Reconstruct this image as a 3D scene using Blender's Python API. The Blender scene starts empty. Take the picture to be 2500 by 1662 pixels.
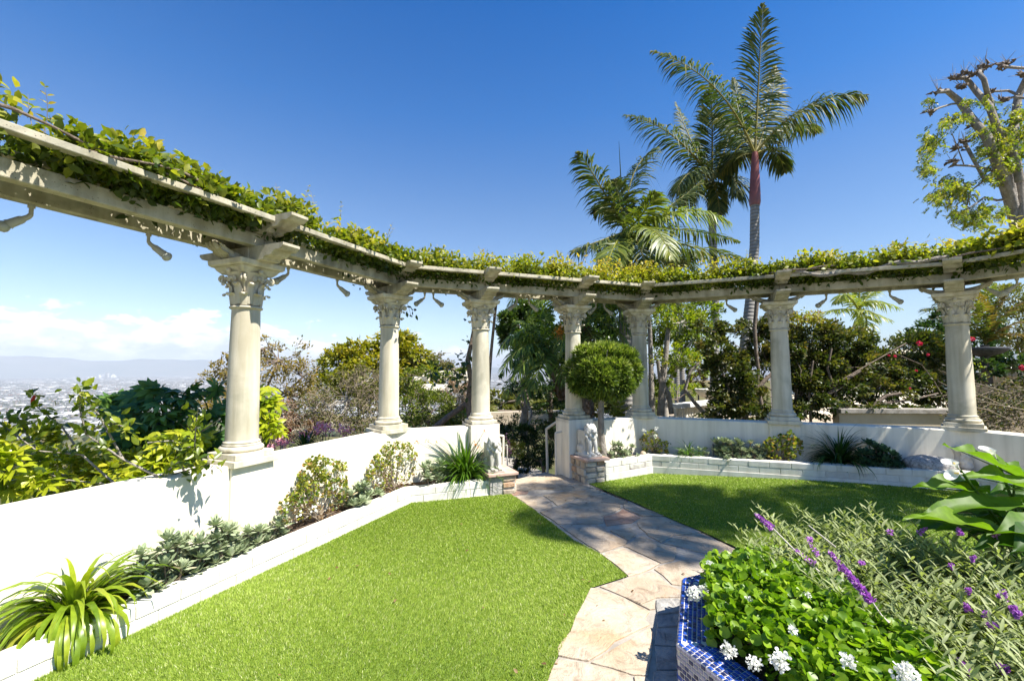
import bpy, bmesh, math, random
import numpy as np
from mathutils import Vector, Matrix, Euler

random.seed(7); rng = np.random.default_rng(11)
S = bpy.context.scene
COL = S.collection
R_ = math.radians

# ------------------------------------------------------------------ camera
EYE = 1.77
PITCH = 0.0623569; ROLL = 0.0040213; FPX = 1079.145
cam = bpy.data.cameras.new("camera"); camo = bpy.data.objects.new("camera", cam); COL.objects.link(camo)
cam.sensor_width = 36.0; cam.lens = FPX/2500*36; cam.clip_start = 0.05; cam.clip_end = 200000
camo.location = (0, 0, EYE)
camo.rotation_euler = (Matrix.Rotation(math.pi/2+PITCH, 3, 'X') @ Matrix.Rotation(-ROLL, 3, 'Z')).to_euler()
S.camera = camo

# ------------------------------------------------------------------ light
SUN_AZ = R_(-30.0)      # angle of the sun's ground direction from +X
SUN_EL = R_(56.0)
SD = Vector((math.cos(SUN_EL)*math.cos(SUN_AZ), math.cos(SUN_EL)*math.sin(SUN_AZ), math.sin(SUN_EL)))
sun = bpy.data.lights.new("sun", 'SUN'); suno = bpy.data.objects.new("sun", sun); COL.objects.link(suno)
sun.energy = 5.0; sun.angle = R_(0.53); sun.color = (1.0, 0.955, 0.88)
suno.rotation_euler = SD.to_track_quat('Z', 'Y').to_euler(); suno.location = (6, -3, 12)

world = bpy.data.worlds.new("World"); S.world = world; world.use_nodes = True
wn = world.node_tree; wn.nodes.clear()
def wnode(t, **k):
    n = wn.nodes.new(t)
    for a, b in k.items(): setattr(n, a, b)
    return n
wout = wnode('ShaderNodeOutputWorld'); wbg = wnode('ShaderNodeBackground')
sky = wnode('ShaderNodeTexSky'); sky.sky_type = 'NISHITA'; sky.sun_disc = False
sky.sun_elevation = SUN_EL; sky.sun_rotation = math.pi/2 - SUN_AZ
sky.altitude = 300; sky.air_density = 1.0; sky.dust_density = 0.3; sky.ozone_density = 6.0
wbg.inputs['Strength'].default_value = 0.112
# low cumulus bank over the plain, built from the view direction
geo = wnode('ShaderNodeTexCoord'); sep = wnode('ShaderNodeSeparateXYZ')
wn.links.new(geo.outputs['Generated'], sep.inputs[0])
def wmath(op, a, b=None, clamp=False):
    n = wnode('ShaderNodeMath', operation=op); n.use_clamp = clamp
    for i, v in enumerate((a, b)):
        if v is None: continue
        if isinstance(v, (int, float)): n.inputs[i].default_value = v
        else: wn.links.new(v, n.inputs[i])
    return n.outputs[0]
az = wmath('ARCTAN2', sep.outputs[0], sep.outputs[1])          # 0 = straight ahead, positive to the right
el = wmath('ARCSINE', sep.outputs[2])
cmb = wnode('ShaderNodeCombineXYZ')
wn.links.new(wmath('MULTIPLY', az, 20.0), cmb.inputs[0]); wn.links.new(wmath('MULTIPLY', el, 44.0), cmb.inputs[1])
n1 = wnode('ShaderNodeTexNoise'); n1.inputs['Scale'].default_value = 1.0; n1.inputs['Detail'].default_value = 9; n1.inputs['Roughness'].default_value = 0.56
wn.links.new(cmb.outputs[0], n1.inputs['Vector'])
cmb2 = wnode('ShaderNodeCombineXYZ'); wn.links.new(wmath('MULTIPLY', az, 7.0), cmb2.inputs[0]); cmb2.inputs[1].default_value = 3.3
n2 = wnode('ShaderNodeTexNoise'); n2.inputs['Scale'].default_value = 1.0; n2.inputs['Detail'].default_value = 3
wn.links.new(cmb2.outputs[0], n2.inputs['Vector'])
# top of the bank varies with azimuth; it thins out to the right
top = wmath('ADD', 0.098, wmath('MULTIPLY', wmath('SUBTRACT', n2.outputs['Fac'], 0.5), 0.12))
top = wmath('SUBTRACT', top, wmath('MULTIPLY', wmath('ADD', az, 0.75), 0.085))
edge = wmath('MULTIPLY', wmath('SUBTRACT', top, el), 26.0)
mask = wmath('ADD', edge, wmath('MULTIPLY', wmath('SUBTRACT', n1.outputs['Fac'], 0.5), 5.0))
mask = wmath('MULTIPLY', mask, 1.6, True)
az_gate = wmath('SUBTRACT', 1.0, wmath('MULTIPLY', wmath('ADD', az, 0.12), 5.0), True)
mask = wmath('MULTIPLY', wmath('MULTIPLY', mask, az_gate, True), 0.97)
shade = wnode('ShaderNodeValToRGB')
shade.color_ramp.elements[0].position = 0.34; shade.color_ramp.elements[0].color = (3.0, 3.4, 4.1, 1)
shade.color_ramp.elements[1].position = 0.60; shade.color_ramp.elements[1].color = (6.2, 6.2, 6.1, 1)
wn.links.new(wmath('SUBTRACT', wmath('ADD', n1.outputs['Fac'], 0.10), wmath('MULTIPLY', edge, 0.11), True), shade.inputs[0])
mixc = wnode('ShaderNodeMixRGB'); wn.links.new(mask, mixc.inputs[0])
grad = wnode('ShaderNodeValToRGB'); ge = grad.color_ramp.elements
for _ in range(3): ge.new(0.5)
for e_, (p_, c_) in zip(ge, ((0.02, (.88, .86, .83)), (0.12, (0.84, 0.775, 0.72)), (0.34, (0.52, 0.66, 0.75)), (0.50, (0.20, 0.56, 0.82)), (0.68, (0.03, 0.44, 0.79)))): e_.position = p_; e_.color = (*c_, 1)
wn.links.new(sep.outputs[2], grad.inputs[0])
skm = wnode('ShaderNodeMixRGB', blend_type='MULTIPLY'); skm.inputs[0].default_value = 1
wn.links.new(sky.outputs[0], skm.inputs[1]); wn.links.new(grad.outputs[0], skm.inputs[2])
wn.links.new(skm.outputs[0], mixc.inputs[1]); wn.links.new(shade.outputs[0], mixc.inputs[2])
wn.links.new(mixc.outputs[0], wbg.inputs['Color']); wn.links.new(wbg.outputs[0], wout.inputs[0])

S.render.engine = 'CYCLES'
S.view_settings.view_transform = 'Standard'; S.view_settings.look = 'None'
S.view_settings.exposure = 1.18; S.view_settings.gamma = 1.0
S.view_settings.use_curve_mapping = False
S.cycles.max_bounces = 7; S.cycles.transparent_max_bounces = 8; S.cycles.volume_bounces = 0
S.cycles.diffuse_bounces = 4

# ------------------------------------------------------------------ helpers
def ray(px, py):
    """direction through a pixel of the photograph (2500 x 1662)"""
    u2 = (px-1250)/FPX; v2 = (831-py)/FPX
    u = math.cos(ROLL)*u2 + math.sin(ROLL)*v2; v = -math.sin(ROLL)*u2 + math.cos(ROLL)*v2
    return np.array([u, math.cos(PITCH)-math.sin(PITCH)*v, math.sin(PITCH)+math.cos(PITCH)*v])
def gnd(px, py, z=0.0):
    d = ray(px, py); p = d*(z-EYE)/d[2]; return np.array([p[0], p[1], z])
def at(px, py, Y):
    d = ray(px, py); p = d*Y/d[1]; return np.array([p[0], p[1], p[2]+EYE])
def D(a): return np.array([math.cos(a), math.sin(a)])

def setp(o, label=None, cat=None, group=None, kind=None):
    if label: o['label'] = label
    if cat: o['category'] = cat
    if group: o['group'] = group
    if kind: o['kind'] = kind
    return o
def thing(name, label, cat, loc=(0, 0, 0), rz=0.0, group=None):
    o = bpy.data.objects.new(name, None); COL.objects.link(o)
    o.location = [float(c) for c in loc]; o.rotation_euler = (0, 0, rz); o.empty_display_size = 0.1
    return setp(o, label, cat, group, 'thing')
def origin(o):
    v = np.zeros(3)
    while o is not None: v += np.array(o.location); o = o.parent
    return v
def link(name, me, mat, parent=None):
    o = bpy.data.objects.new(name, me); COL.objects.link(o)
    if mat is not None and len(me.materials) == 0: me.materials.append(mat)
    if parent is not None: o.parent = parent
    return o
def tri_mesh(name, V, F, mat, parent=None, tint=None, smooth=False, uvs=None, world=True):
    """fast mesh from numpy arrays; F is (n,k)"""
    V = np.asarray(V, float)
    if world and parent is not None: V = V-origin(parent)
    F = np.asarray(F, np.int32); n, k = F.shape
    me = bpy.data.meshes.new(name)
    me.vertices.add(len(V)); me.vertices.foreach_set('co', V.astype(np.float32).ravel())
    me.loops.add(n*k); me.loops.foreach_set('vertex_index', F.ravel())
    me.polygons.add(n); me.polygons.foreach_set('loop_start', np.arange(0, n*k, k, dtype=np.int32))
    me.polygons.foreach_set('loop_total', np.full(n, k, np.int32))
    if smooth: me.polygons.foreach_set('use_smooth', np.ones(n, bool))
    me.update(calc_edges=True)
    if tint is not None:
        a = me.attributes.new('tint', 'FLOAT', 'FACE'); a.data.foreach_set('value', np.asarray(tint, np.float32))
    return link(name, me, mat, parent)

class MB:
    """collects pieces into one mesh"""
    def __init__(s): s.v = []; s.f = []; s.sm = []
    def add(s, V, F, smooth=False):
        b = len(s.v); s.v += [tuple(float(c) for c in p) for p in V]
        s.f += [[i+b for i in f] for f in F]; s.sm += [smooth]*len(F); return s
    def box(s, c, size, rz=0.0, tilt=None):
        hx, hy, hz = [q/2 for q in size]
        V = np.array([(x, y, z) for x in (-hx, hx) for y in (-hy, hy) for z in (-hz, hz)])
        if tilt is not None: V = V @ np.array(Euler(tilt).to_matrix()).T
        ca, sa = math.cos(rz), math.sin(rz)
        V = V @ np.array([[ca, sa, 0], [-sa, ca, 0], [0, 0, 1]]) + np.array(c)
        return s.add(V, [(0, 1, 3, 2), (4, 6, 7, 5), (0, 4, 5, 1), (2, 3, 7, 6), (0, 2, 6, 4), (1, 5, 7, 3)])
    def prism(s, poly, z0, z1):
        n = len(poly); z0s = z0 if hasattr(z0, '__len__') else [z0]*n; z1s = z1 if hasattr(z1, '__len__') else [z1]*n
        V = [(p[0], p[1], z) for p, z in zip(poly, z0s)]+[(p[0], p[1], z) for p, z in zip(poly, z1s)]
        area = sum(poly[i][0]*poly[(i+1) % n][1]-poly[(i+1) % n][0]*poly[i][1] for i in range(n))
        up = list(range(n, 2*n)); dn = list(range(n))[::-1]
        sides = [(i, (i+1) % n, n+(i+1) % n, n+i) for i in range(n)]
        F = [up, dn]+sides
        if area < 0: F = [f[::-1] for f in F]
        return s.add(V, F)
    def lathe(s, prof, c=(0, 0, 0), seg=32, smooth=True, cap=True):
        V = []; F = []
        for r, z in prof:
            for k in range(seg):
                a = 2*math.pi*k/seg; V.append((c[0]+r*math.cos(a), c[1]+r*math.sin(a), c[2]+z))
        for i in range(len(prof)-1):
            for k in range(seg):
                k2 = (k+1) % seg; F.append((i*seg+k, i*seg+k2, (i+1)*seg+k2, (i+1)*seg+k))
        s.add(V, F, smooth)
        if cap:
            n = len(prof)
            s.add(V[:seg], [list(range(seg))[::-1]]); s.add(V[(n-1)*seg:], [list(range(seg))])
        return s
    def tube(s, pts, rad, seg=6, cap=True, smooth=True):
        P = [np.array(p, float) for p in pts]; n = len(P)
        if not hasattr(rad, '__len__'): rad = [rad]*n
        V = []; prev = None
        for i in range(n):
            t = P[min(i+1, n-1)]-P[max(i-1, 0)]; t = t/(np.linalg.norm(t)+1e-9)
            if prev is None:
                a = np.array([0, 0, 1.]) if abs(t[2]) < .9 else np.array([1., 0, 0])
                u = np.cross(t, a)
            else: u = prev-t*np.dot(prev, t)
            u = u/(np.linalg.norm(u)+1e-9); w = np.cross(t, u); prev = u
            for k in range(seg):
                a = 2*math.pi*k/seg; V.append(P[i]+rad[i]*(math.cos(a)*u+math.sin(a)*w))
        F = []
        for i in range(n-1):
            for k in range(seg):
                k2 = (k+1) % seg; F.append((i*seg+k, i*seg+k2, (i+1)*seg+k2, (i+1)*seg+k))
        s.add(V, F, smooth)
        if cap: s.add(V[:seg], [list(range(seg))[::-1]]); s.add(V[-seg:], [list(range(seg))])
        return s
    def sphere(s, c, r, seg=10, rings=7, rot=None):
        if not hasattr(r, '__len__'): r = (r, r, r)
        V = []; F = []
        for i in range(rings+1):
            ph = math.pi*i/rings
            for k in range(seg):
                a = 2*math.pi*k/seg; V.append((r[0]*math.sin(ph)*math.cos(a), r[1]*math.sin(ph)*math.sin(a), r[2]*math.cos(ph)))
        V = np.array(V)
        if rot is not None: V = V @ np.array(Euler(rot).to_matrix()).T
        V = V+np.array(c)
        for i in range(rings):
            for k in range(seg):
                k2 = (k+1) % seg; F.append((i*seg+k, (i+1)*seg+k, (i+1)*seg+k2, i*seg+k2))
        return s.add(V, F, True)
    def build(s, name, mat, parent=None, bevel=0.0, world=True, seg=2, wn_=False):
        V = s.v
        if world and parent is not None:
            o = origin(parent); V = [(a-o[0], b-o[1], c-o[2]) for a, b, c in V]
        me = bpy.data.meshes.new(name); me.from_pydata(V, [], s.f)
        me.polygons.foreach_set('use_smooth', s.sm); me.update()
        ob = link(name, me, mat, parent)
        if bevel > 0:
            m = ob.modifiers.new('bevel', 'BEVEL'); m.width = bevel; m.segments = seg; m.limit_method = 'ANGLE'; m.angle_limit = R_(40)
        return ob

def copy_tree(o, parent=None):
    c = o.copy(); COL.objects.link(c)
    if parent is not None: c.parent = parent
    for ch in list(o.children): copy_tree(ch, c)
    return c

# ------------------------------------------------------------------ materials
def mat_base(name):
    m = bpy.data.materials.new(name); m.use_nodes = True; nt = m.node_tree
    return m, nt, nt.nodes['Principled BSDF'], nt.nodes['Material Output']
def nd(nt, t, **k):
    n = nt.nodes.new(t)
    for a, b in k.items(): setattr(n, a, b)
    return n
def ramp(nt, fac, stops):
    r = nd(nt, 'ShaderNodeValToRGB'); e = r.color_ramp.elements
    while len(e) < len(stops): e.new(0.5)
    for el_, (p, c) in zip(e, stops): el_.position = p; el_.color = (*c, 1)
    nt.links.new(fac, r.inputs[0]); return r.outputs[0]
def noise(nt, scale, detail=4, rough=0.55, obj=True, dist=0.0):
    tc = nd(nt, 'ShaderNodeTexCoord'); n = nd(nt, 'ShaderNodeTexNoise')
    n.inputs['Scale'].default_value = scale; n.inputs['Detail'].default_value = detail; n.inputs['Roughness'].default_value = rough
    n.inputs['Distortion'].default_value = dist
    if obj: nt.links.new(tc.outputs['Object'], n.inputs['Vector'])
    else:
        g = nd(nt, 'ShaderNodeNewGeometry'); nt.links.new(g.outputs['Position'], n.inputs['Vector'])
    return n.outputs['Fac']
def bump(nt, b, h, strength=0.3, dist=0.01):
    n = nd(nt, 'ShaderNodeBump'); n.inputs['Strength'].default_value = strength; n.inputs['Distance'].default_value = dist
    nt.links.new(h, n.inputs['Height']); nt.links.new(n.outputs[0], b.inputs['Normal']); return n
def mixrgb(nt, fac, a, b, mode='MIX'):
    n = nd(nt, 'ShaderNodeMixRGB', blend_type=mode)
    for i, v in enumerate((fac, a, b)):
        if isinstance(v, (int, float)): n.inputs[i].default_value = v
        elif isinstance(v, tuple): n.inputs[i].default_value = (*v, 1)
        else: nt.links.new(v, n.inputs[i])
    return n.outputs[0]
def stone(name, c1, c2, scale=6, rough=0.85, bscale=60, bstr=0.3, pits=None, c3=None, bdist=0.004, relief=0, streak=0):
    m, nt, b, o = mat_base(name)
    f = noise(nt, scale, 6, 0.6, obj=False)
    col = ramp(nt, f, [(0.32, c1), (0.62, c2)])
    if c3 is not None:
        f3 = noise(nt, scale*0.35, 5, 0.6, obj=False, dist=0.6)
        col = mixrgb(nt, ramp(nt, f3, [(0.52, (0, 0, 0)), (0.66, (1, 1, 1))]), col, c3)
    h = noise(nt, bscale, 5, 0.6, obj=False)
    if relief:
        lo = noise(nt, relief, 5, 0.65, obj=False, dist=1.2); a_ = nd(nt, 'ShaderNodeMath', operation='MULTIPLY_ADD'); nt.links.new(lo, a_.inputs[0]); a_.inputs[1].default_value = 4.0; nt.links.new(h, a_.inputs[2]); h = a_.outputs[0]
        col = mixrgb(nt, 1.0, col, ramp(nt, lo, [(.36, (.72, .70, .68)), (.5, (1, 1, 1)), (.66, (1.06, 1.03, 1.0))]), 'MULTIPLY')
    if streak:
        g_ = nd(nt, 'ShaderNodeNewGeometry'); mp = nd(nt, 'ShaderNodeMapping'); mp.inputs['Scale'].default_value = (9, 9, .7); nt.links.new(g_.outputs['Position'], mp.inputs[0])
        sn = nd(nt, 'ShaderNodeTexNoise'); sn.inputs['Scale'].default_value = 1.0; sn.inputs['Detail'].default_value = 6; nt.links.new(mp.outputs[0], sn.inputs['Vector'])
        col = mixrgb(nt, 1.0, col, ramp(nt, sn.outputs['Fac'], [(.34, (1-streak, 1-streak*1.05, 1-streak*1.2)), (.56, (1, 1, 1))]), 'MULTIPLY')
    if pits:
        v = nd(nt, 'ShaderNodeTexVoronoi'); v.inputs['Scale'].default_value = pits[0]
        g = nd(nt, 'ShaderNodeNewGeometry'); nt.links.new(g.outputs['Position'], v.inputs['Vector'])
        pm = ramp(nt, v.outputs['Distance'], [(pits[1]*0.6, (1, 1, 1)), (pits[1], (0, 0, 0))])
        nz = noise(nt, pits[0]*0.25, 2, 0.5, obj=False)
        pm2 = mixrgb(nt, 1.0, pm, ramp(nt, nz, [(0.45, (0, 0, 0)), (0.6, (1, 1, 1))]), 'MULTIPLY')
        col = mixrgb(nt, pm2, col, pits[2])
    nt.links.new(col, b.inputs['Base Color']); b.inputs['Roughness'].default_value = rough
    b.inputs['Specular IOR Level'].default_value = 0.3
    bump(nt, b, h, bstr, bdist); return m
def plain(name, c, rough=0.5, metal=0.0, var=0.0, scale=8):
    m, nt, b, o = mat_base(name)
    if var:
        f = noise(nt, scale, 5)
        nt.links.new(ramp(nt, f, [(0.3, tuple(x*(1-var) for x in c)), (0.7, tuple(min(1, x*(1+var)) for x in c))]), b.inputs['Base Color'])
    else: b.inputs['Base Color'].default_value = (*c, 1)
    b.inputs['Roughness'].default_value = rough; b.inputs['Metallic'].default_value = metal; return m
def leafm(name, stops, trans=0.4, rough=0.45, spec=0.4, tcol=None, veins=False):
    """per-leaf tint picks a colour from the ramp; leaves let light through"""
    m, nt, b, o = mat_base(name)
    a = nd(nt, 'ShaderNodeAttribute'); a.attribute_name = 'tint'
    n = len(stops); col = ramp(nt, a.outputs['Fac'], [(i/(n-1) if n > 1 else 0, c) for i, c in enumerate(stops)])
    f = noise(nt, 25, 3, obj=False)
    col = mixrgb(nt, 1.0, col, ramp(nt, f, [(0.3, (0.80, 0.80, 0.80)), (0.7, (1.15, 1.15, 1.1))]), 'MULTIPLY')
    nt.links.new(col, b.inputs['Base Color']); b.inputs['Roughness'].default_value = rough
    b.inputs['Specular IOR Level'].default_value = spec
    t = nd(nt, 'ShaderNodeBsdfTranslucent')
    tc = mixrgb(nt, 1.0, col, tcol or (1.5, 1.65, 0.6), 'MULTIPLY'); nt.links.new(tc, t.inputs['Color'])
    mx = nd(nt, 'ShaderNodeMixShader'); mx.inputs[0].default_value = trans
    nt.links.new(b.outputs[0], mx.inputs[1]); nt.links.new(t.outputs[0], mx.inputs[2]); nt.links.new(mx.outputs[0], o.inputs['Surface'])
    return m

M = {}
M['stucco'] = stone('white_stucco', (0.78, 0.72, 0.585), (0.84, 0.78, 0.65), 1.6, 0.9, 90, 0.25, streak=0.16)
M['stucco_grey'] = stone('weathered_stucco', (0.60, 0.60, 0.57), (0.70, 0.69, 0.65), 2.0, 0.9, 80, 0.25, c3=(0.55, 0.55, 0.53))
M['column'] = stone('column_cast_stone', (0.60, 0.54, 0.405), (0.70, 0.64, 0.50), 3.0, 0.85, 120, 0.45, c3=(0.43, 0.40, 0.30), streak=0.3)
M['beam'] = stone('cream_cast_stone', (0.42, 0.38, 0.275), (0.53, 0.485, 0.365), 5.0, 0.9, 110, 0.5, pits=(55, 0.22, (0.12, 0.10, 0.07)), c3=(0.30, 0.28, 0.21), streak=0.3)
M['flag'] = stone('buff_flagstone', (0.35, 0.26, 0.175), (0.45, 0.37, 0.275), 3.2, 0.8, 45, 0.7, c3=(0.37, 0.33, 0.28), bdist=0.008, relief=7)
M['flag_red'] = stone('reddish_flagstone', (0.33, 0.19, 0.13), (0.40, 0.28, 0.21), 4.0, 0.8, 45, 0.7, c3=(0.36, 0.29, 0.24), bdist=0.008, relief=7)
M['flag_pale'] = stone('pale_flagstone', (0.41, 0.315, 0.21), (0.50, 0.42, 0.32), 2.6, 0.8, 40, 0.7, c3=(0.43, 0.28, 0.15), bdist=0.008, relief=7)
M['flag_grey'] = stone('grey_flagstone', (0.27, 0.26, 0.24), (0.42, 0.40, 0.36), 5.0, 0.85, 35, 0.9, c3=(0.30, 0.30, 0.30), bdist=0.012, relief=7)
M['mortar'] = stone('grey_mortar', (0.27, 0.24, 0.20), (0.40, 0.36, 0.30), 9, 0.95, 70, 0.8)
M['brick'] = stone('white_painted_brick', (0.67, 0.64, 0.56), (0.75, 0.72, 0.64), 7, 0.85, 130, 0.7, bdist=0.006, streak=0.14)
M['brickworn'] = stone('worn_painted_brick', (0.50, 0.48, 0.43), (0.60, 0.58, 0.52), 7, 0.85, 130, 0.7, c3=(0.30, 0.24, 0.22), bdist=0.006)
M['soil'] = stone('dark_soil', (0.055, 0.036, 0.024), (0.14, 0.095, 0.065), 24, 1.0, 90, 1.0, bdist=0.02)
M['rubble'] = stone('rubble_stone', (0.42, 0.33, 0.22), (0.60, 0.53, 0.42), 9, 0.85, 60, 0.9, bdist=0.01)
M['rubble_red'] = stone('rubble_stone_rust', (0.36, 0.20, 0.11), (0.50, 0.36, 0.24), 9, 0.85, 60, 0.9, bdist=0.01)
M['coping'] = stone('pink_sandstone', (0.42, 0.27, 0.20), (0.54, 0.39, 0.31), 7, 0.85, 60, 0.7)
M['railing'] = plain('cream_painted_steel', (0.62, 0.58, 0.49), 0.4, 0.0, 0.08)
M['bark'] = stone('brown_bark', (0.10, 0.075, 0.055), (0.23, 0.18, 0.14), 14, 0.95, 40, 1.0, bdist=0.02)
M['bark_grey'] = stone('grey_bark', (0.20, 0.175, 0.145), (0.36, 0.32, 0.27), 9, 0.95, 30, 1.0, bdist=0.03)
M['bark_pale'] = stone('pale_bark', (0.34, 0.30, 0.25), (0.50, 0.46, 0.40), 9, 0.95, 40, 0.8, bdist=0.01)
M['twig'] = plain('dry_twigs', (0.24, 0.19, 0.13), 0.9, 0, 0.3)
M['lampmetal'] = plain('lamp_housing_paint', (0.46, 0.44, 0.37), 0.45, 0, 0.1)

# ------------------------------------------------------------------ plan of the court: part of an octagon
TH = 0.385165; TL = TH+math.pi/4; TR = TH-math.pi/4
SL = 4.43328; GG = 1.38838
c2 = np.array([-1.77911, 6.41039]); c5 = c2+SL*D(TH); c3 = c2+GG*D(TH); c4 = c5-GG*D(TH)
c1 = c2-SL/2*D(TL); c0 = c2-SL*D(TL); c6 = c5+SL/2*D(TR); c7 = c5+SL*D(TR)
TQ = TR-math.pi/4; c8 = c7+SL/2*D(TQ); c9 = c7+SL*D(TQ)
cm1 = c0-SL/2*D(TL+math.pi/4)
CP = [c0, c1, c2, c3, c4, c5, c6, c7, c8, c9]
ANG = [TL, TL, TH, TH, TH, TR, TR, TQ, TQ]     # direction of span i -> i+1
def nrm(a): return np.array([math.sin(a), -math.cos(a)])
def offp(i, o):
    """column point i moved o towards the court, mitred at corners"""
    a = ANG[i-1] if i > 0 else TL+math.pi/4; b = ANG[i] if i < len(ANG) else ANG[-1]
    na, nb = nrm(a), nrm(b); return CP[i]+o*(na+nb)/(1+np.dot(na, nb))
def span_poly(i, j, o1, o2): return [offp(i, o1), offp(j, o1), offp(j, o2), offp(i, o2)]
def along(i, t, o):
    """point on span i at t in 0..1, offset o"""
    return offp(i, o)*(1-t)+offp(i+1, o)*t

# ------------------------------------------------------------------ terrain, city, mountains
def smooth(a, b, x):
    t = np.clip((x-a)/(b-a), 0, 1); return t*t*(3-2*t)
def terrain_h(x, y):
    x = np.asarray(x, float); y = np.asarray(y, float)
    az = np.arctan2(x, y); dx = x-2.3; dy = y-2.6; d = np.maximum(np.hypot(dx, dy)-5.6, 0)
    left = 1-smooth(0.10, 0.34, az); left = np.where(az < -2.4, 1-smooth(2.4, 2.9, -az), left)
    slope_l = -0.35-0.30*np.minimum(d, 60)-0.105*np.maximum(d-60, 0); flat = -0.12-0.004*d-smooth(35, 60, d)*(d-35)*0.25
    z = left*slope_l+(1-left)*np.maximum(flat, -3000)
    z = np.where(d <= 0.05, -0.35, z)
    z = z+np.sin(x*.021+1)*np.cos(y*.017)*np.minimum(d*.03, 9)*(d > 20)
    z = -300+np.logaddexp(0, (z+300)/22.0)*22.0
    return z
rad = np.concatenate([np.linspace(0.5, 14, 24), np.geomspace(15.5, 60000, 96)])
na = 220; A = np.linspace(-math.pi, math.pi, na, endpoint=False)
RR, AA = np.meshgrid(rad, A, indexing='ij')
X = RR*np.sin(AA); Y = RR*np.cos(AA); Z = terrain_h(X, Y)
V = np.stack([X, Y, Z], -1).reshape(-1, 3)
i, j = np.meshgrid(np.arange(len(rad)-1), np.arange(na), indexing='ij'); j2 = (j+1) % na
F = np.stack([i*na+j, i*na+j2, (i+1)*na+j2, (i+1)*na+j], -1).reshape(-1, 4)[:, ::-1]
m, nt, b, o = mat_base('hillside_and_plain')
g = nd(nt, 'ShaderNodeNewGeometry'); sp = nd(nt, 'ShaderNodeSeparateXYZ'); nt.links.new(g.outputs['Position'], sp.inputs[0])
fz = nd(nt, 'ShaderNodeMapRange'); fz.inputs[1].default_value = -262; fz.inputs[2].default_value = -180
nt.links.new(sp.outputs[2], fz.inputs[0])
hill = ramp(nt, noise(nt, 0.08, 8, 0.65, obj=False), [(0.3, (0.035, 0.05, 0.018)), (0.5, (0.10, 0.10, 0.045)), (0.68, (0.22, 0.17, 0.10))])
def vor(scale, feat='F1', out='Color', rnd=1.0, stretch=None):
    v = nd(nt, 'ShaderNodeTexVoronoi', feature=feat); v.inputs['Scale'].default_value = scale; v.inputs['Randomness'].default_value = rnd
    g2 = nd(nt, 'ShaderNodeNewGeometry')
    if stretch:
        mp = nd(nt, 'ShaderNodeMapping'); mp.inputs['Scale'].default_value = stretch
        nt.links.new(g2.outputs['Position'], mp.inputs[0]); nt.links.new(mp.outputs[0], v.inputs['Vector'])
    else: nt.links.new(g2.outputs['Position'], v.inputs['Vector'])
    return v.outputs[out]
def grey(nt_, c):
    s_ = nd(nt_, 'ShaderNodeSeparateXYZ'); nt_.links.new(c, s_.inputs[0]); return s_.outputs[0]
cells = ramp(nt, grey(nt, vor(0.03)), [(0.0, (0.03, 0.04, 0.03)), (0.45, (0.075, 0.08, 0.075)), (0.72, (0.17, 0.17, 0.16)), (0.86, (0.42, 0.41, 0.39)), (0.97, (0.22, 0.13, 0.10))])
blocks = ramp(nt, grey(nt, vor(0.0022, stretch=(1, 0.45, 1))), [(0.55, (0, 0, 0)), (0.9, (1, 1, 1))])
big = mixrgb(nt, blocks, cells, ramp(nt, grey(nt, vor(0.008)), [(0.3, (0.06, 0.065, 0.07)), (0.6, (0.16, 0.16, 0.16)), (0.8, (0.50, 0.49, 0.47))]))
parks = ramp(nt, noise(nt, 0.0012, 5, 0.6, obj=False), [(0.50, (0, 0, 0)), (0.60, (1, 1, 1))])
city = mixrgb(nt, mixrgb(nt, 0.6, (0, 0, 0), parks), big, (0.045, 0.055, 0.045))
nt.links.new(mixrgb(nt, fz.outputs[0], city, hill), b.inputs['Base Color']); b.inputs['Roughness'].default_value = 1; b.inputs['Specular IOR Level'].default_value = 0
setp(tri_mesh('terrain', V, F, m, smooth=True), kind='structure')

def tintm(name, stops, rough=0.8):
    m_, nt_, b_, o_ = mat_base(name); a_ = nd(nt_, 'ShaderNodeAttribute'); a_.attribute_name = 'tint'
    r_ = nd(nt_, 'ShaderNodeValToRGB'); r_.color_ramp.interpolation = 'CONSTANT'; e = r_.color_ramp.elements
    while len(e) < len(stops): e.new(.5)
    for el_, (p, c) in zip(e, stops): el_.position = p; el_.color = (*c, 1)
    nt_.links.new(a_.outputs['Fac'], r_.inputs[0]); nt_.links.new(r_.outputs[0], b_.inputs['Base Color']); b_.inputs['Roughness'].default_value = rough
    return m_
def boxes(name, P, sx, sy, sz, rot, tint, mat, parent=None, pitched=None):
    """many boxes as one mesh (far away)"""
    n = len(P); s = np.array([(-1, -1, 0), (1, -1, 0), (1, 1, 0), (-1, 1, 0), (-1, -1, 1), (1, -1, 1), (1, 1, 1), (-1, 1, 1)], float)
    Vx = s[None, :, 0]*sx[:, None]/2; Vy = s[None, :, 1]*sy[:, None]/2; Vz = s[None, :, 2]*sz[:, None]
    ca, sa = np.cos(rot)[:, None], np.sin(rot)[:, None]
    V = np.stack([Vx*ca-Vy*sa+P[:, 0:1], Vx*sa+Vy*ca+P[:, 1:2], Vz+P[:, 2:3]], -1).reshape(-1, 3)
    f = np.array([(4, 5, 6, 7), (0, 1, 5, 4), (1, 2, 6, 5), (2, 3, 7, 6), (3, 0, 4, 7)])
    F = (f[None]+8*np.arange(n)[:, None, None]).reshape(-1, 4)
    return tri_mesh(name, V, F, mat, parent, tint=np.repeat(tint, 5))
nb = 26000
azb = rng.uniform(-0.88, 0.16, nb); rb = 2500*np.exp(rng.uniform(0, 1, nb)*math.log(8))
Pb = np.stack([rb*np.sin(azb), rb*np.cos(azb)], -1); zb = terrain_h(Pb[:, 0], Pb[:, 1]); ok = zb < -235
Pb, rb, zb = Pb[ok], rb[ok], zb[ok]; nb = len(Pb)
bigb = rng.random(nb) < 0.07
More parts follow.
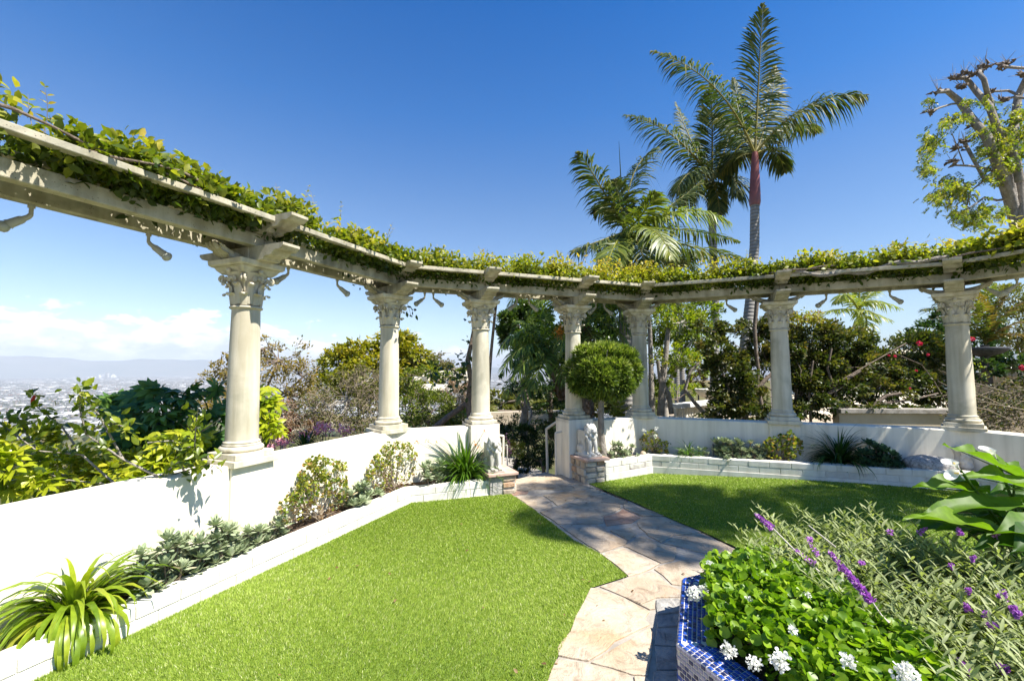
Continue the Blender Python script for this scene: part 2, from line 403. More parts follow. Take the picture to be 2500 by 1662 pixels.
sx = np.where(bigb, rng.uniform(30, 110, nb), rng.uniform(8, 17, nb)); sy = np.where(bigb, rng.uniform(25, 70, nb), rng.uniform(8, 14, nb))
sz = np.where(bigb, rng.uniform(7, 13, nb), rng.uniform(3.5, 7.5, nb))
tb = np.where(bigb, rng.choice([0.45, 0.65, 0.65, 0.25], nb), rng.choice([0.05, 0.25, 0.25, 0.45, 0.45, 0.05, 0.65, 0.85], nb))
cm = tintm('city_roofs', [(0, (0.08, 0.08, 0.075)), (0.2, (0.13, 0.13, 0.125)), (0.4, (0.20, 0.20, 0.20)), (0.6, (0.48, 0.475, 0.46)), (0.8, (0.20, 0.11, 0.08))])
setp(boxes('city_buildings', np.column_stack([Pb, zb-2]), sx, sy, sz+2, rng.choice([0.1, 0.1+math.pi/2, 0.5], nb), tb, cm), 'pale low city buildings spread over the plain far below', 'buildings', kind='stuff')
nt2 = 16000
azt = rng.uniform(-0.88, 0.16, nt2); rt = 300*np.exp(rng.uniform(0, 1, nt2)*math.log(24))
Pt = np.stack([rt*np.sin(azt), rt*np.cos(azt)], -1); zt = terrain_h(Pt[:, 0], Pt[:, 1])
st = rng.uniform(3.5, 9, nt2)*np.where(rt > 3000, 1.7, 1)
octv = np.array([(1, 0, .45), (0.3, .95, .5), (-.8, .6, .4), (-.8, -.6, .5), (.3, -.95, .42), (0, 0, 1.1), (0, 0, 0.0)])
octf = np.array([(0, 1, 5), (1, 2, 5), (2, 3, 5), (3, 4, 5), (4, 0, 5), (1, 0, 6), (2, 1, 6), (3, 2, 6), (4, 3, 6), (0, 4, 6)])
Vt = octv[None]*st[:, None, None]*rng.uniform(.75, 1.25, (nt2, 7, 1))+np.column_stack([Pt, zt-1])[:, None]
Ft = (octf[None]+7*np.arange(nt2)[:, None, None]).reshape(-1, 3)
tm = tintm('city_trees', [(0, (0.035, 0.05, 0.02)), (0.3, (0.06, 0.075, 0.03)), (0.6, (0.10, 0.10, 0.05)), (0.85, (0.15, 0.12, 0.07))])
setp(tri_mesh('city_trees', Vt.reshape(-1, 3), Ft, tm, tint=np.repeat(rng.random(nt2), 10)), 'dark trees scattered among the houses of the plain', 'trees', kind='stuff')
# downtown towers 22 km away
aD = math.atan((265-1250)/FPX); nD = 34
tD = rng.normal(0, 0.38, nD); PD = np.stack([22000*np.sin(aD+tD*0.03), 22000*np.cos(aD+tD*0.03), np.full(nD, -302.)], -1)
hD = 20+190*np.exp(-(tD/0.42)**2)*rng.uniform(0.35, 1, nD)
setp(boxes('downtown_towers', PD, rng.uniform(22, 45, nD), rng.uniform(22, 45, nD), hD+20, rng.uniform(0, 1, nD), rng.choice([.25, .45, .65], nD), cm), 'tiny cluster of hazy downtown towers on the horizon', 'skyscrapers', kind='stuff')
# mountain ridge 48 km away
azm = np.linspace(-1.25, 0.25, 240); prof = 900*np.exp(-((azm+0.99)/0.17)**2)+760*np.exp(-((azm+0.66)/0.13)**2)+480*np.exp(-((azm+0.84)/0.08)**2)+330*np.exp(-((azm+0.42)/0.2)**2)+220*np.exp(-((azm+0.1)/0.3)**2)
prof = prof*1.15+45*np.sin(azm*61)+28*np.sin(azm*143+1)+300
Vm = []; Fm = []
for k, (rr, hh) in enumerate(((27000, 0.0), (28000, 0.28), (29000, 0.62), (30000, 1.0), (32000, 0.5), (34000, 0))):
    for a_, p_ in zip(azm, prof):
        w = 1+0.22*math.sin(a_*90+k*2.1) if 0 < k < 3 else 1
        Vm.append((rr*math.sin(a_), rr*math.cos(a_), -305+p_*0.66*hh*w))
for k in range(5):
    for q in range(239): Fm.append((k*240+q, k*240+q+1, (k+1)*240+q+1, (k+1)*240+q))
mm, nt_, b_, o_ = mat_base('dry_mountain'); nt_.links.new(ramp(nt_, noise(nt_, 0.0004, 6, .6, obj=False), [(0.3, (0.05, 0.07, 0.05)), (0.7, (0.14, 0.13, 0.10))]), b_.inputs['Base Color'])
setp(tri_mesh('mountain_ridge', Vm, np.array(Fm)[:, ::-1], mm, smooth=True), kind='structure')
# haze
hz = MB().box((0, 0, 315), (124000, 124000, 1240)); hm = bpy.data.materials.new('air_haze'); hm.use_nodes = True; hm.node_tree.nodes.clear()
pv = nd(hm.node_tree, 'ShaderNodeVolumePrincipled'); ho = nd(hm.node_tree, 'ShaderNodeOutputMaterial')
pv.inputs['Color'].default_value = (0.66, 0.72, 0.80, 1); pv.inputs['Density'].default_value = 4.8e-5; pv.inputs['Anisotropy'].default_value = -0.25
hm.node_tree.links.new(pv.outputs[0], ho.inputs['Volume'])
USE_HAZE = True
if USE_HAZE: setp(hz.build('haze', hm), kind='stuff')

# ------------------------------------------------------------------ court ground
cq = [tuple(offp(k, 0.0)) for k in (2, 5, 7)]+[tuple(c9), (7.0, -2.2), (-2.5, -2.6), tuple(c0)]
setp(MB().prism([(p[0], p[1]) for p in cq], -0.30, -0.034).build('court_base', M['mortar']), kind='structure')

def gp(lst, z=0.0): return [tuple(gnd(a, b_, z)[:2]) for a, b_ in lst]
def c2s(lst): return [(1180+a/4.126, 960+b_/4.126) for a, b_ in lst]
def c6s(lst): return [(1240+a/3.574, 1240+b_/3.574) for a, b_ in lst]

# lawns
CO = 0.575; CI = 0.40      # curb: outer (lawn) face and inner (soil) face, measured from the wall axis
lawnL = [tuple(offp(0, CO)), tuple(offp(2, CO)), (-0.07, 6.38)]+gp([(1251.7, 1208), (1307, 1245.6), (1352, 1279), (1400, 1316.7), (1463.8, 1349), (1531, 1405), (1441.5, 1433), (1391, 1539.4), (1360, 1604), (1338, 1662)])+[(0.02, 2.1), (-0.25, 1.2), (-0.5, 0.3), (-0.6, -1.0), (-2.3, -1.0)]
lawnR = gp([(1434.4, 1178), (1478, 1197), (1545, 1224), (1617, 1257.6), (1660, 1277), (1711, 1297), (1760, 1320), (1810.7, 1342), (1834, 1338), (1890, 1333.5)])+[(2.95, 4.42), (3.6, 4.2), (4.3, 3.5), (4.8, 2.2), (4.9, 0.8)]+[tuple(offp(8, CO)), tuple(offp(7, CO)), tuple(offp(5, CO)), tuple(offp(4, CO+0.02)+0.10*D(TH))]
def lift(x, y):
    """the right-hand lawn rises a little towards its curb"""
    d = (np.asarray(x)-1.2)*0.80+(np.asarray(y)-5.6)*0.05
    base = smooth(0.0, 4.0, (np.asarray(x)-1.2))*0.13
    return base*smooth(3.2, 5.6, np.asarray(y))
def inside(poly, x, y):
    r = np.zeros(len(x), bool); n = len(poly)
    for i in range(n):
        x1, y1 = poly[i]; x2, y2 = poly[(i+1) % n]
        c = ((y1 > y) != (y2 > y)) & (x < (x2-x1)*(y-y1)/(y2-y1+1e-12)+x1); r ^= c
    return r
gm, gnt, gb, go = mat_base('turf_base')
gcol = ramp(gnt, noise(gnt, 160, 3, 0.6, obj=False), [(0.3, (0.05, 0.09, 0.008)), (0.7, (0.19, 0.28, 0.03))])
gnt.links.new(gcol, gb.inputs['Base Color']); gb.inputs['Roughness'].default_value = 0.9
bm_blade = leafm('artificial_turf_blades', [(0.085, 0.15, 0.010), (0.17, 0.26, 0.018), (0.28, 0.37, 0.045), (0.46, 0.52, 0.14), (0.64, 0.64, 0.34)], 0.22, 0.6, 0.25)
def lawn(poly, lifted, label, nbl):
    f = (lambda x, y: float(lift(x, y))) if lifted else (lambda x, y: 0.0)
    bm = bmesh.new(); vs = [bm.verts.new((p[0], p[1], f(*p))) for p in poly]; bm.faces.new(vs)
    bmesh.ops.triangulate(bm, faces=bm.faces[:]); 
    for _ in range(4): bmesh.ops.subdivide_edges(bm, edges=[e for e in bm.edges if e.calc_length() > 0.35], cuts=1, use_grid_fill=False); bmesh.ops.triangulate(bm, faces=bm.faces[:])
    for v in bm.verts: v.co.z = f(v.co.x, v.co.y)-0.004
    me = bpy.data.meshes.new('lawn'); bm.normal_update(); bm.to_mesh(me); bm.free()
    if me.polygons[0].normal.z < 0: me.flip_normals()
    lo = link('lawn', me, gm); setp(lo, kind='structure')
    P = np.array(poly); lo_, hi_ = P.min(0), P.max(0)
    x = rng.uniform(lo_[0], hi_[0], nbl*5); y = rng.uniform(lo_[1], hi_[1], nbl*5)
    dist = np.hypot(x, y); keep = inside(poly, x, y) & (y > 1.7) & (rng.random(len(x)) < np.clip((3.6/dist)**1.1, 0.22, 1.0)) & (np.abs(x) < y*1.25+0.3)
    x, y = x[keep][:nbl], y[keep][:nbl]; n = len(x); dist = np.hypot(x, y)
    z = lift(x, y) if lifted else np.zeros(n)
    a = rng.uniform(0, 2*math.pi, n); h = rng.uniform(0.012, 0.021, n); w = 0.0019*np.clip(dist/3.2, 1, 2.6)
    la = rng.uniform(0, 2*math.pi, n); ln = rng.uniform(0.0, 0.016, n)
    # nap of the pile leans in broad patches
    px_, py_ = -np.sin(a)*w, np.cos(a)*w
    base = np.stack([x, y, z-0.004], -1)
    tip = base+np.stack([np.cos(la)*ln+0.005*np.sin(x*2.1+y), np.sin(la)*ln+0.005*np.cos(y*1.7), h], -1)
    V = np.stack([base+np.stack([px_, py_, 0*px_], -1), base-np.stack([px_, py_, 0*px_], -1), tip], 1).reshape(-1, 3)
    F = np.arange(3*n).reshape(-1, 3)
    patch = 0.5+0.16*np.sin(x*3.1+1.3*np.sin(y*2.2))+0.14*np.sin(y*4.3+x)
    sp_ = .5+.5*np.sin(x*91+3*np.sin(y*57))*np.sin(y*83+3*np.sin(x*61)); t = np.clip(rng.beta(2, 2.6, n)*0.62+0.16*patch+.20*sp_, 0, 1); t[rng.random(n) < 0.04] = 1.0
    setp(tri_mesh('grass', V, F, bm_blade, tint=t), label, 'grass', kind='stuff')
lawn(lawnL, False, 'short bright green turf blades on the left lawn', 330000)
lawn(lawnR, True, 'short bright green turf blades on the right lawn', 170000)

# flagstone path
path = setp(thing('path', None, None, (0.8, 4.5, -0.034)), kind='structure')
stones = {
 'flag_pale': [c2s([(265, 868), (640, 822), (860, 850), (1040, 900), (1110, 948), (830, 966), (520, 955), (455, 980), (262, 958)]),
   c2s([(600, 1022), (840, 978), (1130, 958), (1245, 1000), (1000, 1055), (945, 1048), (895, 1068), (745, 1125), (705, 1088)]),
   c6s([(812, 395), (1010, 343), (1325, 480), (1235, 528), (1050, 588), (962, 508)]),
   c6s([(722, 690), (780, 694), (1000, 775), (1236, 892), (1185, 960), (1238, 1008), (930, 1150), (855, 1228), (700, 1322), (440, 1275), (432, 1205), (545, 1070), (625, 880)]),
   c6s([(722, 1335), (880, 1238), (1245, 1022), (1262, 1180), (1220, 1448), (1080, 1438), (900, 1378)]),
   c6s([(330, 1560), (422, 1312), (700, 1350), (1050, 1442), (1085, 1500), (1090, 1760), (280, 1760)]),
   c6s([(1100, 1455), (1200, 1462), (1255, 1508), (1230, 1760), (1115, 1760)])],
 'flag': [c2s([(325, 1032), (450, 1018), (590, 1034), (696, 1110), (686, 1146), (535, 1176)]),
   c2s([(965, 1064), (1262, 1006), (1455, 1090), (1400, 1106), (1180, 1088)]),
   c2s([(570, 1187), (720, 1154), (965, 1070), (1375, 1112), (1385, 1148), (1325, 1190), (1185, 1226), (1212, 1296), (1158, 1306), (745, 1308)]),
   c2s([(1410, 1110), (1472, 1098), (1822, 1230), (1605, 1233), (1415, 1152)]),
   c6s([(448, 143), (790, 143), (870, 200), (1045, 282), (1025, 312), (800, 378), (612, 262)]),
   c6s([(890, 190), (1075, 165), (1120, 222), (1055, 276)]),
   c6s([(1125, 120), (1165, 78), (1368, 74), (1692, 205), (1440, 232), (1335, 292), (1228, 236), (1140, 150)]),
   c6s([(1072, 290), (1170, 235), (1225, 256), (1325, 302), (1470, 335), (1470, 400), (1445, 446), (1335, 470), (1045, 335), (1008, 326)]),
   c6s([(1362, 300), (1450, 245), (1700, 213), (2000, 360), (1800, 404), (1500, 330)]),
   c6s([(1275, 524), (1355, 484), (1475, 460), (1600, 428), (1800, 415), (1980, 480), (1800, 620), (1500, 665), (1430, 655), (1352, 578)]),
   c6s([(800, 676), (1060, 603), (1245, 552), (1305, 568), (1415, 668), (1490, 700), (1600, 760), (1290, 772), (1160, 826), (1000, 758)]),
   c6s([(1030, 772), (1165, 835), (1280, 790), (1282, 870), (1238, 876)]),
   c6s([(2040, 372), (2190, 348), (2380, 334), (2560, 352), (2560, 470), (1960, 470)])],
 'flag_red': [c2s([(264, 966), (455, 987), (438, 1008), (292, 1024)]), c2s([(1212, 1232), (1340, 1200), (1400, 1158), (1585, 1238), (1495, 1296), (1245, 1326)]),
   c2s([(1135, 952), (1400, 1060), (1460, 1086), (1265, 1000)])],
 'flag_grey': [c6s([(1296, 792), (1480, 782), (1620, 880), (1480, 900), (1302, 918)]), c6s([(1292, 932), (1560, 908), (1560, 1010), (1305, 1028)]),
   c6s([(1300, 1044), (1560, 1022), (1560, 1200), (1280, 1178)]), c6s([(1282, 1194), (1560, 1212), (1560, 1400), (1300, 1398)]), c6s([(1272, 1414), (1560, 1412), (1560, 1700), (1260, 1700)])],
}
for mk, lst in stones.items():
    for k, poly in enumerate(lst):
        P = gp(poly); c = np.mean(P, 0)
        # ragged edge: split edges and jitter
        Q = []
        for a_, b_ in zip(P, P[1:]+P[:1]):
            a_, b_ = np.array(a_), np.array(b_); L = np.linalg.norm(b_-a_); nn = max(1, int(L/0.09))
            for q in range(nn):
                p = a_+(b_-a_)*q/nn
                Q.append(tuple(p+(rng.normal(0, 0.005, 2) if q else 0)))
        zt_ = -0.002+rng.uniform(-0.003, 0.004)
        ob = MB().prism(Q, -0.034, zt_).build('flagstone', M[mk], path, bevel=0.004)
# mortar fill under the joints, slightly recessed
mort = gp([(1251, 1170), (1330, 1150), (1434, 1176)])+[lawnR[k] for k in range(1, 10)]+[(2.95, 4.42), (3.6, 4.2), (4.3, 3.5), (4.8, 2.2), (4.9, 0.8), (4.8, -1.5), (-0.6, -1.5), (-0.5, 0.3), (-0.25, 1.2), (0.02, 2.1)]+lawnL[3:13][::-1]
MB().prism(mort, -0.033, -0.013).build('mortar_bed', M['mortar'], path)

# landing and steps beyond the gate
wv = D(TH); nv = nrm(TH)
def gate(u, o, z=0): p = (c3+c4)/2+u*wv+o*nv; return (p[0], p[1], z)
def grect(u0, u1, o0, o1): return [gate(u, o)[:2] for u, o in ((u0, o0), (u1, o0), (u1, o1), (u0, o1))]
steps = setp(thing('steps', None, None, gate(0, -0.5, -0.3)), kind='structure')
MB().prism(grect(-0.62, 0.62, 0.44, -0.06), -0.30, -0.004).build('threshold', M['flag_pale'], steps, 0.008)
for k in range(7):
    MB().prism(grect(-0.72, 0.72, -0.07-0.42*k, -0.48-0.42*k), -1.4, -0.13*(k+1)+0.02).build('step', M['flag_grey'] if k % 2 else M['flag'], steps, 0.01)
MB().prism(grect(-6, 2.2, -3.03, -6.4), -1.5, -0.95).build('lower_path', M['mortar'], steps)

# ------------------------------------------------------------------ walls
WT = 0.885
def wall(i, j, name, label, mat='stucco', o=0.15, z0=-0.9, t0=0.0, t1=1.0):
    pts = list(range(i, j+1)); f = [offp(k, o) for k in pts]; b_ = [offp(k, -o) for k in pts]
    if t0: f[0] = f[0]*(1-t0)+f[1]*t0; b_[0] = b_[0]*(1-t0)+b_[1]*t0
    if t1 < 1: f[-1] = f[-2]*(1-t1)+f[-1]*t1; b_[-1] = b_[-2]*(1-t1)+b_[-1]*t1
    r = thing(name, label, 'wall', (*np.mean([f[0], b_[0]], 0), 0), group='white garden walls')
    for a_ in range(len(pts)-1):
        MB().prism([f[a_], f[a_+1], b_[a_+1], b_[a_]], z0, WT).build('wall_panel', M[mat], r, 0.018, seg=3)
    return r
wall(0, 2, 'garden_wall', 'tall smooth white stucco wall along the left side above the succulents')
wall(2, 3, 'garden_wall', 'short white wall left of the gate opening, behind the spiky green clump', t1=0.86)
wall(4, 5, 'garden_wall', 'short white wall behind the clipped round-headed tree', t0=0.14)
wall(5, 7, 'garden_wall', 'long shaded white wall crossed by slanting light streaks at right')
wall(7, 8, 'garden_wall', 'white wall at the far right edge, right of the last column')

# planting soil
def soil(i, j, z0, z1=None, t1=1.0, t0=0.0):
    pts = list(range(i, j+1)); f = [offp(k, CI+0.02) for k in pts]; b_ = [offp(k, 0.12) for k in pts]
    if t0: f[0] = f[0]*(1-t0)+f[1]*t0; b_[0] = b_[0]*(1-t0)+b_[1]*t0
    if t1 < 1: f[-1] = f[-2]*(1-t1)+f[-1]*t1; b_[-1] = b_[-2]*(1-t1)+b_[-1]*t1
    mb = MB(); zs = np.linspace(z0, z1 if z1 else z0, len(pts))
    for a_ in range(len(pts)-1):
        # uneven surface
        nL = 26; nW = 6; V = []; 
        for q in range(nL+1):
            for r_ in range(nW+1):
                p = (f[a_]*(1-q/nL)+f[a_+1]*q/nL)*(1-r_/nW)+(b_[a_]*(1-q/nL)+b_[a_+1]*q/nL)*r_/nW
                z = zs[a_]*(1-q/nL)+zs[a_+1]*q/nL
                V.append((p[0], p[1], z+rng.normal(0, 0.009)))
        Fq = [(q*(nW+1)+r_, (q+1)*(nW+1)+r_, (q+1)*(nW+1)+r_+1, q*(nW+1)+r_+1) for q in range(nL) for r_ in range(nW)]
        mb.add(V, Fq)
    setp(mb.build('planting_soil', M['soil']), kind='structure')
soil(0, 3, 0.13, 0.16, t1=0.86); soil(4, 8, 0.25, 0.32, t0=0.14)

# brick curbs
def curb(pts, zts, name, label, z0=-0.04, j=0.007, worn=.3):
    """pts: list of (outer, inner) corner pairs; zts: top heights"""
    r = thing(name, label, 'brick edging', (*pts[0][0], z0))
    for s in range(len(pts)-1):
        o0, i0 = pts[s]; o1, i1 = pts[s+1]; L = np.linalg.norm(o1-o0)
        d = (o1-o0)/L; n_ = np.array([i0-o0]).ravel(); 
        # core, set back, plus a rendered foot
        MB().prism([o0*.94+i0*.06, o1*.94+i1*.06, i1, i0], [z0]*4, [zts[s]-.006, zts[s+1]-.006, zts[s+1]-.006, zts[s]-.006]).build('mortar_core', M['brick'], r)
        nB = max(2, round(L/0.285)); ch = 0.092
        ncr = 2
        for c in range(ncr):
            cuts = [0.0]+[(q+(0.5 if c % 2 else 0.0))/nB for q in range(1 if c % 2 == 0 else 0, nB)]+[1.0]
            for t0, t1 in zip(cuts[:-1], cuts[1:]):
                if t1-t0 < 0.02: continue
                a0 = t0+(j/2/L if t0 > 0 else 0); a1 = t1-(j/2/L if t1 < 1 else 0)
                P0 = o0*(1-a0)+o1*a0; P1 = o0*(1-a1)+o1*a1; Q0 = i0*(1-a0)+i1*a0; Q1 = i0*(1-a1)+i1*a1
                za = zts[s]*(1-a0)+zts[s+1]*a0; zb_ = zts[s]*(1-a1)+zts[s+1]*a1
                top = [za-c*ch, zb_-c*ch]; bot = [za-(c+1)*ch+j, zb_-(c+1)*ch+j]
                out = rng.normal(0, 0.0015); pj = (P0-Q0)/np.linalg.norm(P0-Q0)*out
                mk = 'brickworn' if (rng.random() < worn and c == 1) else 'brick'
                if c == 0: poly = [P0+pj, P1+pj, Q1, Q0]
                else: poly = [P0+pj, P1+pj, P1*.8+Q1*.2, P0*.8+Q0*.2]
                MB().prism(poly, [bot[0], bot[1], bot[1], bot[0]], [top[0], top[1], top[1], top[0]]).build('brick', M[mk], r, 0.006)
        e = 0.012
        w_ = (o0-i0)/np.linalg.norm(o0-i0)*e
        MB().prism([o0+w_, o1+w_, o1*.9+i1*.1, o0*.9+i0*.1], z0, [zts[s]-2*ch+.004, zts[s+1]-2*ch+.004, zts[s+1]-2*ch+.004, zts[s]-2*ch+.004]).build('mortar_foot', M['brick'], r, 0.004)
    return r
endL = np.array([-0.13, 6.37]); endLi = endL+np.array([-0.065, 0.165])
curb([(offp(0, CO), offp(0, CI)), (offp(2, CO), offp(2, CI)), (endL, endLi)], [0.165, 0.175, 0.20], 'brick_curb', 'low white painted brick curb edging the left lawn', j=.004, worn=0)
s4 = c4+0.20*wv+0.62*nv; s4i = s4-0.17*nv
curb([(s4, s4i), (offp(5, CO), offp(5, CI)), (offp(7, CO), offp(7, CI)), (offp(8, CO), offp(8, CI))], [0.285, 0.315, 0.375, 0.38], 'brick_curb', 'low white painted brick curb with flaking paint edging the right lawn')

# stone plinths that flank the gate
def stone_plinth(c, u0, u1, o1, H, label):
    r = thing('stone_plinth', label, 'stone pedestal', (*(c+(u0+u1)/2*wv+(0.2+o1)/2*nv), 0), group='stone pedestals flanking the gate')
    def P(u, o_): return c+u*wv+o_*nv
    MB().prism([P(u0+.02, .17), P(u0+.02, o1-.02), P(u1-.02, o1-.02), P(u1-.02, .17)], -0.04, H-.03).build('mortar_core', M['flag_grey'], r)
    # rubble faces: the path side and the end
    def face(A, B, n_, cols, rows):
        L = np.linalg.norm(B-A); xs = np.linspace(0, 1, cols+1); zs = np.linspace(-0.02, H-.03, rows+1)
        for q in range(cols):
            for k in range(rows):
                a0 = xs[q]+rng.uniform(0.02, 0.05)*(q > 0)*1.0; a1 = xs[q+1]-rng.uniform(0.0, 0.06)*(q < cols-1)
                sh = 0.12*(k % 2)/cols
                a0 = min(max(a0+sh*(q > 0), 0), 1); a1 = min(a1+sh*(q < cols-1), 1)
                z0, z1 = zs[k]+.008+rng.uniform(0, .012), zs[k+1]-.006-rng.uniform(0, .012)
                m_ = rng.uniform(-.012, .012, (6, 2)); C = [(a0, z0), ((a0+a1)/2, z0-.004), (a1, z0), (a1, z1), ((a0+a1)/2, z1+.006), (a0, z1)]
                V = []
                th_ = rng.uniform(.012, .03)
                for (a_, z_), mm_ in zip(C, m_):
                    p = A+(B-A)*np.clip(a_+mm_[0]/L, 0, 1); V.append((*(p-n_*0.02), z_+mm_[1]*.5))
                for (a_, z_), mm_ in zip(C, m_):
                    p = A+(B-A)*np.clip(a_+mm_[0]/L, 0, 1); cc = A+(B-A)*(a0+a1)/2; p = p*.92+cc*.08; V.append((*(p+n_*th_), z_*.92+(z0+z1)/2*.08+mm_[1]*.5))
                Fp = [(6, 7, 8, 9, 10, 11)]+[(i_, (i_+1) % 6, 6+(i_+1) % 6, 6+i_) for i_ in range(6)]
                MB().add(V, Fp).build('rubble', M[rng.choice(['rubble', 'rubble', 'rubble_red', 'flag'])], r, 0.008)
    side = -1 if u0 < 0 else 1
    return r, P, face
r, P, face = stone_plinth(c4, -0.19, 0.19, 0.66, 0.36, 'knee-high rubble stone pedestal with pink sandstone cap right of the gate')
face(P(-.17, .20), P(-.17, .64), -wv, 3, 3); face(P(-.17, .64), P(.17, .64), nv, 2, 4)
MB().prism([P(-.215, .18), P(-.215, .70), P(.235, .70), P(.235, .18)], .33, .37).build('cap_stone', M['coping'], r, 0.006)
r, P, face = stone_plinth(c3, -0.10, 0.31, 0.70, 0.29, 'low rubble stone pedestal with pink sandstone cap left of the gate')
face(P(.29, .20), P(.29, .68), wv, 3, 2); face(P(.10, .68), P(.29, .68), nv, 1, 3)
MB().prism([P(-.12, .17), P(-.12, .73), P(.33, .73), P(.33, .17)], .26, .30).build('cap_stone', M['coping'], r, 0.006)

# ------------------------------------------------------------------ columns
Z_T = EYE-0.78754; Z_R = Z_T+1.4       # bottom of the torus, neck ring
def shaft_profile():
    pr = []
    for t in np.linspace(0, 1, 14):
        pr.append((0.143*(1-t)+0.124*t+0.004*math.sin(math.pi*t), 0.105+t*(1.385-0.105)))
    return pr
def torus_prof(r, z, a, n=7): return [(r+a*math.cos(t), z+a*math.sin(t)) for t in np.linspace(-math.pi/2, math.pi/2, n)]
base_prof = [(0.19, 0.0)]+torus_prof(0.168, 0.028, 0.026)+[(0.16, 0.056)]+torus_prof(0.158, 0.066, 0.009, 5)+torus_prof(0.150, 0.088, 0.011, 5)+[(0.146, 0.102), (0.143, 0.107)]
ring_prof = [(0.124, 1.370), (0.132, 1.376)]+torus_prof(0.134, 1.390, 0.013, 6)+[(0.13, 1.404), (0.118, 1.408)]
col_r = thing('column', 'x', 'column')          # prototype, becomes column 1
MB().lathe(shaft_profile(), (0, 0, Z_T), 40).build('shaft', M['column'], col_r)
MB().lathe(base_prof, (0, 0, Z_T), 40).build('base_moulding', M['column'], col_r)
MB().lathe(ring_prof, (0, 0, Z_T), 40).build('neck_ring', M['column'], col_r)
MB().box((0, 0, Z_T-.029), (.40, .40, .056)).build('plinth_block', M['column'], col_r, 0.006)
MB().box((0, 0, (Z_T-.0575+WT-.02)/2), (.46, .46, Z_T-.0575-WT+.02)).build('plinth_step', M['column'], col_r, 0.006)
# capital
cp = MB(); zc = Z_R
cp.lathe([(0.112, 0.0), (0.118, 0.05), (0.122, 0.15), (0.135, 0.24), (0.165, 0.30), (0.185, 0.325)], (0, 0, zc), 28)
def acanthus(mb, ang, z0, h, r0, w, curl):
    """leaf that climbs the bell, then curls outwards"""
    n = 9; V = []; hw = 5
    for q in range(n+1):
        t = q/n
        if t < .7: rr = r0+0.012+0.02*t; z = z0+h*t/.7*.86
        else:
            u = (t-.7)/.3; rr = r0+0.026+curl*math.sin(u*2.0); z = z0+h*(.86+.14*math.sin(u*math.pi*.75))-h*.16*max(0, u-.55)
        ww = w*(0.8+0.35*math.sin(t*math.pi*1.15))*(1 if t < .85 else 1-(t-.85)*3.0)
        for k in range(hw+1):
            s = k/hw*2-1; lob = 1+0.16*math.cos(t*34)*(abs(s) > .6)
            rib = 0.010*(1-abs(s))+0.004*math.cos(s*9)
            a = ang+s*ww*lob/2/rr; V.append(((rr+rib)*math.cos(a), (rr+rib)*math.sin(a), z))
    F = [(q*(hw+1)+k, q*(hw+1)+k+1, (q+1)*(hw+1)+k+1, (q+1)*(hw+1)+k) for q in range(n) for k in range(hw)]
    mb.add(V, F, True)
    tip = np.mean(V[-(hw+1)*2:], 0); mb.sphere(tip+np.array([math.cos(ang)*.006, math.sin(ang)*.006, -.006]), (.017, .017, .013), 8, 6)
for k in range(8): acanthus(cp, k*math.pi/4, zc+.01, 0.115, 0.118, 0.085, 0.045)
for k in range(8): acanthus(cp, (k+.5)*math.pi/4, zc+.02, 0.205, 0.122, 0.075, 0.050)
def volute(mb, c, dirv, r, w, turns=1.6, side=None):
    up = np.array([0, 0, 1.]); d = np.array([*dirv, 0.]); pts = []; rd = []
    for t in np.linspace(0, 1, 22):
        a = math.pi*.55-t*turns*2*math.pi; rr = r*(1-t*.82); pts.append(c+d*rr*math.cos(a)+up*rr*math.sin(a)); rd.append(w*(1-t*.45))
    mb.tube(pts, rd, 6); mb.sphere(c, (w*1.3, w*1.3, w*1.3), 7, 5)
for k in range(4):
    a = math.pi/4+k*math.pi/2; dv = np.array([math.cos(a), math.sin(a)]); sd = np.array([-dv[1], dv[0], 0])
    for s in (-1, 1):
        volute(cp, np.array([*(dv*.205), zc+.262])+sd*s*.014, dv, 0.036, 0.011)
        cp.tube([(*(dv*.13), zc+.15), (*(dv*.145), zc+.22), (*(dv*.185+sd[:2]*s*.014), zc+.292)], [.008, .012, .012], 6)
    for s in (-1, 1):
        b_ = a+math.pi/4; dc = np.array([math.cos(b_), math.sin(b_)]); sc = np.array([-dc[1], dc[0]])
        volute(cp, np.array([*(dc*.163+sc*s*.045), zc+.262]), sc*(-s), 0.026, 0.008)
    cp.sphere((*(dc*.195), zc+.335), (.022, .022, .022), 9, 7); cp.sphere((*(dc*.165), zc+.27), (.016, .016, .02), 8, 6)
cap = cp.build('capital', M['column'], col_r)
ab = MB()
def sqring(z, h, cut, dip):
    """abacus outline: square with concave sides and clipped corners"""
    out = []
    for k in range(4):
        a = k*math.pi/2; e = np.array([math.cos(a), math.sin(a)]); f = np.array([-e[1], e[0]])
        for s in np.linspace(-1, 1, 7): out.append((*(e*(h-dip*(1-s*s))+f*s*(h-cut)), z))
    return out
def loft(mb, rings, smooth=False):
    n = len(rings[0]); V = [p for r_ in rings for p in r_]
    F = [(i_*n+k, i_*n+(k+1) % n, (i_+1)*n+(k+1) % n, (i_+1)*n+k) for i_ in range(len(rings)-1) for k in range(n)]
    mb.add(V, F, smooth); mb.add(rings[0], [list(range(n))[::-1]]); mb.add(rings[-1], [list(range(n))])
loft(ab, [sqring(zc+.315, .165, .02, .03), sqring(zc+.345, .195, .02, .028), sqring(zc+.365, .205, .02, .02), sqring(zc+.375, .212, .015, .008)])
loft(ab, [sqring(zc+.378, .225, .012, .004), sqring(zc+.392, .24, .010, .002), sqring(zc+.432, .245, .010, 0)])
ab.build('abacus', M['column'], cap, 0.003)
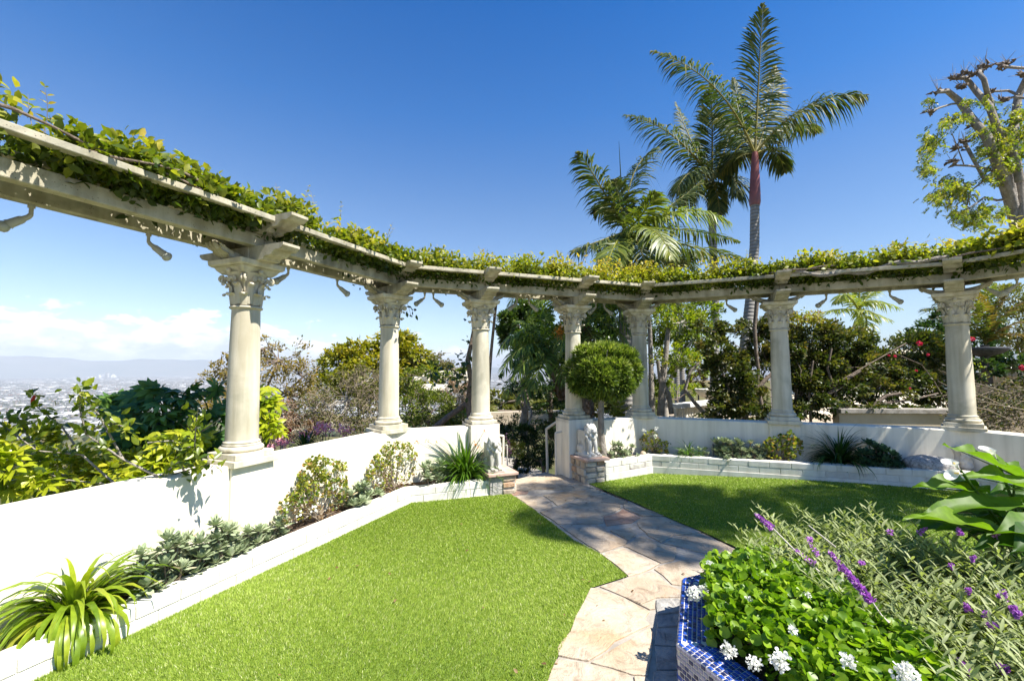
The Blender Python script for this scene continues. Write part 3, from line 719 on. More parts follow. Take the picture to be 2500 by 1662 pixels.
# block and moulded cross bracket (local x = along the run, local -y = towards the court)
ZA = zc+.432; ZB = 2.955; ZBT = 3.078; ZUT = 3.225
def bracket_profile(zb, zt, tip, root):
    """half profile of a cyma-moulded bracket end, from the bottom to the top tip"""
    h = zt-zb; P = [(root, zb), (root+.035, zb+.004)]
    n = 14
    for q in range(n+1):
        t = q/n; x = root+.035+(tip-root-.05)*t; z = zb+.012+(h*.66)*t+.011*math.sin(t*math.pi*4)
        P.append((x, z))
    P += [(tip-.012, zt-h*.22), (tip, zt-h*.20), (tip, zt)]
    return P
def bracket(mb, w, zb, zt, tip, root, cy=0.0):
    hp = bracket_profile(zb, zt, tip, root); prof = [(-x, z) for x, z in hp]+[(x, z) for x, z in hp[::-1]]
    n = len(prof); V = [(-w/2, y+cy, z) for y, z in prof]+[(w/2, y+cy, z) for y, z in prof]
    # outline runs bottom-left ... ; split in convex-ish strips for clean caps
    mb.add(V, [(k, (k+1) % n, n+(k+1) % n, n+k) for k in range(n)])
    h = len(hp)
    for side in (0, n):
        for k in range(h-1):
            q = [side+k, side+k+1, side+n-2-k, side+n-1-k]; mb.add([V[i_] for i_ in q], [(0, 1, 2, 3) if side == 0 else (3, 2, 1, 0)])
MB().box((0, 0, (ZA+ZB)/2), (.22, .30, ZB-ZA-.002)).build('top_block', M['beam'], col_r, 0.004)
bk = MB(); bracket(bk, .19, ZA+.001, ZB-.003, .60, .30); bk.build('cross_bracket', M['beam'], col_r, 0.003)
def console(mb, s):
    """scrolled acanthus console under the beams, along the run"""
    prof = []; n = 12; w = .17
    for t in np.linspace(0, 1, n):
        x = .11+.24*t; z = ZA+.028+ (ZB-ZA-.05)*(t**1.6)
        prof.append((x, z, .052*(1-.55*t)))
    V = []; cols = 6
    for k, (x, z, th_) in enumerate(prof):
        for q in range(cols+1):
            u = q/cols*2-1; y = u*w/2*(1+.18*math.sin(k*1.9)); d_ = .012*math.cos(u*math.pi*1.5)
            V.append((s*x, y, z-th_-d_))
    for k, (x, z, th_) in enumerate(prof):
        for q in range(cols+1):
            u = q/cols*2-1; V.append((s*x, u*w/2, z+th_*.6))
    m_ = cols+1; N = n*m_; F = []
    for k in range(n-1):
        for q in range(cols):
            a_ = [k*m_+q, k*m_+q+1, (k+1)*m_+q+1, (k+1)*m_+q]; F.append(a_ if s > 0 else a_[::-1]); b2 = [x_+N for x_ in a_][::-1]; F.append(b2 if s > 0 else b2[::-1])
        for q in (0, cols):
            F.append([k*m_+q, (k+1)*m_+q, N+(k+1)*m_+q, N+k*m_+q])
    mb.add(V, F, True)
    for y in (-.045, 0, .045):
        pts = []; 
        for t in np.linspace(0, 1, 14):
            a = t*4.4; rr = .034*(1-.6*t); pts.append((s*(.20+rr*math.cos(a+2.4)), y*1.1, ZA+.035+rr*math.sin(a+2.4)))
        mb.tube(pts, [.024*(1-.4*t) for t in np.linspace(0, 1, 14)], 6)
        mb.tube([(s*.33, y, ZB-.055), (s*.36, y*1.1, ZB-.028), (s*.375, y*1.1, ZB-.006)], [.028, .024, .014], 6)
for s in (-1, 1):
    cs = MB(); console(cs, s); cs.build('scroll_console', M['beam'], col_r)
labels = {0: None,
 1: 'nearest white column, large and fully sunlit, at left against open sky',
 2: 'sunlit column where the left wall meets the wall beside the gate',
 3: 'left gate column with a dark climbing stem behind its shaft',
 4: 'right gate column partly hidden by the clipped round tree',
 5: 'shaded column right of the clipped tree at the bend of the wall',
 6: 'shaded column in front of the leafy hedge, halfway along the right wall',
 7: 'rightmost column, large and shaded, with twigs crossing its shaft',
 8: 'column outside the right edge of the court view'}
def col_angle(i):
    if i in (1, 0): return TL
    if i in (3, 4): return TH
    if i == 2: return (TL+TH)/2
    if i == 5: return (TH+TR)/2
    if i == 6: return TR
    if i == 7: return (TR+TQ)/2
    return TQ
first = True
for i in (1, 2, 3, 4, 5, 6, 7, 8, 0):
    r = col_r if first else copy_tree(col_r); 
    r.location = (CP[i][0], CP[i][1], 0); r.rotation_euler = (0, 0, col_angle(i))
    r['label'] = labels[i] or 'column outside the left edge of the court view'; r['category'] = 'column'; r['group'] = 'columns carrying the pergola'
    first = False
# piers below the columns (pier of each column, slightly proud of the wall)
bpy.context.view_layer.update()
cols = {}
for o_ in COL.objects:
    if o_.name.startswith('column') and o_.parent is None:
        for i in range(9):
            if abs(o_.location.x-CP[i][0]) < 1e-3 and abs(o_.location.y-CP[i][1]) < 1e-3: cols[i] = o_
for i, r in cols.items():
    if i in (3, 4): w, zt_ = .23, Z_T-.0575
    else: w, zt_ = .215, WT-.02
    hw = .20 if i not in (3, 4) else .215
    MB().box((0, -0.005, (zt_-.6)/2), (2*w, 2*hw-.05 if i not in (3, 4) else 2*w, zt_+.6)).build('pier', M['stucco'], r, 0.012, world=False)

# ------------------------------------------------------------------ pergola beams and laths
perg = thing('pergola', 'cream concrete pergola beams and laths running along the tops of all the columns', 'pergola', (c2[0], c2[1], 0))
for a_ in range(8):
    for o1, o2 in ((.23, .13), (-.19, -.29)):
        P = span_poly(a_, a_+1, o1, o2)
        if a_ in (0, 1, 2, 3, 4, 5, 6, 7):
            # hairline joint between neighbouring beams
            d = ANG[a_]; e = D(d)*0.0015; P = [P[0]+e, P[1]-e, P[2]-e, P[3]+e]
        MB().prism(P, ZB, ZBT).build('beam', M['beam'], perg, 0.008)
    bw = .10
    for o1, o2, za, zb_ in ((.50, .42, 3.155, 3.205), (.06, -.03, 3.150, 3.200), (-.42, -.50, 3.155, 3.205)):
        P = span_poly(a_, a_+1, o1, o2); e0 = D(ANG[a_])*bw
        P = [P[0]+e0, P[1]-e0, P[2]-e0, P[3]+e0]
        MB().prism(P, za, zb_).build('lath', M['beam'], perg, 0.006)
for i in range(9):
    ub = MB(); bracket(ub, .19, ZBT+.002, ZUT, .70, .34)
    a = col_angle(i); ca, sa = math.cos(a), math.sin(a)
    ub.v = [(x*ca-y*sa+CP[i][0], x*sa+y*ca+CP[i][1], z) for x, y, z in ub.v]
    ub.build('cross_bracket', M['beam'], perg, 0.003)

# ------------------------------------------------------------------ leaf tools
def unit(v): return v/(np.linalg.norm(v, axis=-1, keepdims=True)+1e-9)
def tmpl_leaf(w=0.4, fold=0.12, droop=0.15, n=3, tipw=0.0, basew=0.15):
    """leaf along +x, length 1, folded along the midrib; returns verts, tris"""
    V = [(0, 0, 0)]; rows = []
    for i in range(1, n+1):
        t = i/(n+1); ww = w/2*math.sin(math.pi*min(1, t*0.92+0.08))**0.8; z = -droop*t*t
        rows.append(len(V)); V += [(t, ww, z+fold*ww*2), (t, 0, z), (t, -ww, z+fold*ww*2)]
    V.append((1, 0, -droop)); T = len(V)-1; F = [(0, 1, 2), (0, 2, 3)]
    F = [(0, rows[0]+1, rows[0]), (0, rows[0]+2, rows[0]+1)]
    for a, b in zip(rows[:-1], rows[1:]):
        F += [(a, a+1, b+1), (a, b+1, b), (a+1, a+2, b+2), (a+1, b+2, b+1)]
    a = rows[-1]; F += [(a, a+1, T), (a+1, a+2, T)]
    return np.array(V, float), np.array(F)
def tmpl_palmate(lobes=8, spread=2.45, w=0.33, fold=0.10, droop=0.22):
    V = [(0, 0, 0)]; F = []
    for k in range(lobes):
        a = -spread+2*spread*k/(lobes-1); L = 1.0-0.28*abs(a)/spread; ca, sa = math.cos(a), math.sin(a)
        def p(t, s, z): return (t*L*ca-s*sa, t*L*sa+s*ca, z)
        b = len(V)
        V += [p(.34, w*.34, -.01), p(.34, -w*.34, -.01), p(.36, 0, -.03), p(.68, w*.5, -droop*.4+fold*.3), p(.68, 0, -droop*.45), p(.68, -w*.5, -droop*.4+fold*.3), p(1, 0, -droop)]
        F += [(0, b+2, b), (0, b+1, b+2), (b, b+2, b+4), (b, b+4, b+3), (b+2, b+1, b+5), (b+2, b+5, b+4), (b+3, b+4, b+6), (b+4, b+5, b+6)]
        if k: F.append((0, b, b-7+1)) ; F[-1] = (0, b-7, b+1)
    return np.array(V, float), np.array(F)
def tmpl_round(n=7, cup=0.15):
    V = [(0.45, 0, 0)]; 
    for k in range(n): a = math.pi*(1-2*(k+.5)/n)*0.93; V.append((0.45+0.5*math.cos(a), 0.5*math.sin(a), cup*(0.6+0.4*math.cos(3*a))))
    F = [(0, k+2, k+1) for k in range(n-1)]+[(0, 1, n)]
    return np.array(V, float), np.array(F)
T_OV = tmpl_leaf(0.5, 0.15, 0.12, 2); T_SM = (np.array([(0, 0, 0), (.5, .26, .05), (.5, -.26, .05), (1, 0, -.08)]), np.array([(0, 2, 1), (1, 2, 3)]))
T_M = (np.array([(0, 0, 0), (.33, .25, .05), (.33, -.25, .05), (.72, .19, 0), (.72, -.19, 0), (1, 0, -.10)]), np.array([(0, 2, 1), (1, 2, 4), (1, 4, 3), (3, 4, 5)]))
T_LAN = tmpl_leaf(0.22, 0.15, 0.25, 3); T_NEE = (np.array([(0, .05, 0), (0, -.05, 0), (.6, .05, .02), (.6, -.05, .02), (1, 0, 0)]), np.array([(0, 1, 2), (1, 3, 2), (2, 3, 4)]))
T_PAL = tmpl_palmate(); T_RND = tmpl_round(); T_BIG = tmpl_leaf(0.55, 0.10, 0.22, 4)
def cloud(name, T, P, dirs, size, mat, parent=None, tint=None, up=None, roll=0.5, wide=None, kind='stuff'):
    """instances of a leaf template T at P pointing along dirs"""
    P = np.asarray(P, float); n = len(P); d = unit(np.asarray(dirs, float))
    if up is None: up = np.tile([0, 0, 1.], (n, 1))
    up = up+rng.normal(0, roll, (n, 3))
    s = unit(np.cross(up, d)); u = np.cross(d, s)
    size = np.broadcast_to(np.asarray(size, float), (n,)); w = size if wide is None else size*wide
    tv, tf = T
    V = P[:, None]+(tv[None, :, 0:1]*d[:, None])*size[:, None, None]+(tv[None, :, 1:2]*s[:, None])*w[:, None, None]+(tv[None, :, 2:3]*u[:, None])*size[:, None, None]
    F = (tf[None]+len(tv)*np.arange(n)[:, None, None]).reshape(-1, 3)
    if tint is None: tint = rng.random(n)
    o = tri_mesh(name, V.reshape(-1, 3), F, mat, parent, tint=np.repeat(np.clip(tint, 0, 1), len(tf)))
    if kind: o['kind'] = kind
    return o
def rdir(n, zb=0.0, zs=1.0):
    v = rng.normal(0, 1, (n, 3)); v[:, 2] = v[:, 2]*zs+zb; return unit(v)

LM = {
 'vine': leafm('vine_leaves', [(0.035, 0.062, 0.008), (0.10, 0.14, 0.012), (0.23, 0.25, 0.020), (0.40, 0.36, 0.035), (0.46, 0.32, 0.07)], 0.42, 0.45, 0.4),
 'vinetip': leafm('vine_tips', [(0.22, 0.20, 0.03), (0.34, 0.25, 0.04), (0.30, 0.16, 0.06)], 0.4),
 'dark': leafm('dark_leaves', [(0.010, 0.028, 0.006), (0.022, 0.052, 0.010), (0.045, 0.085, 0.014), (0.09, 0.13, 0.02)], 0.30, 0.4, 0.5),
 'boug': leafm('hedge_leaves', [(0.014, 0.030, 0.008), (0.035, 0.060, 0.012), (0.075, 0.090, 0.018), (0.16, 0.14, 0.03), (0.22, 0.11, 0.05)], 0.35, 0.4, 0.45),
 'fatsia': leafm('fatsia_dark', [(0.045, 0.11, 0.03), (0.085, 0.18, 0.04), (0.15, 0.27, 0.05)], 0.3, 0.42, 0.45),
 'fatsiay': leafm('fatsia_yellow', [(0.16, 0.24, 0.012), (0.34, 0.40, 0.018), (0.50, 0.48, 0.035)], 0.40, 0.35, 0.5),
 'hib': leafm('hibiscus_leaves', [(0.035, 0.07, 0.010), (0.12, 0.17, 0.012), (0.30, 0.34, 0.018), (0.48, 0.44, 0.035)], 0.40, 0.35, 0.5),
 'autumn': leafm('autumn_leaves', [(0.12, 0.12, 0.04), (0.22, 0.18, 0.05), (0.32, 0.22, 0.04), (0.30, 0.15, 0.06)], 0.40),
 'golden': leafm('golden_green_leaves', [(0.08, 0.11, 0.010), (0.19, 0.21, 0.012), (0.32, 0.28, 0.018), (0.42, 0.28, 0.03)], 0.35),
 'scrub': leafm('scrub_leaves', [(0.05, 0.07, 0.02), (0.12, 0.13, 0.03), (0.20, 0.19, 0.05), (0.26, 0.20, 0.12)], 0.35),
 'bush': leafm('bush_leaves', [(0.03, 0.06, 0.012), (0.09, 0.13, 0.015), (0.19, 0.22, 0.025), (0.27, 0.27, 0.06)], 0.38),
 'pink': leafm('pink_scrub', [(0.20, 0.12, 0.07), (0.32, 0.18, 0.12), (0.24, 0.18, 0.08)], 0.3),
 'palm': leafm('palm_leaflets', [(0.022, 0.045, 0.014), (0.05, 0.080, 0.020), (0.11, 0.13, 0.03), (0.26, 0.22, 0.06)], 0.28, 0.55, 0.3),
 'palmg': leafm('palm_leaflets_green', [(0.035, 0.075, 0.014), (0.08, 0.14, 0.022), (0.17, 0.24, 0.035), (0.30, 0.32, 0.06)], 0.35, 0.45, 0.4),
 'palmy': leafm('palm_leaflets_yellow', [(0.09, 0.13, 0.02), (0.18, 0.22, 0.03), (0.30, 0.30, 0.05)], 0.4, 0.4, 0.5),
 'fern': leafm('fern_brown', [(0.10, 0.09, 0.02), (0.20, 0.14, 0.035), (0.26, 0.15, 0.06)], 0.4),
 'bamboo': leafm('feathery_leaves', [(0.06, 0.11, 0.012), (0.13, 0.19, 0.016), (0.27, 0.30, 0.02), (0.40, 0.32, 0.03)], 0.45),
 'topiary': leafm('topiary_leaves', [(0.035, 0.065, 0.012), (0.10, 0.155, 0.022), (0.23, 0.29, 0.05), (0.50, 0.52, 0.17)], 0.32, 0.4, 0.5),
 'strap': leafm('strap_leaves_yellow', [(0.10, 0.18, 0.012), (0.19, 0.28, 0.018), (0.32, 0.37, 0.03), (0.42, 0.38, 0.05)], 0.38, 0.35, 0.5),
 'strapg': leafm('strap_leaves_green', [(0.045, 0.11, 0.012), (0.09, 0.18, 0.018), (0.17, 0.27, 0.03)], 0.35, 0.35, 0.5),
 'strapd': leafm('strap_leaves_dark', [(0.015, 0.045, 0.010), (0.03, 0.08, 0.014), (0.07, 0.14, 0.02)], 0.3, 0.35, 0.5),
 'succ': leafm('succulent_rosettes', [(0.17, 0.22, 0.12), (0.31, 0.37, 0.21), (0.46, 0.50, 0.34), (0.62, 0.38, 0.24)], 0.08, 0.5, 0.3, tcol=(1, 1, .8)),
 'succd': leafm('succulent_dark', [(0.03, 0.08, 0.04), (0.06, 0.13, 0.07), (0.11, 0.20, 0.10)], 0.08, 0.5, 0.3, tcol=(1, 1, .8)),
 'ger': leafm('geranium_leaves', [(0.06, 0.11, 0.012), (0.14, 0.20, 0.018), (0.26, 0.30, 0.03), (0.36, 0.34, 0.05), (0.30, 0.16, 0.07)], 0.35),
 'gerdry': leafm('geranium_dry', [(0.13, 0.07, 0.03), (0.21, 0.12, 0.055), (0.28, 0.18, 0.085)], 0.2),
 'gerg': leafm('geranium_fresh', [(0.05, 0.12, 0.008), (0.12, 0.23, 0.012), (0.23, 0.36, 0.018), (0.38, 0.48, 0.05)], 0.38, 0.4, 0.4),
 'salvia': leafm('sage_leaves', [(0.11, 0.15, 0.055), (0.21, 0.26, 0.10), (0.33, 0.37, 0.17), (0.47, 0.49, 0.29)], 0.32, 0.6, 0.2),
 'calla': leafm('calla_leaves', [(0.03, 0.085, 0.010), (0.08, 0.17, 0.012), (0.18, 0.29, 0.02)], 0.42, 0.5, 0.35),
 'camel': leafm('camellia_leaves', [(0.012, 0.040, 0.010), (0.03, 0.07, 0.014), (0.08, 0.13, 0.03)], 0.25, 0.28, 0.6),
}
PM = {
 'white': leafm('white_petals', [(0.82, 0.82, 0.78), (0.88, 0.88, 0.84)], 0.3, 0.6, 0.2, tcol=(1, 1, .95)),
 'purple': leafm('purple_flowers', [(0.34, 0.09, 0.42), (0.48, 0.17, 0.58), (0.62, 0.32, 0.70)], 0.3, 0.7, 0.2, tcol=(1, .7, 1.1)),
 'red': leafm('red_petals', [(0.55, 0.02, 0.02), (0.75, 0.05, 0.06)], 0.3, 0.5, 0.3, tcol=(1.2, .5, .5)),
 'crimson': leafm('crimson_petals', [(0.50, 0.02, 0.07), (0.68, 0.06, 0.16)], 0.3, 0.5, 0.3, tcol=(1.2, .5, .6)),
 'pink': leafm('pink_petals', [(0.90, 0.32, 0.42), (0.95, 0.55, 0.60)], 0.3, 0.6, 0.2, tcol=(1.1, .7, .8)),
 'orange': leafm('orange_petals', [(0.65, 0.20, 0.02), (0.75, 0.32, 0.05)], 0.3, 0.6, 0.2, tcol=(1.2, .8, .4)),
}

def blob_pts(n, c, r, nclump=24, cl=0.30, shell=0.55, seed=None, zmin=None):
    """points gathered in clumps over an ellipsoid: gaps between clumps stay open"""
    c = np.array(c, float); r = np.array(r, float)
    q = unit(rng.normal(0, 1, (nclump, 3))); rad_ = rng.uniform(shell, 1.0, (nclump, 1))
    C = q*rad_; k = rng.integers(0, nclump, n)
    csz = rng.uniform(0.6, 1.3, nclump)*cl
    off = unit(rng.normal(0, 1, (n, 3)))*(rng.random((n, 1))**0.45)*csz[k][:, None]
    P = C[k]+off; out = unit(off*0.6+C[k]*0.6)
    P = c+P*r
    return P, unit(out*r), C*r+c, k
def shrub(name, label, cat, base, c, r, n, T, size, lm, stem='bark', nclump=24, cl=0.3, shell=0.55, group=None, trunk=None, trad=0.03, zb=0.1, tint_bias=0.0,
          core=0, roll=0.6, leafname='foliage', limbs=10, wide=None):
    t = thing(name, label, cat, base, group=group)
    P, out, C, k = blob_pts(n, c, r, nclump, cl, shell)
    keep = P[:, 2] > base[2]-0.02; P, out, k = P[keep], out[keep], k[keep]
    n = len(P); d = unit(out+rdir(n)*0.7+np.array([0, 0, zb]))
    ct = rng.random(len(C))
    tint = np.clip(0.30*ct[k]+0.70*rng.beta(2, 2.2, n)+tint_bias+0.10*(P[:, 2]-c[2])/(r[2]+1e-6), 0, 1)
    cloud(leafname, T, P, d, rng.uniform(.65, 1.2, n)*size, LM[lm], t, tint, roll=roll, wide=wide)
    mb = MB(); b = np.array(base, float); hub = b*0.35+np.array(c)*0.65 if trunk is None else np.array(trunk, float)
    mb.tube([b, b*.5+hub*.5+rng.normal(0, trad*.8, 3), hub], [trad*1.2, trad, trad*.8], 7)
    for q in rng.permutation(len(C))[:limbs]:
        e = C[q]; m_ = hub*.5+e*.5+rng.normal(0, .06, 3)*np.array(r)
        mb.tube([hub, m_, e], [trad*.6, trad*.4, trad*.12], 5, cap=False)
    mb.build('stem', M[stem] if stem in M else LM[stem], t)
    return t

# ------------------------------------------------------------------ climbing vine on the pergola
def curve_at(u, o):
    """u runs 0..8 over the spans"""
    u = min(max(u, 0), 7.999); i = int(u); return along(i, u-i, o)
span_len = [np.linalg.norm(CP[i+1]-CP[i]) for i in range(8)]
def vine(u0, u1, label, dens, lsize, hgt, seedtint, side_extra=0.0):
    mid = curve_at((u0+u1)/2, 0); t = thing('climbing_vine', label, 'vine', (*mid, 3.1), group='vines trained over the pergola')
    us = []; ln = 0
    i0 = int(u0); segs = [(max(u0, i), min(u1, i+1), span_len[i]) for i in range(8) if min(u1, i+1) > max(u0, i)]
    P = []; Dd = []; Ti = []
    for a_, b_, L in segs:
        n = int(dens*1.75*L*(b_-a_))
        nc = max(4, int(16*L*(b_-a_))); cu = rng.uniform(a_, b_, nc); co = np.where(rng.random(nc) < .35, rng.uniform(.22, .46, nc), rng.uniform(-.56, .5, nc)); ch = rng.uniform(0.2, 1.0, nc); ct = rng.random(nc)
        k = rng.integers(0, nc, n); u = cu[k]+rng.normal(0, 0.13/L, n); o = np.clip(co[k]+rng.normal(0, 0.13, n), -.66, .72)
        # an undulating mound over the laths
        env = hgt*(0.60+0.20*np.sin(cu[k]*11.3+co[k]*4)+.16*np.sin(cu[k]*25+2))*(1-0.42*(np.abs(o)/.66)**2)
        z = 3.17+rng.random(n)**1.35*1.6*env*(.25+.95*ch[k])+rng.uniform(-0.05, .06, n)
        o = np.where(rng.random(n) < .93, np.minimum(o, .42+rng.normal(0, .02, n)), o); z = np.where(o > .46, np.maximum(z, 3.235), z)
        low = (rng.random(n) < 0.16) & (o < .40); z[low] = 3.19-rng.random(low.sum())**1.6*0.17
        for q in range(n):
            p = curve_at(u[q], o[q]); P.append((*p, z[q]))
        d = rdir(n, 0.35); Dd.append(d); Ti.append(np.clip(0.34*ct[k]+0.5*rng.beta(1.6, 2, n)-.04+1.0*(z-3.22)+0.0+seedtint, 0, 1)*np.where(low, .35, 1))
    P = np.array(P); Dd = np.concatenate(Dd); Ti = np.concatenate(Ti); n = len(P)
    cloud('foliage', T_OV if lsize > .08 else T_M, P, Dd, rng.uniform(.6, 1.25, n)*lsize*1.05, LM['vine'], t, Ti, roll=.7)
    # woody stems snaking between the laths
    mb = MB()
    for s in range(7):
        o = rng.uniform(-.45, .45); pts = []; rd = []
        uu = np.arange(u0, u1+.001, 0.09); ph = rng.uniform(0, 6, 3)
        for q, u_ in enumerate(uu):
            oo = o+.14*math.sin(u_*3.1+ph[0])+.05*math.sin(u_*9+ph[1]); p = curve_at(u_, oo)
            pts.append((*p, 3.215+.045*math.sin(u_*5+ph[2])+.02*math.sin(u_*13+ph[0])+(0.02 if s else .03))); rd.append((.021 if s < 2 else .011)*(1+.25*math.sin(u_*17+ph[1])))
        mb.tube(pts, rd, 6)
    mb.build('stem', M['bark'], t)
    # soft shoots that stand up from the top, leaves in pairs
    mb = MB(); LP = []; LD = []; LS = []
    ns = int(sum(L*(b_-a_) for a_, b_, L in segs)*13)
    for s in range(ns):
        u_ = rng.uniform(u0, u1); o = rng.uniform(-.4, .5); p = np.array([*curve_at(u_, o), 3.26+rng.uniform(0, hgt*.35)])
        L = rng.uniform(.10, .34)*(1+.3*(lsize > .085)); dr = unit(np.array([rng.normal(0, .35), rng.normal(0, .35), 1.0])); be = rng.normal(0, .25, 3)
        pts = [p+dr*L*t_+be*L*t_*t_*.5 for t_ in (0, .35, .7, 1)]; mb.tube(pts, [.003, .0025, .002, .0012], 4, cap=False)
        for q in range(int(L/.055)):
            t_ = (q+1)/(L/.055); pp = p+dr*L*t_+be*L*t_*t_*.5; a = rng.uniform(0, 6.28)
            for sg in (0, math.pi):
                LP.append(pp); LD.append((math.cos(a+sg), math.sin(a+sg), .7)); LS.append(lsize*(.95-.55*t_)*rng.uniform(.8, 1.2))
    mb.build('shoots', M['twig'], t)['kind'] = 'stuff'
    cloud('young_leaves', T_OV, LP, LD, LS, LM['vine'], t, rng.uniform(.45, 1, len(LP)), roll=.4)
    return t
vine(0.0, 1.02, 'leafy vine sprawling over the pergola at upper left, with upright shoots against the sky', 2000, .082, .27, -.03)
vine(1.0, 2.0, 'vine over the beams between the nearest column and the corner column', 2000, .072, .29, 0.0)
vine(1.98, 4.0, 'vine with reddish-green tips over the beams above the gate', 2700, .066, .34, 0.03)
vine(3.98, 5.02, 'yellowish vine stretch in front of the fan of palms', 2700, .066, .34, 0.14)
vine(5.0, 6.0, 'green vine over the first half of the right-hand beams', 2400, .07, .33, 0.04)
vine(6.0, 7.02, 'vine with a thick bare branch lying over the right-hand lath', 2300, .075, .33, 0.03)
vine(7.0, 8.0, 'vine over the beams beyond the rightmost column', 1700, .09, .34, 0.06)
# the thick bare branch over the right-hand lath, and the stem that climbs to the pergola by column six
vt = thing('vine_branch', 'thick bare grey branch sagging across the right-hand lath', 'branch', (*curve_at(6.4, .45), 3.2))
mb = MB(); pts = [np.array([*curve_at(6.02+.96*t_, .47+.03*math.sin(t_*9)), 3.245-.10*math.sin(min(1, t_*1.35)*math.pi)+.02*math.sin(t_*21)]) for t_ in np.linspace(0, 1, 22)]
mb.tube(pts, [.030+.006*math.sin(q*1.3) for q in range(22)], 8); mb.build('limb', M['bark_grey'], vt)

# ------------------------------------------------------------------ floodlights under the beams
fl = thing('floodlight', 'x', 'floodlight', (0, 0, 0))
MB().tube([(0, 0, 0), (0, 0, -.085)], .013, 10).tube([(0, 0, 0), (0, 0, -.03)], .021, 10).build('stem', M['lampmetal'], fl)
dh = unit(np.array([.8, 0, -.62]))
MB().tube([np.array([0, 0, -.078]), np.array([.012, 0, -.098]), np.array([.012, 0, -.098])+dh*.035], [.015, .017, .020], 10).build('knuckle', M['lampmetal'], fl)
p0 = np.array([.012, 0, -.098])+dh*.03
MB().tube([p0, p0+dh*.012, p0+dh*.075, p0+dh*.09], [.022, .027, .030, .036], 14).build('lamp_housing', M['lampmetal'], fl)
gl = MB(); gl.tube([p0+dh*.088, p0+dh*.10, p0+dh*.12, p0+dh*.138, p0+dh*.150, p0+dh*.156], [.024, .035, .042, .038, .024, .004], 14)
bmat = plain('frosted_bulb', (0.42, 0.42, 0.36), 0.18); gl.build('bulb', bmat, fl)
fls = [((80, 500), 0, 180, 'floodlight aimed left under the beam at the far upper left'), ((362, 573), 0, 0, 'floodlight aimed right under the beam left of the nearest column'),
 ((703, 655), 1, 190, 'floodlight just right of the nearest capital, bulb facing the court'), ((824, 688), 1, -5, 'floodlight under the beam midway between the nearest and the corner column'),
 ((1037, 716), 2, 185, 'left one of the floodlight pair between the corner and gate columns'), ((1058, 716), 2, 0, 'right one of the floodlight pair between the corner and gate columns'),
 ((1262, 729), 3, 190, 'floodlight above the gate opening, nearer the left gate column'), ((1292, 730), 3, 0, 'floodlight above the gate opening, nearer the centre'),
 ((1455, 740), 4, 190, 'left one of the floodlight pair behind the clipped tree'), ((1475, 740), 4, 0, 'right one of the floodlight pair behind the clipped tree'),
 ((1774, 732), 5, -5, 'floodlight against the feathery tree, left of the hedge column'), ((2018, 720), 6, 185, 'floodlight aimed left above the distant small palm'),
 ((2173, 710), 6, -5, 'floodlight aimed right, left of the rightmost capital'), ((2409, 690), 7, 10, 'floodlight just right of the rightmost capital'), ((2480, 668), 7, 190, 'floodlight at the right edge under the beam')]
first = True
for (px, py), sp_, az_, lab in fls:
    # find the point on the beams' mid line below which this pixel lies
    best = None
    for t_ in np.linspace(0, 1, 200):
        p = along(sp_, t_, -.24); q = p[0]/p[1]; r_ = ray(px, py); e = abs(q-r_[0]/r_[1])
        if best is None or e < best[0]: best = (e, p)
    r = fl if first else copy_tree(fl); first = False
    r.location = (best[1][0], best[1][1], ZB+.002); r.rotation_euler = (0, 0, R_(az_)+ANG[sp_]*0.6)
    r['label'] = lab; r['category'] = 'floodlight'; r['group'] = 'floodlights hanging under the pergola beams'

# ------------------------------------------------------------------ gate handrails
def rail(label, pts, rad, grp='steel handrails at the gate'):
    t = thing('handrail', label, 'handrail', tuple(pts[0][0]), group=grp)
    for k, p in enumerate(pts): MB().tube(p, rad, 10).build('post' if k == 0 else 'rail', M['railing'], t)
    return t
A0 = at(1337, 1150, 8.15); A1 = at(1334, 1047, 8.15); A2 = at(1357, 1031, 7.95); A3 = at(1371, 1029, 7.72)
rail('taller cream handrail right of the steps, fixed to the right gate pier', [[(A0[0], A0[1], -.25), tuple(A1)], [tuple(A1), tuple(A2), tuple(A3)]], .024)
B0 = at(1357, 1159, 7.42); B1 = at(1356, 1056, 7.42); B2 = at(1378, 1053, 7.5)
rail('shorter cream handrail post in front of the right gate pier', [[(B0[0], B0[1], 0), tuple(B1)], [tuple(B1), tuple(B2)]], .015)
C0 = at(1227, 1152, 7.1); C1 = at(1229, 1064, 7.1); C2_ = at(1205, 1061, 6.95)
rail('cream handrail left of the steps, behind the lion', [[(C0[0], C0[1], -.02), tuple(C1)], [tuple(C1), tuple(C2_)]], .020)
E0 = at(1239, 1150, 7.9); E1 = at(1238, 1086, 7.9)
rail('thin cream post beside the pink-flowered shrub beyond the gate', [[(E0[0], E0[1], -.3), tuple(E1)], [tuple(E1), (E1[0]-.22, E1[1]-.05, E1[2])]], .012)

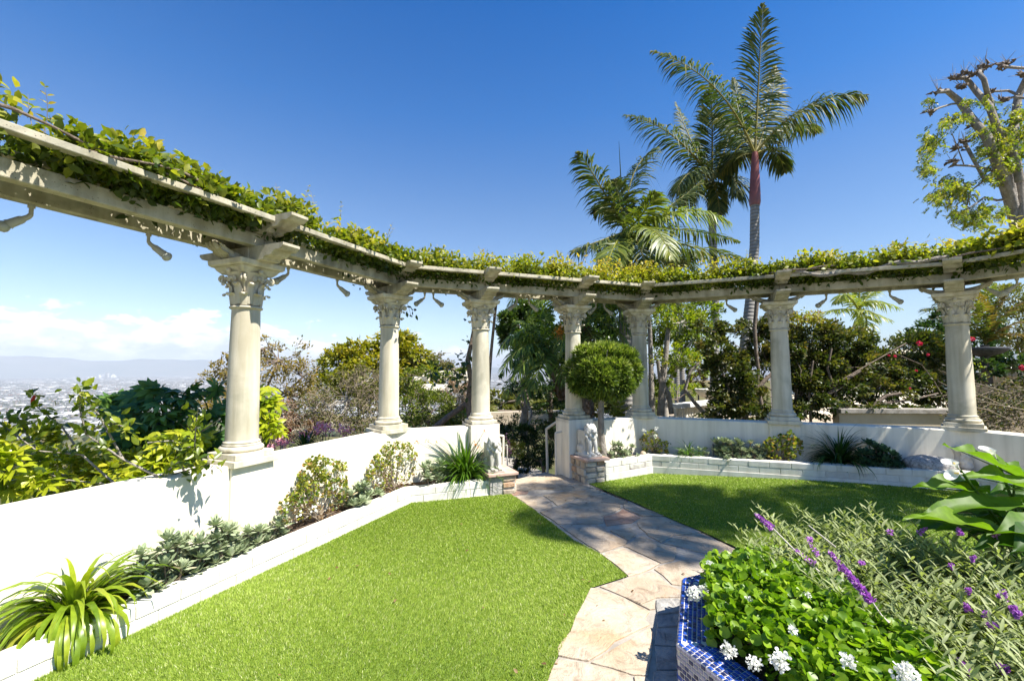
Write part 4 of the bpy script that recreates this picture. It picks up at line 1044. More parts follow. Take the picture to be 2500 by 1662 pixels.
# ------------------------------------------------------------------ lions
lionm = stone('white_cast_stone', (0.48, 0.46, 0.40), (0.60, 0.58, 0.52), 14, 0.85, 110, 0.5, c3=(0.36, 0.34, 0.28))
def lion(loc, rz, label, s=1.0):
    t = thing('lion_statue', label, 'statue', loc, rz, 'lion statues on the stone pedestals')
    mb = MB()                                    # faces -y; sits against a slab-like back
    def E_(c, r, rot=None): mb.sphere(tuple(np.array(c)*s), tuple(np.array(r)*s), 16, 12, rot)
    mb.box((0, .02*s, .018*s), (.25*s, .36*s, .036*s))
    mb.box((0, .075*s, .21*s), (.185*s, .19*s, .36*s)); E_((0, .07, .20), (.098, .125, .19), (R_(-14), 0, 0)); E_((0, -.005, .29), (.085, .085, .13))
    for sx in (-1, 1):
        E_((sx*.078, .10, .105), (.050, .10, .085)); E_((sx*.085, .02, .052), (.036, .075, .028))
        mb.tube([np.array((sx*.052, -.055, .27))*s, np.array((sx*.055, -.085, .15))*s, np.array((sx*.055, -.092, .06))*s], [.042*s, .030*s, .027*s], 12)
        E_((sx*.055, -.118, .052), (.034, .048, .024))
        for k in (-1, 0, 1): E_((sx*.055+k*.019, -.158, .046), (.012, .018, .016))
        E_((sx*.050, -.055, .468), (.016, .012, .024))
    E_((0, -.045, .385), (.098, .085, .11)); 
    for k in range(26):
        a = k*2.399; h = .27+.0075*k; rr = .088-.0008*k; E_((rr*math.cos(a), -.035+rr*.85*math.sin(a), h), (.030, .028, .042), (.3*math.sin(a), .3*math.cos(a), 0))
    E_((0, -.085, .40), (.062, .062, .066)); E_((0, -.135, .378), (.036, .036, .030)); E_((0, -.165, .388), (.014, .010, .010)); E_((0, -.128, .350), (.024, .028, .014))
    for sx in (-1, 1): E_((sx*.026, -.136, .415), (.016, .014, .010)); E_((sx*.016, -.158, .372), (.015, .014, .014))
    o_ = mb.build('body', lionm, t, world=False)
    m_ = o_.modifiers.new('merge', 'REMESH'); m_.mode = 'VOXEL'; m_.voxel_size = .0065*s; m_.use_smooth_shade = True
    tl = MB(); tl.tube([np.array(q)*s for q in ((.105, .17, .06), (.112, .12, .075), (.112, .07, .11), (.110, .085, .18), (.106, .11, .24), (.100, .10, .29))], [.012*s]*5+[.02*s], 8); tl.build('tail', lionm, t, world=False)
    return t
pR = c4+0.02*wv+0.44*nv; lion((pR[0], pR[1], .372), TH+R_(6), 'white stone lion seated on the pedestal right of the gate', 1.04)
pL = c3+0.03*wv+0.50*nv; lion((pL[0], pL[1], .302), TH-R_(2), 'white stone lion left of the gate, half hidden by spiky leaves', 1.0)

# ------------------------------------------------------------------ raised mosaic planter
PZ = 0.28
pa = np.array([0.889, 2.496]); angs = [TH+math.pi/4, TH, TR, TQ, TQ-math.pi/4, TQ-math.pi/2, TQ-3*math.pi/4, TL+math.pi/4]
lens_ = [.805, 1.30, .80, 1.30, .805, 1.30, .80, 1.30]
PO = [pa]
for a_, l_ in zip(angs[:-1], lens_[:-1]): PO.append(PO[-1]+l_*D(a_))
cen = np.mean(PO, 0)
def inset(poly, d):
    out = []; n = len(poly)
    for i in range(n):
        a = unit(poly[i]-poly[i-1]); b = unit(poly[(i+1) % n]-poly[i]); na = np.array([a[1], -a[0]]); nb_ = np.array([b[1], -b[0]])
        out.append(poly[i]+d*(na+nb_)/(1+np.dot(na, nb_)))
    return out
PW = 0.172; PI_ = inset(PO, PW)
if np.linalg.norm(PI_[0]-cen) > np.linalg.norm(PO[0]-cen): PI_ = inset(PO, -PW)
plt_ = thing('mosaic_planter', 'raised octagonal planter faced with small cobalt blue mosaic tiles in pale grout', 'planter', (*cen, 0))
grout = stone('pale_grout', (0.52, 0.48, 0.42), (0.66, 0.62, 0.56), 30, 0.95, 120, 0.6)
for i in range(8):
    j = (i+1) % 8
    MB().prism([PO[i], PO[j], PI_[j], PI_[i]], -.02, PZ-.004).build('planter_wall', grout, plt_, .006)
MB().prism([tuple(p) for p in PI_], -.02, PZ-.07).build('planter_soil', M['soil'], plt_)
def glaze(name, c1, c2):
    m_, nt_, b_, o_ = mat_base(name); f_ = noise(nt_, 70, 3, .6, obj=False)
    oi = nd(nt_, 'ShaderNodeObjectInfo'); f2 = nd(nt_, 'ShaderNodeMath', operation='ADD'); nt_.links.new(f_, f2.inputs[0]); nt_.links.new(oi.outputs['Random'], f2.inputs[1])
    nt_.links.new(ramp(nt_, f2.outputs[0], [(0.35, c1), (1.0, c2)]), b_.inputs['Base Color']); b_.inputs['Roughness'].default_value = .28; b_.inputs['Specular IOR Level'].default_value = .5
    return m_
tl_b = glaze('cobalt_glaze', (0.008, 0.022, 0.16), (0.02, 0.07, 0.34)); tl_d = glaze('navy_glaze', (0.006, 0.010, 0.05), (0.015, 0.03, 0.13)); tl_l = glaze('lilac_glaze', (0.16, 0.15, 0.24), (0.30, 0.28, 0.36))
tile_me = {}
def tile_mesh(key, m_, L, W):
    mb = MB(); hx, hy = L/2, W/2; b_ = .0035
    lo = [(-hx, -hy), (hx, -hy), (hx, hy), (-hx, hy)]; V = [(x, y, 0) for x, y in lo]+[(x, y, .0028) for x, y in lo]+[(x-math.copysign(b_, x), y-math.copysign(b_, y), .0048) for x, y in lo]
    F = [(8, 9, 10, 11)]+[(i_, (i_+1) % 4, 4+(i_+1) % 4, 4+i_) for i_ in range(4)]+[(4+i_, 4+(i_+1) % 4, 8+(i_+1) % 4, 8+i_) for i_ in range(4)]
    me = bpy.data.meshes.new('tile'); me.from_pydata(V, [], F); me.materials.append(m_); return me
for key, m_ in (('b', tl_b), ('d', tl_d), ('l', tl_l)): tile_me[key] = tile_mesh(key, m_, .0265, .0185)
tiles = []      # (position, x axis, normal, key)
NR = 7
for i in range(8):
    j = (i+1) % 8; n_rows = NR; Lo = np.linalg.norm(PO[j]-PO[i])
    for r_ in range(n_rows):
        w_ = (r_+.5)/n_rows; A_ = PO[i]*(1-w_)+PI_[i]*w_; B_ = PO[j]*(1-w_)+PI_[j]*w_; L = np.linalg.norm(B_-A_); n = max(1, int(L/.0325))
        off_ = .5 if r_ % 2 else 0
        for q in range(n-(1 if off_ else 0)):
            c_ = A_+(B_-A_)*((q+.5+off_)/n); tiles.append((np.array([*c_, PZ-.004]), np.array([*unit(B_-A_), 0.]), np.array([0, 0, 1.]), 'b' if rng.random() < .78 else 'd'))
    en = unit(PO[j]-PO[i]); nn = np.array([en[1], -en[0]]); 
    if np.dot(nn, PO[i]-cen) < 0: nn = -nn
    n = int(Lo/.0325)
    for r_ in range(10):
        off_ = .5 if r_ % 2 else 0
        for q in range(n-(1 if off_ else 0)):
            c_ = PO[i]+(PO[j]-PO[i])*((q+.5+off_)/n); key = 'l' if r_ < 4 else ('d' if r_ < 6 else 'b')
            if rng.random() < .15: key = 'd'
            tiles.append((np.array([*(c_), PZ-.020-r_*.0255]), np.array([*en, 0.]), np.array([*nn, 0.]), key))
def vis(t_):
    p = t_[0]; v = np.array([0, 0, EYE])-p; d_ = np.linalg.norm(v); f_ = np.dot(v, t_[2])/d_
    pr = p-np.array([0, 0, EYE]); yy = math.cos(PITCH)*pr[1]+math.sin(PITCH)*pr[2]; zz = -math.sin(PITCH)*pr[1]+math.cos(PITCH)*pr[2]
    inside_ = yy > .1 and abs(pr[0]/yy) < 1.17 and abs(zz/yy) < .78
    return max(f_, 0)/d_**2*(1 if inside_ else 0.0)
tiles.sort(key=vis, reverse=True)
tloc = origin(plt_)
def tile_mat(p, x_, n_):
    y_ = np.cross(n_, x_); return Matrix(((x_[0], y_[0], n_[0], p[0]), (x_[1], y_[1], n_[1], p[1]), (x_[2], y_[2], n_[2], p[2]), (0, 0, 0, 1)))
for p, x_, n_, key in tiles[:300]:
    o_ = bpy.data.objects.new('tile', tile_me[key]); COL.objects.link(o_); o_.parent = plt_
    o_.matrix_local = tile_mat(p-tloc, x_, n_) @ Matrix.Rotation(rng.normal(0, .035), 4, 'Z')
for key in 'bdl':
    V = []; F = []; base_ = [tuple(v.co) for v in tile_me[key].vertices]; fs = [tuple(p.vertices) for p in tile_me[key].polygons]
    for p, x_, n_, k_ in tiles[300:]:
        if k_ != key: continue
        mt = tile_mat(p, x_, n_); b0 = len(V); V += [tuple(mt @ Vector(v)) for v in base_]; F += [tuple(i_+b0 for i_ in f_) for f_ in fs]
    setp(tri_mesh('far_tiles', V, F, {'b': tl_b, 'd': tl_d, 'l': tl_l}[key], plt_), kind='stuff')

# ------------------------------------------------------------------ strap-leaved clumps
def strap_clump(label, base, n, L, w, lm, spread=1.0, group='strap-leaved clumps along the beds', each=True, up=0.9, name='strap_leaf_clump', droop=1.0, stalks=0, cat='plant', wall_n=None):
    t = thing(name, label, cat, base, group=group); base = np.array(base, float); big = MB()
    V0 = []; F0 = []; T0 = []
    for k in range(n):
        a = rng.uniform(0, 2*math.pi); inner = rng.random()**0.8; ln = L*rng.uniform(.65, 1.12)*(1-.15*inner)
        el_ = up*(1.45*(1-inner)+.55*inner)+rng.normal(0, .08); hv = np.array([math.cos(a), math.sin(a)])*spread
        if wall_n is not None:          # leaves that would grow into the wall turn along it
            q = np.dot(hv, wall_n)
            if q < 0: hv = hv-wall_n*q*.75
        st = base+np.array([*(hv*rng.uniform(0, .07)), 0]); ns = 8; pts = []; p = st.copy(); e = el_; dr = droop*rng.uniform(1.5, 3.4)*(.5+.6*inner)
        for q in range(ns+1):
            pts.append(p.copy()); t_ = q/ns; e -= dr/ns*(.5+1.2*t_); p = p+ln/ns*np.array([math.cos(e)*hv[0], math.cos(e)*hv[1], math.sin(e)])
            p[2] = max(p[2], base[2]-.16)
        sd = np.array([-hv[1], hv[0], 0]); sd = sd/np.linalg.norm(sd); tw = rng.normal(0, .5); V = []
        for q, pp in enumerate(pts):
            t_ = q/ns; ww = w*rng.uniform(.97, 1.03)*(.55+.45*math.sin(math.pi*min(1, t_*1.1+.15)))*(1 if t_ < .7 else max(0.04, (1-t_)/.3))
            s_ = sd*math.cos(tw*t_)+np.array([0, 0, 1])*math.sin(tw*t_)*.6
            V += [pp+s_*ww/2+np.array([0, 0, .16*ww]), pp, pp-s_*ww/2+np.array([0, 0, .16*ww])]
        F = []
        for q in range(ns):
            a_ = q*3; F += [(a_, a_+1, a_+4), (a_, a_+4, a_+3), (a_+1, a_+2, a_+5), (a_+1, a_+5, a_+4)]
        tint = np.clip(rng.beta(2, 2)*.8+.1*inner, 0, 1)
        if each: tri_mesh('leaf', V, F, LM[lm], t, tint=np.full(len(F), tint))
        else:
            b_ = len(V0); V0 += V; F0 += [tuple(i_+b_ for i_ in f_) for f_ in F]; T0 += [tint]*len(F)
    if not each: tri_mesh('leaves', V0, F0, LM[lm], t, tint=T0)['kind'] = 'stuff'
    return t
g0 = gnd(175, 1505, .14); strap_clump('big arching clump of yellow-green strap leaves at lower left spilling over the curb', (g0[0]+.02, g0[1]-.0, .12), 215, .70, .042, 'strap', droop=1.7, up=1.12, wall_n=nrm(TL))
g0 = gnd(1136, 1166, .18); strap_clump('upright spiky green clump in front of the left gate column', (g0[0], g0[1]+.06, .16), 330, .80, .025, 'strapg', up=1.08, droop=.60, wall_n=nrm(TH))
g0 = gnd(1684, 1112, .33); strap_clump('small tuft of grassy leaves in the right bed beside the white-flowered geranium', (g0[0], g0[1]+.05, .31), 70, .36, .014, 'strapg', up=1.1, droop=.9)
g0 = gnd(2052, 1128, .35); strap_clump('large dark green strap-leaved clump in the shade of the right wall', (g0[0], g0[1]+.02, .32), 200, .68, .026, 'strapd', up=1.05, droop=.75, wall_n=nrm(TR))
# dried flower stalks with orange blooms beside the spiky clump
fs = thing('flower_stalks', 'thin dry stalks with small orange flowers leaning beside the spiky clump', 'flowers', (g0[0]*0+gnd(1128, 1165, .18)[0], gnd(1128, 1165, .18)[1]+.1, .16)); mb = MB(); FP = []
fb = np.array([*gnd(1128, 1165, .18)[:2], .2])+np.array([0, .1, 0])
for tip, Y in (((1042, 1075), 5.9), ((1062, 1082), 6.0), ((1018, 1078), 6.0), ((1160, 1083), 6.4), ((1182, 1053), 6.6), ((1170, 1090), 6.3)):
    e = at(*tip, Y); m_ = fb*.45+e*.55+np.array([0, 0, .05]); mb.tube([fb, m_, e], [.004, .003, .0025], 5)
    for _ in range(7): FP.append(e+rng.normal(0, .014, 3))
mb.build('stalk', M['twig'], fs)['kind'] = 'stuff'; cloud('blossom', T_SM, FP, rdir(len(FP)), .03, PM['orange'], fs)

# ------------------------------------------------------------------ succulents
def rosette_arrays(c, R, n, tilt):
    P = []; Dr = []; Sz = []
    ax = unit(np.array([tilt[0], tilt[1], 1.0])); u = unit(np.cross(ax, [0.3, 1, 0.1])); v = np.cross(ax, u)
    for k in range(n):
        a = k*2.39996; r_ = (k+1)/n; el_ = 1.25*(1-r_)+.18; h = u*math.cos(a)+v*math.sin(a)
        P.append(c+h*R*.06+ax*R*.18*(1-r_)); Dr.append(h*math.cos(el_)+ax*math.sin(el_)); Sz.append(R*(.45+.6*r_))
    return P, Dr, Sz
T_SUC = (np.array([(0, .10, 0), (0, -.10, 0), (.55, .21, .05), (.55, -.21, .05), (.55, 0, -.03), (.85, .15, .07), (.85, -.15, .07), (1, 0, .10)]), np.array([(0, 1, 4), (0, 4, 2), (1, 3, 4), (2, 4, 5), (4, 6, 5), (4, 3, 6), (5, 6, 7)]))
def succulents(label, pts, R, lm='succ', group='rosette succulents in the beds', nl=22, name='succulent'):
    """pts: world positions of the rosettes of one clump"""
    R = R*1.28; pts = list(pts); zl = min(p[2] for p in pts)
    for p in list(pts):          # fill in below the tall ones
        z = p[2]-R*1.1
        while z > zl: pts.append(np.array([p[0]+rng.normal(0, R*.45), p[1]-abs(rng.normal(0, R*.3)), z])); z -= R*1.1
    pts = np.array(pts); b_ = pts.mean(0); b_[2] = pts[:, 2].min()-.03
    t = thing(name, label, 'succulent', tuple(b_), group=group); mb = MB()
    for c in pts:
        rr = R*rng.uniform(.75, 1.2); P, Dr, Sz = rosette_arrays(c, rr, nl, rng.normal(0, .35, 2)+np.array([.15, -.35]))
        tt = np.clip(rng.uniform(.1, .55)+rng.normal(0, .08, nl)+.35*(np.arange(nl)/nl > .85)*(rng.random() < .35), 0, 1)
        cloud('rosette', T_SUC, P, Dr, Sz, LM[lm], t, tt, up=np.array(Dr)*0+np.array([0, 0, 1.]), roll=.05, kind=None)
        mb.tube([(c[0]*.6+b_[0]*.4, c[1]*.6+b_[1]*.4, b_[2]-.05), tuple(c)], .007, 5)
    mb.build('stem', M['bark'], t)['kind'] = 'stuff'
    return t
def bedpts(poly_px, n, z0, z1):
    """rosettes spread over an outline seen in the bed; higher in the picture = further back or higher up"""
    out = []; xs = [p[0] for p in poly_px]; ys = [p[1] for p in poly_px]
    while len(out) < n:
        x, y = rng.uniform(min(xs), max(xs)), rng.uniform(min(ys), max(ys))
        if inside(poly_px, np.array([x]), np.array([y]))[0]: out.append((x, y))
    return out
def clump_on(poly, n, span, o_lo, o_hi, z0, zr, mind=.05):
    out = []
    tries = 0
    for (x, y) in bedpts(poly, n*6, 0, 0):
        if len(out) >= n: break
        r_ = ray(x, y); o_ = rng.uniform(o_lo, o_hi); 
        # intersect with the vertical plane parallel to the wall
        a_ = ANG[span]; c_ = CP[span]; nn = np.array([*nrm(a_), 0.]); P0 = np.array([*(c_+o_*nrm(a_)), 0.])-np.array([0, 0, EYE]); tt = np.dot(P0, nn)/np.dot(r_, nn); p = r_*tt+np.array([0, 0, EYE])
        if p[2] < z0-.01 or p[2] > z0+zr: continue
        if all(np.linalg.norm(p-q) > mind for q in out): out.append(p)
    return out
succulents('pale grey-green rosette succulents sprawling against the left wall, beside the strap clump', clump_on([(335, 1320), (400, 1290), (500, 1330), (560, 1340), (560, 1400), (430, 1440), (340, 1400)], 26, 0, .24, .42, .14, .34, .055), .075)
succulents('rosette succulents with peachy fading leaves below the nearest column', clump_on([(500, 1290), (520, 1268), (600, 1300), (690, 1270), (705, 1320), (600, 1375), (520, 1350)], 26, 1, .22, .40, .14, .36, .055), .07)
succulents('blue-green rosettes between the two brownish geraniums', clump_on([(840, 1200), (870, 1180), (945, 1190), (940, 1215), (870, 1240), (845, 1235)], 16, 1, .24, .42, .14, .30, .06), .085)
succulents('small grey-green rosettes left of the spiky clump', clump_on([(1030, 1145), (1050, 1115), (1080, 1130), (1082, 1175), (1040, 1180)], 11, 2, .25, .45, .16, .34, .05), .075)
succulents('mixed pale succulents at the foot of the clipped tree', clump_on([(1450, 1100), (1500, 1085), (1560, 1090), (1565, 1118), (1500, 1124), (1450, 1120)], 18, 4, .24, .50, .26, .34, .05), .065)
succulents('fresh green rosettes in the middle of the right bed', clump_on([(1740, 1080), (1800, 1072), (1870, 1095), (1865, 1125), (1750, 1118)], 30, 5, .22, .42, .31, .34, .055), .085)
succulents('tiny rosettes at the foot of the grassy tuft', clump_on([(1640, 1100), (1735, 1095), (1738, 1112), (1640, 1115)], 10, 5, .28, .42, .31, .20, .05), .05)
succulents('dark green rosettes right of the large dark clump', clump_on([(2090, 1110), (2120, 1082), (2165, 1095), (2205, 1130), (2200, 1150), (2110, 1142)], 24, 5, .26, .46, .33, .42, .06), .095, lm='succd')

# ------------------------------------------------------------------ geraniums along the beds
def blooms(t, pts, r, n, mat, name='blossom'):
    for p in pts:
        d = rdir(n, .3); cloud(name, T_RND, np.array(p)+d*r*.55, d, r*.75, mat, t, roll=2, kind=None)
def geranium(label, poly, span, z0, H, nl, bl, dry=.5, group='bushy geraniums in the beds', size=.042):
    pts = []
    P = []
    for (x, y) in bedpts(poly, nl, 0, 0):
        r_ = ray(x, y); o_ = rng.uniform(.18, .42); a_ = ANG[span]; nn = np.array([*nrm(a_), 0.]); P0 = np.array([*(CP[span]+o_*nrm(a_)), 0.])-np.array([0, 0, EYE]); p = r_*np.dot(P0, nn)/np.dot(r_, nn)+np.array([0, 0, EYE])
        if p[2] > z0-.02: P.append(p)
    P = np.array(P); b_ = P.mean(0); b_[2] = z0
    t = thing('geranium', label, 'flowering plant', tuple(b_), group=group); n = len(P)
    cn = P[rng.integers(0, n, 26)]; k = np.argmin(((P[:, None]-cn[None])**2).sum(-1), 1)
    P = P*.72+cn[k]*.28
    isd = (rng.random(n) < dry*np.clip(1.3-1.5*(P[:, 2]-z0)/H, .25, 1.2)); d = unit(rdir(n, .3)+np.array([.4, -.5, 0]))
    cloud('leaves', T_RND, P[~isd], d[~isd], rng.uniform(.6, 1.2, (~isd).sum())*size, LM['ger'], t, roll=1.0)
    if isd.sum(): cloud('dry_leaves', T_OV, P[isd], d[isd], rng.uniform(.6, 1.2, isd.sum())*size*.75, LM['gerdry'], t, roll=1.5)
    mb = MB()
    for q in range(16): e = P[rng.integers(n)]; mb.tube([b_+rng.normal(0, .03, 3)*[1, 1, 0], b_*.5+e*.5+rng.normal(0, .02, 3), e], [.008, .006, .003], 5, cap=False)
    mb.build('stem', M['twig'], t)['kind'] = 'stuff'
    fb_ = []
    for (x, y) in bl:
        r_ = ray(x, y); a_ = ANG[span]; nn = np.array([*nrm(a_), 0.]); P0 = np.array([*(CP[span]+.40*nrm(a_)), 0.])-np.array([0, 0, EYE]); fb_.append(r_*np.dot(P0, nn)/np.dot(r_, nn)+np.array([0, 0, EYE]))
    blooms(t, fb_, .034, 16, PM['white']); return t
geranium('large straggly geranium, brown and green with white blooms, right of the nearest column', [(700, 1285), (672, 1240), (715, 1190), (735, 1120), (780, 1105), (845, 1130), (860, 1180), (845, 1235), (800, 1270)], 1, .14, .62, 2300, [(795, 1147), (818, 1188), (765, 1242), (727, 1252), (700, 1235), (835, 1160)], .85, size=.034)
geranium('rounded brown-tinged geranium with white blooms below the corner column', [(895, 1195), (890, 1150), (930, 1085), (975, 1070), (1020, 1090), (1025, 1150), (1010, 1190), (960, 1215)], 1, .15, .60, 1900, [(988, 1118), (976, 1145), (1034, 1133), (905, 1140), (928, 1172)], .8, size=.034)
geranium('small yellow-green geranium with two white blooms against the right wall', [(1565, 1108), (1562, 1070), (1590, 1045), (1615, 1070), (1640, 1085), (1632, 1115), (1590, 1112)], 5, .31, .5, 330, [(1599, 1064), (1602, 1046), (1572, 1052)], .25)
geranium('leggy geranium with rounded leaves below the hedge column', [(1868, 1115), (1862, 1075), (1900, 1060), (1925, 1045), (1955, 1068), (1962, 1110), (1920, 1128)], 5, .31, .55, 420, [], .2, size=.05)

# ------------------------------------------------------------------ rock, stake, pebble
rk = thing('boulder', 'rounded speckled grey boulder in the right bed', 'rock', tuple(gnd(2285, 1150, .34)))
c_ = gnd(2285, 1150, .34); mb = MB(); mb.sphere((c_[0], c_[1]+.10, .41), (.30, .17, .125), 28, 18, (0, .06, -.38))
mb.v = [(x+.012*math.sin(9*y+7*z)+.008*math.sin(23*x), y+.012*math.sin(11*x), z+.010*math.sin(13*x+5*y)+.006*math.sin(31*y)) for x, y, z in mb.v]
mb.build('rock_body', stone('speckled_granite', (0.16, 0.15, 0.14), (0.48, 0.46, 0.43), 38, .9, 80, 1.0, bdist=.01), rk)
pb = thing('pebble', 'small pale stone at the end of the succulents by the right curb', 'stone', tuple(gnd(1571, 1110, .30)))
c_ = gnd(1571, 1110, .30); mb = MB(); mb.sphere((c_[0], c_[1]+.02, .32), (.05, .05, .04), 14, 9); mb.build('pebble_body', M['flag_pale'], pb)
sk = thing('garden_stake', 'short dark stake standing in the right bed', 'stake', tuple(gnd(1744, 1116, .32))); c_ = gnd(1744, 1116, .32)
MB().tube([(c_[0], c_[1]+.03, .28), (c_[0], c_[1]+.03, .50)], .010, 8).build('rod', plain('dark_plastic', (.05, .05, .06), .5), sk)
MB().tube([(c_[0], c_[1]+.03, .50), (c_[0], c_[1]+.03, .53)], .014, 8).build('cap', plain('dark_plastic_cap', (.03, .03, .04), .5), sk)
# white carved pedestal under the rightmost column
pd = thing('garden_statue', 'small white carved figure on a column stub below the rightmost column', 'statue', tuple(gnd(2368, 1150, .34))); c_ = gnd(2366, 1150, .34)+np.array([0, .12, 0])
MB().lathe([(.085, 0), (.085, .03), (.06, .05), (.055, .20), (.07, .24), (.085, .27), (.085, .30), (.05, .31)], (c_[0], c_[1], .34), 18).build('stub_column', lionm, pd)
mb = MB()
for (dx, dz, r_) in ((0, .0, .075), (.03, .07, .055), (-.03, .06, .05), (0, .12, .06), (-.02, .19, .045), (.02, .19, .04)): mb.sphere((c_[0]+dx, c_[1]-.09, .40+dz), r_, 12, 9)
o_ = mb.build('figure', lionm, pd); m_ = o_.modifiers.new('merge', 'REMESH'); m_.mode = 'VOXEL'; m_.voxel_size = .01; m_.use_smooth_shade = True

# ------------------------------------------------------------------ clipped tree by the gate
tb_ = gnd(1472, 1124, .26); TX = at(1472, 900, tb_[1]+.10)
ct = thing('clipped_tree', 'round clipped tree with bright narrow leaves on a bare pale trunk beside the lion', 'tree', (tb_[0], tb_[1]+.10, .2))
mb = MB(); tp = [at(x, y, tb_[1]+.10) for x, y in ((1472, 1140), (1474, 1110), (1468, 1060), (1467, 1010), (1468, 965), (1470, 930))]
mb.tube(tp, [.085, .062, .052, .050, .050, .04], 12)
hub = tp[-2]
for k in range(12):
    a = k*2.4; mb.tube([hub, hub+np.array([math.cos(a)*.18, math.sin(a)*.15, .22]), hub+np.array([math.cos(a)*.42, math.sin(a)*.36, .34+.2*(k % 3)])], [.022, .015, .006], 6)
mb.build('trunk', M['bark_grey'], ct)
CP_ = []; CD = []; CT = []; T_SPR = (np.array([(0, .04, 0), (0, -.04, 0), (.5, .11, .02), (.5, -.11, .02), (1, 0, 0)]), T_NEE[1])
# separate cushions of foliage: flat top tier, wide lower tier, drooping skirt
def Cc(px, py, rx, rz, n, dy=0): 
    px = 1470+(px-1470)*.84; rx *= .82; c = at(px, py, tb_[1]+.10+dy); r = np.array([rx, rx*.85, rz]); q = unit(rng.normal(0, 1, (n, 3))); s = rng.uniform(.72, 1.0, (n, 1)); 
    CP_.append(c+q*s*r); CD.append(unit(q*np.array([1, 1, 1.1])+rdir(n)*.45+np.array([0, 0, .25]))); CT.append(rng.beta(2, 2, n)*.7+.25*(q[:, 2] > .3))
for a in (('t', 1478, 868, .44, .18, 1800, .0), ('t', 1420, 930, .30, .20, 1000, -.15), ('t', 1515, 935, .30, .22, 1000, -.12), ('t', 1468, 925, .30, .20, 900, -.32), ('t', 1402, 920, .26, .20, 700, .25),
          ('t', 1540, 920, .24, .22, 700, .25), ('t', 1445, 900, .40, .25, 1200, .15), ('t', 1500, 900, .38, .25, 1100, .2), ('t', 1470, 955, .42, .11, 700, .05), ('t', 1430, 868, .28, .16, 700, -.1), ('t', 1530, 872, .26, .16, 700, -.05), ('t', 1450, 900, .34, .20, 900, -.22), ('t', 1500, 902, .34, .20, 900, -.2), ('t', 1550, 905, .22, .2, 500, 0), ('t', 1395, 905, .2, .18, 500, 0)): Cc(*a[1:])
P = np.concatenate(CP_); d = np.concatenate(CD); tt = np.concatenate(CT)
Q = []; DD = []; TT = []
for k in range(3):      # each sprig: a star of narrow leaves
    Q.append(P); DD.append(unit(d+rdir(len(P))*.55)); TT.append(np.clip(tt+rng.normal(0, .1, len(P)), 0, 1))
cloud('crown', T_SPR, np.concatenate(Q), np.concatenate(DD), rng.uniform(.06, .12, len(P)*3), LM['topiary'], ct, np.concatenate(TT), roll=1.2)

# ------------------------------------------------------------------ planting inside the mosaic planter
def fpoly(n, poly):
    P = np.array(poly); lo_, hi_ = P.min(0), P.max(0); out = []
    while len(out) < n:
        x = rng.uniform(lo_[0], hi_[0], n); y = rng.uniform(lo_[1], hi_[1], n); k = inside(poly, x, y); out += list(zip(x[k], y[k]))
    return np.array(out[:n])
gpoly = [(1.07, 2.50), (1.32, 3.12), (1.56, 3.30), (1.95, 3.44), (2.12, 3.30), (2.0, 2.7), (1.95, 2.2), (1.95, 1.6), (1.56, 1.42), (1.28, 1.95)]
gt = thing('geranium', 'bright green geranium with round white flower heads filling the left of the mosaic planter', 'flowering plant', (1.5, 2.5, .2), group=None)
xy = fpoly(5600, gpoly); ce = np.array([1.58, 2.45])
mh = .14+.14*np.clip(1-np.linalg.norm((xy-ce)/[.62, 1.05], axis=1)**2, 0, 1)+.035*np.sin(xy[:, 0]*17)*np.sin(xy[:, 1]*15)+.03
zz = .21+mh*(1-.65*rng.random(len(xy))**2.2)
P = np.column_stack([xy, zz]); gd = unit(np.column_stack([(xy-ce)*.9, np.full(len(xy), .25)])+rng.normal(0, .45, (len(xy), 3)))
T_GER = (lambda V, F: (V, F))(*tmpl_round(9, .22))
cloud('leaves', T_GER, P, gd, rng.uniform(.032, .060, len(P)), LM['gerg'], gt, np.clip(rng.beta(2, 2, len(P))*.9+.1*(zz > .5), 0, 1), roll=.55)
mb = MB()
for q in range(60): 
    e = P[rng.integers(len(P))]; mb.tube([(e[0]*.8+ce[0]*.2, e[1]*.8+ce[1]*.2, .2), tuple(e)], .004, 4, cap=False)
mb.build('stem', LM['gerg'], gt)['kind'] = 'stuff'
for (x, y, r_, z_) in ((1732, 1383, .040, .47), (1803, 1374, .042, .47), (1838, 1410, .036, .50), (1694, 1450, .044, .46), (1717, 1440, .036, .45), (1825, 1468, .032, .50), (1778, 1588, .038, .47), (1842, 1618, .034, .50), (1905, 1612, .044, .53), (1936, 1538, .026, .56), (2070, 1615, .034, .60), (2212, 1648, .044, .66), (1970, 1455, .026, .54)):
    z_ -= .02; r_ *= .86; c_ = gnd(x, y, z_); nfl = int(110*(r_/.04)**2)+30; d_ = rdir(nfl, .2); h = cloud('flower_head', T_RND, c_+d_*r_*rng.uniform(.25, 1.0, (nfl, 1)), d_+rdir(nfl)*.7, r_*rng.uniform(.30, .48, nfl), PM['white'], gt, roll=2, kind=None)
for k in range(26):
    c_ = P[rng.integers(len(P))]+[0, 0, .05]; d_ = rdir(9, .4); cloud('bud', T_SM, c_+d_*.012, d_, .016, LM['gerg'], gt, np.ones(9), roll=2)

